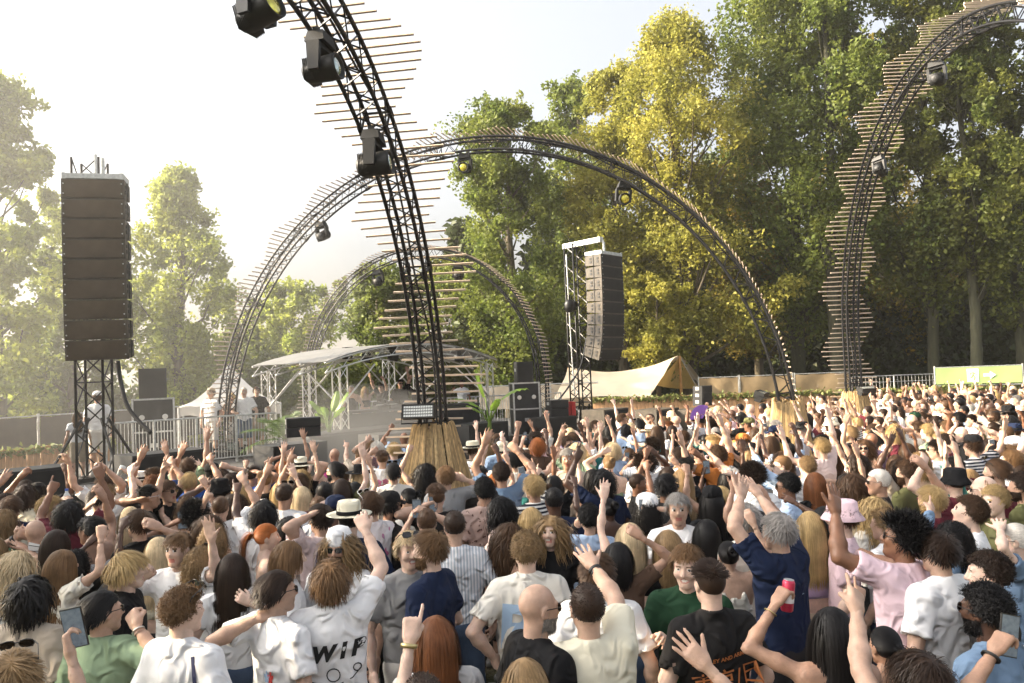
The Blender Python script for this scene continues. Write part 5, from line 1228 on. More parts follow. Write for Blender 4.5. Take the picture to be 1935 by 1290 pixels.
JEANS = [mat('jeans_blue', (.05, .08, .14), .85, var=.2, bump=.2, bscale=40), mat('trousers_black', (.012, .012, .014), .8, var=.2), mat('trousers_beige', (.35, .29, .21), .85, var=.1), mat('trousers_white', (.6, .58, .54), .85, var=.05)]
SHOEM = mat('shoe_leather', (.35, .34, .33), .6, var=.3); SGL = mat('sunglass_lens', (.008, .007, .007), .08, coat=.5); SGF = mat('sunglass_frame', (.012, .011, .011), .3)
SGW = mat('white_frame', (.7, .7, .7), .3)
for me in list(TROU.values())+[SHOE, CALF]+list(HAIR.values())+[BEARD]+list(WORN.values())+[BAND]: me.materials.append(None)
GLASS.materials.append(None); GLASS.materials.append(None)
def setm(o, *ms):
    for i, m in enumerate(ms):
        s_ = o.material_slots[i]; s_.link = 'OBJECT'; s_.material = m
KEEP = set(); POOL = {}; PEOPLE = []; LABELS = set()
HW = {'buzz': 'buzzed', 'fade': 'faded', 'short': 'short', 'slick': 'slicked back', 'quiff': 'swept up', 'wavy': 'wavy', 'curly': 'curly', 'afro': 'afro', 'dreads': 'dreadlocked', 'bob': 'chin length', 'long': 'long straight', 'longwavy': 'long wavy', 'longcurly': 'long curly', 'ponytail': 'ponytailed', 'bun': 'bunned', 'fringe': 'fringed', None: 'bald'}
TW = {'tee': 't-shirt', 'long': 'long sleeved shirt', 'polo': 'polo shirt', 'tank': 'tank top', 'strap': 'strappy top', 'bare': 'bare chest'}
def area(px, py, d):
    lm = [(0, 90, 'at left edge'), (90, 260, 'below left line array'), (260, 480, 'left of big arch foot'), (480, 700, 'below stage roof'), (700, 900, 'near central reed skirt'), (900, 1080, 'right of central truss'), (1080, 1240, 'below right line array'), (1240, 1420, 'below cream tent'), (1420, 1560, 'near big arch right foot'), (1560, 1720, 'below right hand arch'), (1720, 1850, 'below green exit banner'), (1850, 2400, 'at right edge')]
    w = next((t for a, b, t in lm if px < b), 'at right edge')
    return ('nearest row' if d < 4.2 else 'near rows' if d < 6.5 else 'middle rows' if d < 10 else 'far rows' if d < 15.5 else 'back rows')+', '+w
def person(px, py, Ht, sex, skin, hair, hcol, top, tcol, yaw, aL, aR, hy=0, hp=0, gl=None, hat=None, hatc='black', beard=None, label=None, face=None, group='people dancing in the crowd', lod=None, pool=False, bw=1.0, base=0.0, mir=False, extra='', lower=0, uniq=False, jit=0.0, dep=None):
    p = G(px, py, Ht+base) if dep is None else P(px, py, dep); d = float(p[1]); sc = Ht/1.758; rz = R(yaw); fem = sex == 'f'
    if lod is None: lod = 0 if d < 5.6 else 1
    root_loc = Vector((p[0], p[1], base))
    # the head top lies a little ahead of the ankles
    Rz = Matrix.Rotation(rz, 3, 'Z'); head = face or ('f' if fem else 'm')
    def arm(a, sd):
        if isinstance(a, str): return a
        hx, hyp, hand = a[:3]; off = a[3] if len(a) > 3 else 0.0
        q = Vector(P(hx, hyp, d+off)); l = Rz.inverted() @ ((q-root_loc)/sc); o = {'to': tuple(l), 'hand': hand}
        if len(a) > 4: o['hint'] = a[4]
        return o
    words = {'up': 'arm raised', 'high': 'arm high', 'point': 'pointing', 'phone': 'filming', 'fwd': 'arm stretched out', 'out': 'arm waving', 'peace': 'making a peace sign', 'fist': 'fist raised', 'head': 'hand on head', 'side': 'arm spread', 'hold': 'hand raised', 'hip': 'hand on hip', 'bent': 'arm bent', 'face': 'hand at face'}
    who = 'woman' if fem else 'man'
    if label is None:
        hs = ('bald '+who) if hair is None and not hat else (('%s in %s %s' % (who, hatc, {'cap': 'cap', 'bucket': 'bucket hat', 'beanie': 'beanie', 'fedora': 'fedora', 'wide': 'wide hat'}[hat])) if hat else '%s %s haired %s' % (hcol, HW[hair], who))
        tw = ('and ' if hat else 'in ')+tcol+' '+TW[top] if top != 'bare' else ('and ' if hat else 'with ')+'bare chest'
        pw = sorted({words.get(a if isinstance(a, str) else {'grip': 'phone', 'open': 'high', 'fist': 'fist', 'point': 'point', 'peace': 'peace', 'relaxed': 'up'}[a[2]], '') for a in (aL, aR)}-{''})
        label = '%s %s%s%s, %s' % (hs, tw, ', '+pw[0] if pw else '', (', '+extra) if extra else '', area(px, py, d))
    w = label.split()
    if len(w) > 16: label = ' '.join(w[:16]).rstrip(',')
    if label in LABELS:
        if uniq: return None
        label = label.rsplit(',', 1)[0]+', further back'
    LABELS.add(label)
    if not pool and lod == 1 and isinstance(aL, str) and isinstance(aR, str) and face is None and hy == 0 and hp == 0 and bw == 1.0 and label not in KEEP: pool = 1
    if pool:
        key = (aL, aR, top, sex, hp > .15, pool)
        if key not in POOL: POOL[key] = make_body(aL, aR, top, head, R(hy), hp, lod, fem, 1.0, len(POOL)+5, bw)
        body, shirt, HMx, HMs = POOL[key]
    else: body, shirt, HMx, HMs = make_body(arm(aL, -1), arm(aR, 1), top, head, R(hy), hp, lod, fem, jit, int(px*7+py), bw, fine=60 < abs(yaw) < 300)
    for me, k in ((body, 6), (shirt, 1)):
        if me and len(me.materials) == 0:
            for _ in range(k): me.materials.append(None)
    o = ob('person', body, None, root_loc, (0, 0, rz)); o.scale = (sc, sc, sc); tag(o, label, 'person', group)
    setm(o, SKIN[skin], LIP[skin], EYEW, EYED, HM_[hcol or 'brown'], TEETH)
    if shirt: setm(ob('shirt', shirt, o), TM[tcol])
    rr = random.Random(int(px*13+py)); lk = 'shorts' if rr.random() < .4 else 'long'
    setm(ob('trousers', TROU[lk], o), JEANS[rr.choice((0, 0, 1, 1, 2, 3))] if lower == 0 else JEANS[lower-1])
    if lk == 'shorts':
        for sx in (-1, 1): setm(ob('lower_leg', CALF, o, (sx*.11, .02, 0)), SKIN[skin])
    for sx in (-1, 1): setm(ob('shoe', SHOE, o, (sx*.115, .0, 0)), SHOEM)
    def onhead(nm, me, *ms, s_=1.0, dz=0):
        c = ob(nm, me, o); c.matrix_local = HMx @ Matrix.Translation((0, 0, dz)) @ Matrix.Scale(s_, 4); setm(c, *ms); return c
    if hair: onhead('hair', HAIR[hair], HM_[hcol])
    if beard: onhead('beard', BEARD, HM_[beard])
    if gl == 'on': onhead('sunglasses', GLASS, SGF, SGL)
    elif gl == 'white': onhead('sunglasses', GLASS, SGW, SGL)
    elif gl in ('top', 'topw'): c = ob('sunglasses', GLASS, o); c.matrix_local = HMx @ Matrix.Translation((0, .0, .075)) @ Matrix.Rotation(R(24), 4, 'X') @ Matrix.Scale(1.1, 4); setm(c, SGW if gl == 'topw' else SGF, SGL)
    if hat:
        s_ = 1.12 if hair in ('afro', 'curly', 'longcurly') else 1.05; onhead('hat', WORN[hat], TM[hatc], s_=s_)
        if hat in ('fedora', 'wide') and hatc != 'black': onhead('hat_band', BAND, TM['black'], s_=s_)
    M0 = Matrix.Translation(root_loc) @ Matrix.Rotation(rz, 4, 'Z') @ Matrix.Scale(sc, 4)
    rec = dict(o=o, d=d, M=M0, HM=HMx, hands=HMs, shirt=shirt, xy=(p[0], p[1]), label=label, yaw=rz); PEOPLE.append(rec); return rec

# ---- named people, nearest first: pixel of the head top, height, ...
NP = {}
def N(key, *a, **k): NP[key] = person(*a, **k)
# nearest row, cut by the lower edge
N('sun_top', 25, 1225, 1.78, 'm', 1, 'short', 'dark blond', 'tee', 'navy', 25, 'down', 'down', gl='top', extra='sunglasses on head')
N('auburn', 822, 1160, 1.66, 'f', 0, 'long', 'auburn', 'tee', 'light grey', 14, 'down', 'down', hy=8)
N('dark_top', 797, 1268, 1.72, 'm', 2, 'buzz', 'dark brown', 'tee', 'grey', 10, 'down', 'down')
N('low_blond', 990, 1240, 1.62, 'f', 1, 'long', 'dark blond', 'tee', 'black', 5, 'down', 'down', hy=25)
N('black_long', 1572, 1143, 1.68, 'f', 2, 'long', 'black', 'strap', 'black', 12, (1452, 1108, 'grip', .12, (-.9, 0, -.6)), 'down', label='black long haired woman at the front raising a pink can')
N('messy', 1735, 1225, 1.73, 'm', 1, 'wavy', 'dark brown', 'tee', 'black', 30, (1585, 1045, 'point', .5), 'down')
N('phone_arm', 222, 1345, 1.66, 'f', 1, 'long', 'brown', 'tee', 'white', 10, (132, 1160, 'grip', .25, (.8, 0, -.6)), 'down')
N('watch_arm', 706, 1335, 1.64, 'f', 0, 'long', 'light brown', 'tank', 'white', 5, 'down', (768, 1088, 'point', .3, (-.8, 0, -.5)))
N('hand_low', 1300, 1335, 1.66, 'f', 1, 'ponytail', 'brown', 'strap', 'black', 5, 'down', (1325, 1215, 'open', .25))
N('denim', 1862, 1098, 1.78, 'm', 4, 'curly', 'black', 'tee', 'denim blue', 35, 'down', 'bent', gl='on', beard='black', extra='glasses')
N('right_phone', 1985, 1290, 1.68, 'f', 2, 'long', 'brown', 'tee', 'black', 10, (1872, 1190, 'grip', .3), 'down')
# second row
N('cream', 1108, 1098, 1.80, 'm', 1, 'buzz', 'dark brown', 'tee', 'cream', 8, 'down', (1100, 1010, 'open', .7, (.9, .0, .2)), gl='on', bw=1.12, label='buzz cut man in cream t-shirt with one hand up')
N('bald_black', 1012, 1097, 1.80, 'm', 1, None, 'brown', 'tee', 'black', -62, 'down', 'down', gl='on', beard='grey', bw=1.15, hp=-.08, extra='sunglasses and beard')
N('tokyo', 1340, 1056, 1.78, 'm', 0, 'fade', 'dark brown', 'tee', 'charcoal', 12, 'bent', 'down', label='dark haired man in charcoal t-shirt with orange lettering on the back')
N('laugh', 1297, 1024, 1.79, 'm', 0, 'short', 'light brown', 'polo', 'dark green', 155, 'down', 'chest', face='laugh', hp=-.1, extra='laughing towards camera')
N('wip', 622, 1052, 1.80, 'm', 0, 'wavy', 'light brown', 'tee', 'white', 4, 'down', (692, 975, 'relaxed', .35, (.8, .0, -.2)), hy=8, label='wavy haired man in white t-shirt with WIP print, arm raised')
N('polo', 812, 998, 1.84, 'm', 0, 'short', 'light brown', 'polo', 'navy', 68, 'down', 'bent', beard='light brown')
N('smile', 772, 1000, 1.80, 'm', 0, 'short', 'light blond', 'tee', 'grey', 200, 'bent', 'down', gl='top', face='laugh', extra='smiling towards camera')
N('slick', 522, 1074, 1.76, 'm', 1, 'slick', 'dark brown', 'tee', 'white', -38, (485, 1165, 'relaxed', -.1), 'down', gl='on', hy=-15)
N('curly_w', 343, 1106, 1.78, 'm', 0, 'curly', 'light brown', 'tee', 'white', -22, 'down', 'down', gl='top', hy=-15)
N('sage', 192, 1112, 1.72, 'm', 1, 'slick', 'black', 'tee', 'sage green', -18, 'down', (268, 1165, 'fist', -.1), gl='on', hy=-25)
N('beige', 55, 1085, 1.78, 'm', 3, 'dreads', 'black', 'tee', 'beige', -12, 'down', 'down', bw=1.08)
N('longdark', 438, 1042, 1.68, 'f', 0, 'long', 'dark brown', 'tee', 'white', 6, 'down', (470, 1145, 'relaxed', -.25))
N('bowl', 238, 1037, 1.78, 'm', 0, 'fringe', 'blond', 'tee', 'black', -72, 'down', 'down')
N('navy', 1470, 965, 1.84, 'm', 1, 'short', 'grey', 'tee', 'navy', 32, (1392, 915, 'open', .2, (-1, 0, .1)), (1420, 912, 'open', .6, (.5, 0, -.2)), gl='on', bw=1.08)
N('afro_pink', 1705, 975, 1.86, 'm', 3, 'afro', 'black', 'tee', 'pink', 30, (1560, 945, 'open', .1, (-1, 0, -.6)), (1612, 1040, 'fist', .9), gl='on', hy=28, hp=.2, bw=1.12)
N('tan_arm', 1672, 1180, 1.5, 'f', 2, 'ponytail', 'black', 'strap', 'black', 12, (1618, 1040, 'point', .5, (-.3, 0, -1)), 'down')
N('behind_white', 1772, 1000, 1.80, 'm', 1, 'short', 'dark brown', 'tee', 'white', 25, 'down', 'down', bw=1.1)
N('curl_right', 1868, 1038, 1.76, 'm', 0, 'curly', 'dark brown', 'tee', 'charcoal', 68, 'down', 'down')
N('short_w', 1128, 1040, 1.77, 'm', 0, 'short', 'brown', 'tee', 'white', -8, 'down', 'down', hy=-15)
N('pe', 993, 1000, 1.82, 'm', 0, 'curly', 'dark blond', 'tee', 'off white', 4, 'hip', 'down', label='curly haired man in off white t-shirt with large light blue letters')
# third row
N('curlyblond_f', 378, 1032, 1.66, 'f', 0, 'longcurly', 'dark blond', 'tee', 'white', -25, 'down', 'down', gl='top')
N('facecam', 338, 1003, 1.76, 'm', 0, 'quiff', 'light brown', 'tee', 'white', 168, 'out', 'face')
N('curlback', 402, 990, 1.70, 'f', 0, 'longcurly', 'dark blond', 'strap', 'beige', 15, 'down', 'down')
N('blondback', 298, 1012, 1.66, 'f', 0, 'long', 'light blond', 'strap', 'cream', 5, 'down', 'down')
N('redhair', 502, 986, 1.70, 'f', 0, 'ponytail', 'red', 'tank', 'silver', -72, 'down', 'down')
N('lbrown', 543, 1018, 1.74, 'm', 0, 'bob', 'light brown', 'tee', 'white', -70, 'down', 'down')
N('fanlady', 105, 998, 1.70, 'f', 1, 'long', 'dark brown', 'tank', 'white', -25, (98, 1052, 'grip', .15), 'down', label='dark long haired woman in white tank top holding the white fan')
N('tank_left', 172, 973, 1.76, 'm', 2, 'quiff', 'black', 'tank', 'white', 72, 'fwd', 'up')
N('baldleft', 66, 978, 1.74, 'm', 1, None, 'brown', 'tee', 'dark green', 5, (28, 1000, 'open', .1), (45, 1005, 'relaxed', .1))
N('curlyblond_m', 92, 936, 1.80, 'm', 1, 'curly', 'blond', 'tee', 'black', -62, (182, 950, 'open', .4), 'down', gl='on')
N('sunleft', 262, 960, 1.80, 'm', 1, 'short', 'brown', 'tee', 'black', 62, 'down', (305, 990, 'relaxed', -.2), gl='on')
N('afro_f', 368, 950, 1.74, 'f', 3, 'afro', 'black', 'strap', 'black', 15, (322, 985, 'grip', -.1), 'down')
N('darklong', 442, 930, 1.70, 'f', 1, 'longwavy', 'dark brown', 'tee', 'white', 10, 'down', 'down')
N('dreadw', 498, 942, 1.78, 'm', 4, 'dreads', 'black', 'tee', 'white', 8, (440, 895, 'point', .5), 'down')
N('braids', 545, 974, 1.66, 'f', 4, 'dreads', 'black', 'tee', 'grey', 10, 'down', 'down')
N('peaceman', 605, 950, 1.80, 'm', 1, 'short', 'dark brown', 'tee', 'pale pink', 48, (592, 952, 'peace', -.1), 'down')
N('navycap', 634, 938, 1.78, 'm', 4, 'buzz', 'black', 'tee', 'pale pink', -12, 'down', 'down', hat='cap', hatc='navy')
N('headband', 640, 1000, 1.76, 'm', 2, 'longwavy', 'dark blond', 'tee', 'white', 172, 'down', 'down', gl='on', hat='beanie', hatc='white', beard='brown')
N('sunghead', 700, 926, 1.82, 'm', 1, 'short', 'brown', 'tee', 'pink flowered', 48, 'down', 'down', gl='topw')
N('darkcap', 735, 930, 1.76, 'm', 2, 'short', 'black', 'tee', 'charcoal', -55, 'down', 'down', hat='cap', hatc='charcoal', beard='black', gl='on')
N('bunlady', 772, 920, 1.68, 'f', 1, 'bun', 'black', 'tee', 'off white', 62, 'down', 'down', gl='on')
N('fademan', 824, 913, 1.80, 'm', 1, 'fade', 'brown', 'tee', 'charcoal', 12, (800, 958, 'grip', -.1), 'down')
N('phoneman', 806, 958, 1.74, 'm', 1, 'buzz', 'brown', 'tee', 'black', 5, 'phone', (800, 955, 'grip', .3))
N('stripe', 858, 962, 1.80, 'm', 1, 'buzz', 'dark brown', 'tee', 'white striped', 5, 'down', 'down')
N('tatarm', 842, 878, 1.82, 'm', 1, 'short', 'light brown', 'tee', 'grey', 10, 'down', (880, 895, 'relaxed', .1))
N('smilelady', 945, 936, 1.70, 'f', 2, 'longwavy', 'black', 'tee', 'pale pink', 72, 'down', 'bent')
N('brownlady', 925, 918, 1.70, 'f', 2, 'ponytail', 'black', 'tee', 'light blue', 40, 'down', 'down')
N('plaidman', 915, 900, 1.84, 'm', 2, 'curly', 'black', 'tee', 'brown flecked', 12, 'down', 'down')
N('curlbrown', 962, 985, 1.68, 'f', 2, 'longwavy', 'brown', 'strap', 'brown', -58, 'down', 'down')
N('bobblond', 1003, 956, 1.70, 'f', 0, 'bob', 'blond', 'tee', 'black', 20, 'down', (1060, 985, 'fist', .1))
N('openmouth', 1040, 972, 1.70, 'f', 0, 'longwavy', 'dark blond', 'tee', 'black', 165, 'down', 'down', face='laugh')
N('baldnavy', 1046, 918, 1.80, 'm', 4, 'buzz', 'black', 'tee', 'navy', 8, 'down', 'down', bw=1.1)
N('bunface', 1018, 908, 1.68, 'f', 1, 'bun', 'brown', 'strap', 'white', 50, 'down', 'down')
N('watchup', 1112, 950, 1.72, 'f', 1, 'curly', 'black', 'tee', 'light blue', 5, (1092, 985, 'fist', .1, (-.6, 0, -1)), 'down')
N('longblond', 1190, 985, 1.70, 'f', 0, 'long', 'light blond', 'strap', 'beige', 4, (1138, 915, 'open', .3), 'down')
N('longblond2', 1262, 998, 1.66, 'f', 0, 'long', 'dark blond', 'tee', 'black', 10, 'down', 'down')
N('whitecap', 1222, 936, 1.72, 'f', 1, 'longcurly', 'black', 'strap', 'black', 10, 'down', (1228, 945, 'grip', -.1), hat='cap', hatc='white')
N('greyface', 1280, 928, 1.82, 'm', 1, 'short', 'grey', 'tee', 'white', 168, 'down', 'down', hp=-.06)
N('blackglass', 1258, 893, 1.82, 'm', 3, 'short', 'black', 'tee', 'black', -58, 'down', 'down', gl='on', beard='black')
N('greentank', 1150, 858, 1.74, 'f', 0, 'bun', 'dark blond', 'strap', 'sage green', 12, (1138, 845, 'open', .2), 'down')
N('blackhair2', 1335, 978, 1.66, 'f', 2, 'long', 'black', 'tee', 'black', 10, 'down', 'down')
N('blackcap', 1345, 920, 1.72, 'f', 2, 'long', 'black', 'tee', 'black', 8, 'down', 'down', hat='cap', hatc='black')
N('greywhite', 1408, 948, 1.78, 'm', 1, 'short', 'grey', 'tee', 'off white', 20, 'down', 'down')
N('ombre', 1530, 963, 1.70, 'f', 0, 'long', 'blond', 'strap', 'lilac', 8, 'down', 'down')
N('pinkhat', 1590, 945, 1.78, 'm', 0, 'short', 'brown', 'tee', 'pink', 62, 'down', 'down', hat='bucket', hatc='pink', gl='on')
N('curlgrey', 1672, 958, 1.72, 'm', 1, 'curly', 'dark blond', 'tee', 'white', 40, 'down', 'down')
N('blonde3', 1650, 936, 1.66, 'f', 0, 'longwavy', 'blond', 'tee', 'off white', 25, 'down', 'down')
N('lookup', 1832, 933, 1.80, 'm', 0, 'curly', 'brown', 'tee', 'white', 62, 'down', 'down', hp=.25)
N('denimarm', 1800, 985, 1.68, 'f', 1, 'longcurly', 'black', 'long', 'denim blue', 45, (1752, 950, 'point', .3), 'down')
N('whiteblond', 1918, 985, 1.70, 'f', 0, 'bun', 'white', 'tee', 'denim blue', 60, (1880, 975, 'open', .0), 'down', gl='on')
N('rightarm', 1880, 915, 1.78, 'm', 0, 'curly', 'blond', 'tee', 'olive', 80, 'down', (1860, 920, 'peace', .3), hy=30)
# middle rows
N('wavybrown', 1612, 892, 1.72, 'f', 1, 'longwavy', 'brown', 'tank', 'cream', 15, 'down', 'down')
N('greyglass', 1660, 883, 1.80, 'm', 2, 'buzz', 'white', 'tee', 'charcoal', 72, 'down', 'down', gl='on')
N('auburn2', 1540, 890, 1.72, 'f', 1, 'long', 'auburn', 'tee', 'black', 20, 'down', 'down')
N('curlglass', 1488, 892, 1.78, 'm', 3, 'curly', 'black', 'tee', 'light blue', 62, 'down', 'down', gl='on')
N('bluelong', 1478, 858, 1.80, 'm', 0, 'buzz', 'light brown', 'long', 'light blue', 78, (1415, 850, 'open', .1), 'fwd', gl='on')
N('sunbrun', 1618, 855, 1.72, 'f', 1, 'longwavy', 'dark brown', 'tee', 'white', 78, 'fwd', 'up', gl='on')
N('smilebrun', 1632, 828, 1.74, 'f', 1, 'longwavy', 'brown', 'strap', 'white', 150, 'up', 'high', gl='on', face='laugh')
N('bareback', 1738, 853, 1.70, 'f', 0, 'longcurly', 'dark blond', 'strap', 'black', 20, 'down', 'down')
N('whitesun', 1770, 828, 1.82, 'm', 1, 'short', 'dark brown', 'tee', 'white', 65, 'down', 'face', gl='on')
N('naut', 1690, 800, 1.80, 'f', 1, 'longcurly', 'blond', 'tee', 'white', 15, 'down', (1690, 800, 'grip', .1), label='blond curly haired woman in white NAUT t-shirt holding up a phone')
N('stripesweat', 1838, 822, 1.82, 'm', 1, 'short', 'brown', 'tee', 'black and white striped', 30, 'down', (1905, 800, 'open', .1), hat='cap', hatc='charcoal')
N('greencap', 1728, 780, 1.78, 'm', 1, 'short', 'brown', 'tee', 'white', 70, 'down', 'down', hat='cap', hatc='dark green')
N('bighat', 1905, 768, 1.85, 'm', 1, 'long', 'dark brown', 'tee', 'black', 70, 'down', 'down', hat='wide', hatc='black')
N('greyrow', 1922, 745, 1.80, 'm', 1, 'short', 'grey', 'tee', 'white', 80, 'down', 'down')
N('orangecap', 1403, 820, 1.78, 'm', 1, 'short', 'brown', 'tee', 'black', 40, 'up', 'down', hat='cap', hatc='orange')
N('balltan', 1464, 805, 1.78, 'm', 2, 'buzz', 'black', 'tee', 'yellow', 55, 'up', 'down', hat='cap', hatc='navy')
N('greyman', 1072, 845, 1.88, 'm', 2, 'short', 'grey', 'polo', 'beige', 172, 'down', 'down', bw=1.1)
N('bluetee', 945, 825, 1.80, 'm', 0, 'short', 'dark brown', 'tee', 'light blue', 12, 'down', 'down')
N('whitelong', 972, 852, 1.80, 'm', 1, 'short', 'black', 'tee', 'off white', 10, (905, 850, 'open', .1), 'side')
N('strawman', 893, 835, 1.76, 'm', 1, 'short', 'brown', 'tee', 'white', -62, 'chest', 'down', hat='fedora', hatc='cream')
N('skirtbald', 763, 815, 1.80, 'm', 3, None, 'black', 'tee', 'light blue', 20, 'up', 'down')
N('cowlick', 712, 832, 1.80, 'm', 1, 'short', 'white', 'tee', 'plaid', 40, 'head', 'down', extra='checked pattern')
N('aeden', 722, 850, 1.78, 'm', 1, 'fade', 'brown', 'tee', 'white', 12, (700, 845, 'relaxed', .1, (-1, 0, -.3)), 'down', label='man in white t-shirt with pink flower print near the reed skirt')
N('fedoralady', 680, 880, 1.68, 'f', 1, 'long', 'light blond', 'tee', 'white', 14, 'down', 'down', hat='wide', hatc='black')
N('bighead', 742, 872, 1.80, 'm', 1, 'slick', 'black', 'tee', 'off white', 12, 'down', 'down', gl='top')
N('pinkbald', 632, 845, 1.72, 'm', 2, None, 'black', 'tee', 'hot pink', 45, 'down', 'down')
N('beardblack', 632, 870, 1.80, 'm', 1, 'slick', 'black', 'tee', 'black', 62, 'down', 'down', gl='on', beard='black')
N('cowboy', 568, 866, 1.76, 'm', 1, 'short', 'brown', 'tank', 'cream', 15, 'down', (578, 862, 'open', .0), hat='wide', hatc='cream')
N('armface', 548, 855, 1.74, 'f', 2, 'bun', 'light brown', 'strap', 'black', 10, (535, 850, 'open', .1, (-1, 0, 0)), 'high')
N('bunblond', 604, 870, 1.66, 'f', 0, 'bun', 'light blond', 'strap', 'white', 40, 'down', 'down')
N('longbl4', 528, 908, 1.66, 'f', 0, 'long', 'blond', 'tee', 'black', 8, 'down', 'down')
N('wavbl5', 556, 902, 1.68, 'f', 0, 'longwavy', 'light blond', 'strap', 'cream', 25, 'down', 'down')
N('buzzdark', 612, 908, 1.80, 'm', 4, 'buzz', 'black', 'tee', 'burgundy', 15, 'down', 'down')
N('shortbr', 500, 888, 1.78, 'm', 0, 'fade', 'light brown', 'tee', 'black', 12, 'down', 'down')
N('bucketblack', 415, 905, 1.78, 'm', 4, 'short', 'black', 'tee', 'white striped', 8, (388, 905, 'open', .1), 'down', hat='bucket', hatc='black')
N('bangs', 455, 912, 1.70, 'f', 0, 'bob', 'blond', 'tee', 'white', 165, 'down', 'chest')
N('blondup', 366, 880, 1.68, 'f', 0, 'longwavy', 'light blond', 'strap', 'cream', 6, (350, 866, 'open', .1), (378, 868, 'open', .1))
N('capbl', 400, 876, 1.80, 'm', 2, 'buzz', 'black', 'tee', 'charcoal', 10, 'down', 'down', hat='cap', hatc='black')
N('beardprof', 290, 882, 1.82, 'm', 1, 'fade', 'brown', 'tee', 'olive', -66, 'down', 'down', beard='brown')
N('whitefed', 264, 893, 1.72, 'm', 1, 'short', 'brown', 'tee', 'white', 8, 'down', 'down', hat='fedora', hatc='off white')
N('facewhite', 197, 897, 1.80, 'm', 1, 'short', 'brown', 'tee', 'white', 165, 'up', 'up')
N('cupman', 215, 905, 1.68, 'f', 0, 'bob', 'light blond', 'tee', 'white', 20, 'down', (240, 880, 'grip', .0), label='light blond woman in white t-shirt raising a beer cup at left')
N('armleft', 20, 935, 1.78, 'm', 2, 'short', 'brown', 'tee', 'navy', 8, (0, 900, 'open', .2), 'down')
N('leftsun', 48, 905, 1.78, 'm', 2, 'short', 'dark brown', 'tee', 'charcoal', -150, 'down', 'down', gl='on')
N('leftcap', 70, 915, 1.74, 'm', 4, 'buzz', 'black', 'tee', 'black', 12, 'down', 'fist', hat='beanie', hatc='charcoal')
N('bottle', 135, 945, 1.74, 'm', 1, 'short', 'brown', 'tee', 'black', -30, 'down', (122, 930, 'grip', .0), label='brown haired man in black t-shirt holding up a water bottle at left')
N('dreadface', 2, 960, 1.72, 'f', 0, 'longwavy', 'dark blond', 'tee', 'cream', 20, 'down', 'down')
N('fademan2', 278, 915, 1.80, 'm', 2, 'fade', 'black', 'tee', 'charcoal', -58, (255, 935, 'open', -.1), 'down', gl='white')
N('brsun', 315, 905, 1.80, 'm', 1, 'quiff', 'brown', 'tee', 'black', -110, 'down', 'peace', gl='on')
N('longb6', 245, 955, 1.66, 'f', 0, 'long', 'light blond', 'strap', 'white', 8, 'down', 'down')
N('arm85', 420, 885, 1.76, 'm', 1, 'short', 'dark brown', 'tee', 'white', 35, 'down', (428, 870, 'fist', .0))
N('lefthair', -15, 1010, 1.66, 'f', 0, 'long', 'dark blond', 'tee', 'black', 10, 'down', 'down')

# ---- the rest of the floor
def inside(x, y, poly):
    c = False; n = len(poly)
    for i in range(n):
        (x1, y1), (x2, y2) = poly[i], poly[i-1]
        if (y1 > y) != (y2 > y) and x < (x2-x1)*(y-y1)/(y2-y1)+x1: c = not c
    return c
FLOOR = [(-6.2, 8.6), (-4.0, 10.6), (-2.75, 11.9), (-2.2, 14.2), (-.2, 15.0), (1.4, 17.0), (3.5, 18.6), (5.3, 20.2), (7.4, 22.4), (9.6, 24.0), (13, 26.5), (17.5, 26), (17, 20), (13, 15), (5.2, 6.2), (3.2, 4.6), (-.5, 5.4), (-3.6, 5.6)]
rg = random.Random(21); AVOID = [(cA[0].x, cA[0].y, 1.0), (cB[0].x, cB[0].y, .8), (cD[0].x, cD[0].y, .8), (cB[0].x*.93, cB[0].y*.93, .8), (cD[0].x*.94, cD[0].y*.94, .9), (cB[0].x*.87, cB[0].y*.87, .5)]
HAIRM = ['short', 'fade', 'quiff', 'curly', 'buzz', 'slick', 'wavy', 'short', 'fade']; HAIRF = ['long', 'longwavy', 'longcurly', 'bun', 'ponytail', 'long', 'longwavy', 'bob']
HCW = ['blond', 'light blond', 'dark blond', 'light brown', 'brown', 'brown', 'dark brown', 'black', 'dark brown', 'black']
TCW = ['white', 'white', 'white', 'white', 'black', 'black', 'black', 'off white', 'navy', 'cream', 'light blue', 'grey', 'charcoal', 'beige', 'pink', 'sage green', 'denim blue', 'burgundy', 'white striped', 'brown', 'olive', 'royal blue', 'teal', 'black and white striped', 'pale pink', 'lilac', 'orange']
APAIRS = [('down', 'down'), ('phone', 'high'), ('point', 'up'), ('down', 'fist'), ('peace', 'down'), ('down', 'head'), ('up', 'down'), ('down', 'high'), ('high', 'up'), ('point', 'down'), ('down', 'point'), ('phone', 'down'), ('fist', 'down'), ('down', 'up'), ('out', 'high'), ('fwd', 'down'), ('high', 'high'), ('down', 'hold'), ('bent', 'down')]
cand = []
y = 5.2
while y < 26.5:
    x = -7.0
    while x < 18:
        cand.append((x+rg.uniform(-.2, .2), y+rg.uniform(-.2, .2))); x += .66 if y > 12 else .52
    y += .52 if y < 13 else .66
rg.shuffle(cand)
def free(x, y, r):
    return all((x-q['xy'][0])**2+(y-q['xy'][1])**2 > r*r for q in PEOPLE) and all((x-a)**2+(y-b)**2 > r_*r_ for a, b, r_ in AVOID)
nmax = 345
cand.sort(key=lambda c: c[1])
FAR = []; PHONES = []
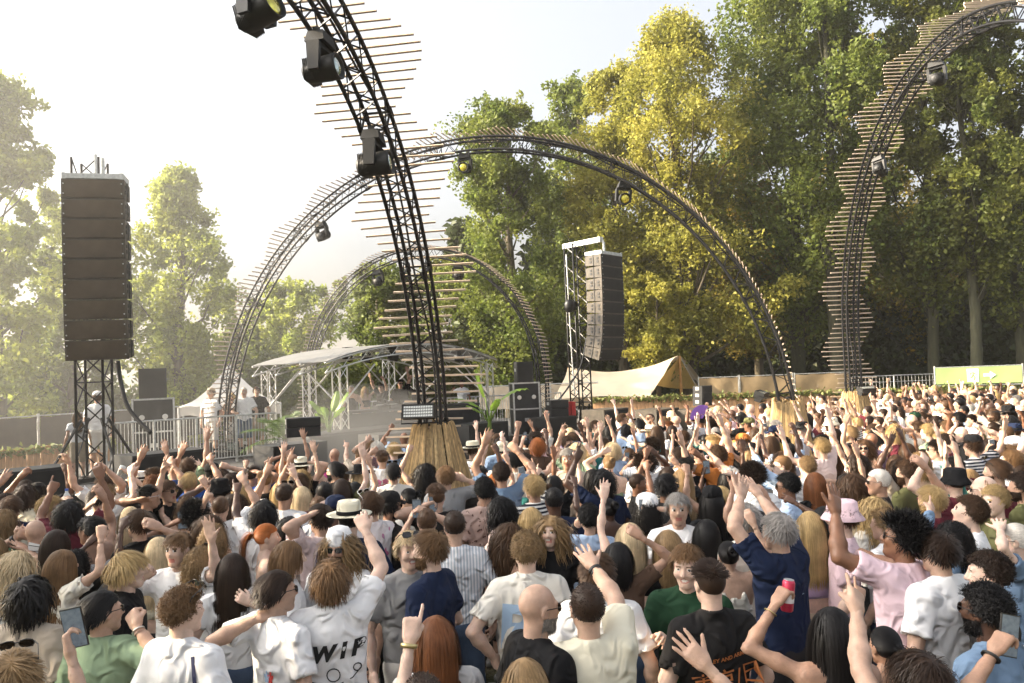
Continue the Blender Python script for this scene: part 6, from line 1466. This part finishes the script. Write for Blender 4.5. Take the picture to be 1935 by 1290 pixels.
for (x, y) in cand:
    if not inside(x, y, FLOOR) or not free(x, y, .37 if y < 13 else .42): continue
    sex = 'f' if rg.random() < .45 else 'm'; Ht = rg.gauss(1.77, .055) if sex == 'm' else rg.gauss(1.66, .05)
    px, py = proj((x, y, Ht))
    if px < -60 or px > 1995: continue
    yaw = math.degrees(math.atan2(-(-2.9-x), 21.5-y))+rg.gauss(0, 16)
    if rg.random() < .07: yaw += 180+rg.gauss(0, 40)
    for tr in range(12):
        hair = rg.choice(HAIRF if sex == 'f' else HAIRM); hc = rg.choice(HCW); sk = rg.choice((0, 0, 1, 1, 1, 2, 2, 3, 4))
        if sk >= 3: hc = rg.choice(('black', 'black', 'dark brown')); hair = rg.choice(('long', 'bun', 'longcurly', 'afro') if sex == 'f' else ('buzz', 'fade', 'dreads', 'curly', 'afro'))
        elif rg.random() < .06: hc = rg.choice(('grey', 'auburn', 'red'))
        tops = 'tee' if sex == 'm' else rg.choice(('tee', 'tee', 'strap', 'tank')); tc_ = rg.choice(TCW); ap = rg.choice(APAIRS) if rg.random() < (.85 if y < 13 else .5) else ('down', 'down')
        kw = {}
        if rg.random() < .22: kw['gl'] = rg.choice(('on', 'on', 'top'))
        if rg.random() < .10 and hair in ('short', 'fade', 'buzz', 'long'): kw.update(hat=rg.choice(('cap', 'cap', 'bucket', 'fedora')), hatc=rg.choice(('black', 'white', 'cream', 'navy', 'olive', 'beige')))
        if sex == 'm' and rg.random() < .22 and hc in HC: kw['beard'] = hc
        if sex == 'm' and rg.random() < .04: hair = None
        if len(PEOPLE) >= nmax: FAR.append((x, y, Ht, sex, sk, hair, hc, tops, tc_, yaw, ap)); break
        pr = person(px, py, Ht, sex, sk, hair, hc, tops, tc_, yaw, ap[0], ap[1], hy=0, hp=.0, pool=1+int(rg.random() < .5), uniq=True, lod=1, **kw)
        if pr:
            if 'phone' in ap: PHONES.append((pr, ap.index('phone')))
            break

# beyond 300 nobody counts them: one mass of far people
def far_crowd():
    V, F, MI = [], [], []; n = 0
    mats = SKIN+[HM_[k] for k in ('blond', 'light blond', 'brown', 'dark brown', 'black')]+[TM[k] for k in ('white', 'off white', 'black', 'navy', 'light blue', 'beige', 'grey', 'pink', 'burgundy', 'charcoal')]
    hi = {'blond': 5, 'light blond': 6, 'dark blond': 5, 'light brown': 7, 'brown': 7, 'dark brown': 8, 'black': 9}; ti = {k: 10+i for i, k in enumerate(('white', 'off white', 'black', 'navy', 'light blue', 'beige', 'grey', 'pink', 'burgundy', 'charcoal'))}
    cache = {}
    def arr(me):
        v = np.empty(len(me.vertices)*3, np.float32); me.vertices.foreach_get('co', v); f = np.empty(len(me.loops), np.int32); me.loops.foreach_get('vertex_index', f); return v.reshape(-1, 3), f.reshape(-1, 4)
    cap_v, cap_f = cap_shell(-.06, .05, 1.10); a8 = np.arange(8)*math.pi/4; lv = []; lf = []
    for sx in (-1, 1):
        o_ = len(lv); lv += [(sx*(.085+.03*(z < .5))+r_*math.cos(t), r_*math.sin(t), z) for z, r_ in ((.95, .10), (.5, .075), (.0, .06)) for t in a8]; lf += [(o_+j*8+k, o_+(j+1)*8+k, o_+(j+1)*8+(k+1) % 8, o_+j*8+(k+1) % 8) for j in range(2) for k in range(8)]
    LEG2 = (np.array(lv), np.array(lf))
    for (x, y, Ht, sex, sk, hair, hc, tops, tc_, yaw, ap) in FAR:
        key = (ap, tops, sex)
        if key not in cache:
            b, s_, HMx, _ = make_body(ap[0], ap[1], tops, 'f' if sex == 'f' else 'm', 0, 0, 2, sex == 'f', 1.0, len(cache)+90); cache[key] = (arr(b), arr(s_), HMx); bpy.data.meshes.remove(b); bpy.data.meshes.remove(s_)
        bd, st, HMx = cache[key]; sc = Ht/1.758; c, s = math.cos(R(yaw)), math.sin(R(yaw)); Rm = np.array([[c, -s, 0], [s, c, 0], [0, 0, 1]])
        hv = cap_v@np.array(HMx.to_3x3()).T+np.array(HMx.translation)
        if hair and hair.startswith('long'): hv = hv.copy(); lowm = (cap_v[:, 2] < .05)&(cap_v[:, 1] < .03); hv[lowm, 2] -= .20*np.clip((.05-cap_v[lowm, 2])/.1, 0, 1); hv[lowm, 1] -= .03
        for (v, f), mi in (((bd), sk), ((st), ti.get(tc_, 10+int(x*97) % 10)), ((hv, cap_f), hi.get(hc, 8) if hair else sk), (LEG2, 19)):
            V.append((v*sc)@Rm.T+np.array([x, y, 0])); F.append(f+n); MI.append(np.full(len(f), mi)); n += len(v)
    if V: tag(ob('distant_crowd', np_mesh('distant_crowd', np.concatenate(V), np.concatenate(F), mats, True, np.concatenate(MI))), 'mass of far dancers packed before the right hand fence', 'crowd', kind='stuff')
far_crowd()
# ================================================================ stage people
def SP(*a, key, **k): NP[key] = person(*a, base=DECK, group='people on the stage', lod=1, **k)
SP(757, 740, 1.82, 'm', 2, 'fade', 'black', 'tee', 'black', 200, 'high', 'down', gl='on', dep=23.4, key='dj1', label='big man in black t-shirt and sunglasses behind the booth, one arm up', bw=1.2)
SP(790, 747, 1.74, 'm', 1, 'short', 'brown', 'tee', 'black', 190, 'down', 'up', dep=23.6, key='dj2', label='man in black t-shirt behind the booth beside the big man', gl='on')
SP(722, 752, 1.72, 'm', 1, 'short', 'dark brown', 'tee', 'black', 150, 'up', 'high', dep=23.2, key='dj3', label='man in black at the booth filming with arms up')
SP(690, 756, 1.66, 'f', 1, 'long', 'blond', 'strap', 'black', 190, 'up', 'down', dep=23.6, key='dj4', label='blond woman clapping at the left of the booth')
SP(665, 757, 1.72, 'm', 1, 'buzz', 'grey', 'tank', 'black', 175, 'down', 'down', dep=22.8, key='dj5', label='leftmost man at the booth in black tank top')
SP(873, 728, 1.74, 'f', 3, 'bun', 'black', 'tee', 'white striped', 150, 'down', 'face', dep=25.2, key='st1', label='person in pale clothes standing behind the barrier right of the central truss')
SP(399, 744, 1.80, 'm', 1, 'short', 'brown', 'tee', 'white', 165, 'down', 'down', hat='cap', hatc='beige', dep=20.3, key='st2', label='man in white with beige cap behind the left leg of the big arch', lower=4)
SP(438, 748, 1.66, 'f', 1, 'bob', 'blond', 'tee', 'brown', 190, 'down', 'down', gl='on', dep=20.9, key='st3', label='blond woman with sunglasses leaning on the stage barrier')
SP(461, 740, 1.80, 'm', 1, 'buzz', 'white', 'tee', 'white', 195, 'down', 'bent', dep=20.6, key='st4', label='grey haired man in white t-shirt leaning on the stage barrier')
SP(485, 740, 1.80, 'm', 1, 'short', 'brown', 'polo', 'charcoal', 200, 'down', 'bent', dep=21.2, key='st5', label='man in dark polo shirt at the right end of the stage barrier')
SP(184, 757, 1.84, 'm', 2, 'short', 'brown', 'tee', 'white', 20, 'down', 'down', hat='cap', hatc='white', dep=17.6, key='st6', label='man in white with white cap seen through the left truss tower', lower=4)
SP(146, 800, 1.45, 'f', 1, 'long', 'light brown', 'tee', 'white', 40, 'down', 'down', dep=16.6, key='st7', label='fair haired woman in white t-shirt beside the left truss tower')

# ================================================================ things held
PHB = mat('phone_case', (.015, .015, .016), .3, coat=.4); SCR = mat('phone_screen', (.02, .025, .03), .1, emis=(.35, .42, .50), estr=.10, var=.8, vscale=45, col2=(.10, .12, .12))
PHW = mat('phone_case_pale', (.55, .55, .54), .35)
def hand_point(rec, i, off): 
    M4, fl = rec['hands'][i]; return rec['M'] @ (M4 @ Vector(off))
def phone(key, i, label, tilt=.15, case=PHB, roll=0.0):
    rec = NP[key]; p = hand_point(rec, i, (0, -.036, .085)); M = Matrix.Translation(p) @ Matrix.Rotation(rec['yaw'], 4, 'Z') @ Matrix.Rotation(tilt, 4, 'X') @ Matrix.Rotation(roll, 4, 'Y')
    r = thing('phone', label, 'phone', M=M, group='phones held up in the crowd'); MB().box((0, 0, .02), (.076, .009, .155)).build('case', case, r)
    MB().box((0, -.0055, .02), (.070, .002, .146)).build('screen', SCR, r); MB().box((-.02, .006, .075), (.026, .004, .026)).build('camera_bump', PHB, r)
phone('phone_arm', 0, 'black phone held up at the lower left with screen towards camera', .1, roll=-.15); phone('afro_f', 0, 'phone held up before the dark afro, left of the photo'); phone('fademan', 0, 'phone held up in the near rows left of the central reed skirt')
phone('phoneman', 1, 'phone held above the brown buzzed head near the centre', .1); phone('whitecap', 1, 'white framed phone held up beside the white cap', .1, PHW); phone('right_phone', 0, 'black phone held up at the lower right edge', -.1, roll=.25); phone('naut', 1, 'white phone held up under the right hand arch', .1, PHW)
seen = set()
for rec, i in PHONES:
    lb = 'phone held up by '+' '.join(rec['label'].replace(', filming', '').split()[:12]).rstrip(',')
    if lb in seen: continue
    seen.add(lb); NP['_p'] = rec; phone('_p', i, lb, random.uniform(-.1, .25), random.choice((PHB, PHB, PHW)), random.uniform(-.2, .2))
CANR = mat('can_pink', (.55, .03, .08), .3, .4, var=.2, vscale=20, coat=.3); CANW = mat('can_label', (.75, .72, .72), .4); CANT = mat('can_top', (.6, .6, .6), .3, .9)
def can(key, i, label, m=CANR, text=None):
    rec = NP[key]; p = hand_point(rec, i, (0, -.045, .075)); r = thing('drink_can', label, 'can', M=Matrix.Translation(p) @ Matrix.Rotation(.12, 4, 'Y'), group='drink cans')
    MB().lathe([(.024, -.072), (.029, -.066), (.029, .062), (.024, .074)], 18).build('body', m, r, True); MB().lathe([(.0292, -.03), (.0296, -.028), (.0296, .012), (.0292, .014)], 18).build('label_band', CANW, r, True); MB().lathe([(.0235, .074), (.0235, .077), (.021, .075), (.001, .0745)], 18).build('lid', CANT, r, True)
can('black_long', 0, 'pink drink can held up by the black haired woman at the front'); can('smilelady', 1, 'green drink can held by the smiling dark haired woman', mat('can_green', (.10, .22, .12), .35, .3)); can('polo', 1, 'drink can held by the man in the navy polo shirt', mat('can_beige', (.5, .45, .35), .35, .3))
BOT = mat('bottle_plastic', (.75, .80, .82), .12, trans=.5); CUP = mat('cup_amber', (.65, .36, .14), .2, trans=.5); BCAP = mat('bottle_cap', (.05, .12, .45), .4)
rec = NP['bottle']; p = hand_point(rec, 1, (0, -.04, .07)); r = thing('water_bottle', 'clear plastic water bottle held up at the left', 'bottle', p); MB().lathe([(.028, -.10), (.033, -.095), (.033, .05), (.014, .085), (.014, .10)], 16).build('body', BOT, r, True); MB().lathe([(.016, .10), (.016, .12), (.001, .121)], 12).build('cap', BCAP, r)
rec = NP['cupman']; p = hand_point(rec, 1, (0, -.04, .07)); r = thing('drink_cup', 'plastic cup of beer held up below the left tower', 'cup', M=Matrix.Translation(p) @ Matrix.Rotation(.5, 4, 'Y')); MB().lathe([(.028, -.06), (.036, .06), (.034, .06), (.027, -.055), (.001, -.055)], 16).build('cup', BOT, r, True); MB().lathe([(.027, -.05), (.031, .02), (.001, .021)], 16).build('beer', CUP, r, True)
def fan(label, centre, yaw, rad, cols, a0, a1, n, rib):
    r = thing('hand_fan', label, 'fan', M=Matrix.Translation(centre) @ Matrix.Rotation(yaw, 4, 'Z'))
    for k in range(n):
        t0, t1 = a0+(a1-a0)*k/n, a0+(a1-a0)*(k+1)/n; m = MB(); z = lambda a, q: (math.cos(a)*q, 0.006*(k % 2), math.sin(a)*q)
        m.add([z(t0, rad*.32), z(t1, rad*.32), z(t1, rad), z(t0, rad)], [(0, 1, 2, 3)]); m.add([Vector(v)+Vector((0, .004, 0)) for v in (z(t0, rad*.32), z(t1, rad*.32), z(t1, rad), z(t0, rad))], [(0, 1, 2, 3)]); m.build('leaf', cols[k % len(cols)], r)
        mid = (t0+t1)/2; m2 = MB(); m2.tube([(0, 0, 0), (math.cos(mid)*rad*.98, 0, math.sin(mid)*rad*.98)], .0035, 4); m2.build('rib', rib, r)
FW_ = mat('fan_white', (.78, .78, .78), .7); FB_ = mat('fan_rib_black', (.01, .01, .01), .5); FP_ = mat('fan_purple', (.30, .14, .55), .7); FO_ = mat('fan_orange', (.7, .42, .2), .7); FL_ = mat('fan_blue', (.3, .42, .65), .7)
q = hand_point(NP['fanlady'], 0, (0, -.03, .08)); fan('white open hand fan with coloured marks held at the left edge', q, .0, .30, [FW_, FW_, FW_, FO_, FW_, FL_, FW_], R(165), R(300), 14, FB_)
fan('purple open hand fan held up under the cream tent', P(1328, 790, 15.6), .2, .26, [FP_], R(60), R(185), 10, FP_)
WATCH = mat('watch_metal', (.55, .45, .22), .3, .9); STRAPB = mat('strap_black', (.01, .01, .01), .5)
def bracelet(key, i, m, zc=-.02, w=.018, r_=.031, nm='watch'):
    rec = NP[key]; M4, fl = rec['hands'][i]; c = ob(nm, MB().lathe([(r_, zc-w/2), (r_+.004, zc-w/2), (r_+.004, zc+w/2), (r_, zc+w/2)], 16, None, 1, .85).mesh(nm, m, True), rec['o']); c.matrix_local = M4
bracelet('watch_arm', 1, WATCH); bracelet('cream', 1, STRAPB, -.05); bracelet('cream', 1, STRAPB, -.025); bracelet('baldleft', 0, STRAPB, w=.03); bracelet('watchup', 0, STRAPB, w=.03); bracelet('black_long', 0, WATCH, -.05, .004); bracelet('phoneman', 1, STRAPB, w=.03); bracelet('rightarm', 1, STRAPB, w=.025)
bracelet('sage', 1, CANT, -.03, .005, .033, 'bracelet'); bracelet('right_phone', 0, STRAPB, -.03, .008, .033, 'bracelet')

# ================================================================ prints on shirts
INK = mat('print_black', (.012, .012, .012), .8); INKO = mat('print_orange', (.50, .17, .05), .8); INKB = mat('print_light_blue', (.36, .50, .68), .8); INKP = mat('print_pink', (.55, .16, .30), .8); INKR = mat('print_red', (.55, .05, .04), .8); INKY = mat('print_yellow', (.65, .48, .06), .8); INKC = mat('print_cream', (.48, .42, .33), .8)
def bvh_of(rec):
    me = rec['shirt']; return BVHTree.FromPolygons([v.co for v in me.vertices], [tuple(p.vertices) for p in me.polygons])
def drape(rec, V, F, m, nm, side=-1):
    """lay flat artwork (x, z) on the back (side -1) or chest (+1) of a shirt"""
    if '_bvh' not in rec: rec['_bvh'] = bvh_of(rec)
    out = []
    for x, z in V:
        h = rec['_bvh'].ray_cast(Vector((x, side*1.0, z)), Vector((0, -side, 0)))
        out.append((x, (h[0].y if h[0] else side*.13)+side*.0045, z))
    me = bpy.data.meshes.new(nm); me.from_pydata(out, [], F); me.materials.append(m)
    sh = next(c for c in rec['o'].children if c.name.startswith('shirt')); ob(nm, me, sh)
def text_print(key, txt, size, x, z, rot, m, shear=0.0, side=-1, bold=0.0):
    rec = NP[key]; cu = bpy.data.curves.new('lettering', 'FONT'); cu.body = txt; cu.size = size; cu.align_x = 'CENTER'; cu.align_y = 'CENTER'; cu.shear = shear; cu.offset = bold; cu.resolution_u = 3
    o = bpy.data.objects.new('lettering', cu); COL.objects.link(o); me = o.to_mesh(); V = []
    for v in me.vertices:
        a, b = v.co.x, v.co.y; V.append((x+(a*math.cos(rot)-b*math.sin(rot))*(-side), z+a*math.sin(rot)+b*math.cos(rot)))
    F = [tuple(p.vertices) for p in me.polygons]; o.to_mesh_clear(); bpy.data.objects.remove(o); bpy.data.curves.remove(cu)
    if V: drape(rec, V, F, m, 'lettering', side)
def line_print(key, pts, w, m, side=-1, nm='drawing'):
    V = []; F = []
    for i, (x, z) in enumerate(pts):
        x2, z2 = pts[min(i+1, len(pts)-1)]; x1, z1 = pts[max(i-1, 0)]; l = math.hypot(x2-x1, z2-z1)+1e-9; nx, nz = -(z2-z1)/l*w/2, (x2-x1)/l*w/2; V += [(x+nx, z+nz), (x-nx, z-nz)]
        if i: k = 2*i; F.append((k-2, k-1, k+1, k))
    drape(NP[key], V, F, m, nm, side)
def blob_print(key, x, z, rx, rz, m, n=14, wob=.2, side=-1, nm='motif', ph=0):
    V = [(x, z)]+[(x+rx*math.cos(a)*(1+wob*math.sin(5*a+ph)), z+rz*math.sin(a)*(1+wob*math.sin(5*a+ph))) for a in [2*math.pi*k/n for k in range(n)]]
    drape(NP[key], V, [(0, 1+k, 1+(k+1) % n) for k in range(n)], m, nm, side)
text_print('wip', 'W I P', .115, .035, 1.27, R(6), INK, .35, bold=.006)
circ = lambda cx, cz, r, a0, a1, n=18: [(cx+r*math.cos(a0+(a1-a0)*k/n), cz+r*math.sin(a0+(a1-a0)*k/n)) for k in range(n+1)]
for pts in (circ(.02, 1.15, .035, 0, 6.3), circ(.02, 1.05, .055, .3, 5.6), [(.05, 1.10), (.12, 1.13), (.16, 1.17)], [(-.03, 1.09), (-.10, 1.12), (-.13, 1.08)], [(-.0, 1.0), (-.05, .95), (-.1, .97)], [(.05, 1.0), (.09, .95), (.13, .96)], circ(.145, 1.18, .02, 0, 6.3, 10)): line_print('wip', pts, .006, INK)
text_print('tokyo', '東京/日', .115, .03, 1.17, R(8), INKO, bold=.001); text_print('tokyo', 'PETRALEY AND ARMBURG', .030, .02, 1.285, R(8), INKO, bold=.001)
for i, (x, z) in enumerate(((-.02, 1.04), (.02, .98), (-.05, .96), (.08, 1.02), (.1, .95))): blob_print('tokyo', x, z, .035, .05, INKC, wob=.35, ph=i)
text_print('pe', 'Pe', .36, -.005, 1.19, R(-4), INKB, bold=.012); text_print('pe', 'P c', .20, .0, .97, R(3), INKB, bold=.010)
text_print('cream', 'Cloney', .10, .06, 1.13, R(10), INK, .4); 
text_print('aeden', 'Aeden', .115, .03, 1.25, 0, INK); 
for i, (dx, dz) in enumerate(((-.045, .04), (.045, .045), (-.03, -.03), (.03, -.025))): blob_print('aeden', dx-.02, 1.29+dz, .04, .035, INKP, ph=i, nm='petal')
text_print('naut', 'NAUT', .15, .0, 1.29, 0, INK, bold=.006); blob_print('naut', 0, 1.12, .09, .06, INKR, wob=.15); blob_print('naut', .02, 1.10, .05, .03, INK, wob=.2)
text_print('navy', '▴▴', .03, .05, 1.27, 0, INKB)
for i, (x, z, rx, rz, m) in enumerate(((.0, 1.17, .10, .035, INKR), (.02, 1.11, .09, .04, INKY), (-.05, 1.08, .06, .05, INKR))): blob_print('sage', x, z, rx, rz, m, wob=.25, ph=i)
for i, (x, z) in enumerate(((-.06, 1.2), (.05, 1.22), (.0, 1.1), (.07, 1.08), (-.08, 1.08))): blob_print('sunghead', x, z, .045, .05, INKP, wob=.3, ph=i)
line_print('sage', [(-.15, 1.44), (-.12, 1.35), (-.08, 1.2), (-.05, 1.0)], .045, STRAPB, nm='bag_strap'); line_print('curly_w', [(.13, 1.44), (.15, 1.35), (.15, 1.2), (.14, 1.0)], .022, mat('strap_navy', (.015, .02, .07), .7), nm='bag_strap')
for k, col in (('slick', INKB), ('slick', INKR)): blob_print(k, .03 if col is INKB else .06, 1.20, .02, .03, col, wob=.4)
# earring
c = ob('earring', MB().lathe([(.0005, -.012), (.012, -.006), (.012, .006), (.0005, .012)], 12).mesh('earring', CANT, True), NP['redhair']['o']); c.matrix_local = NP['redhair']['HM'] @ Matrix.Translation((-.084, -.005, -.05))
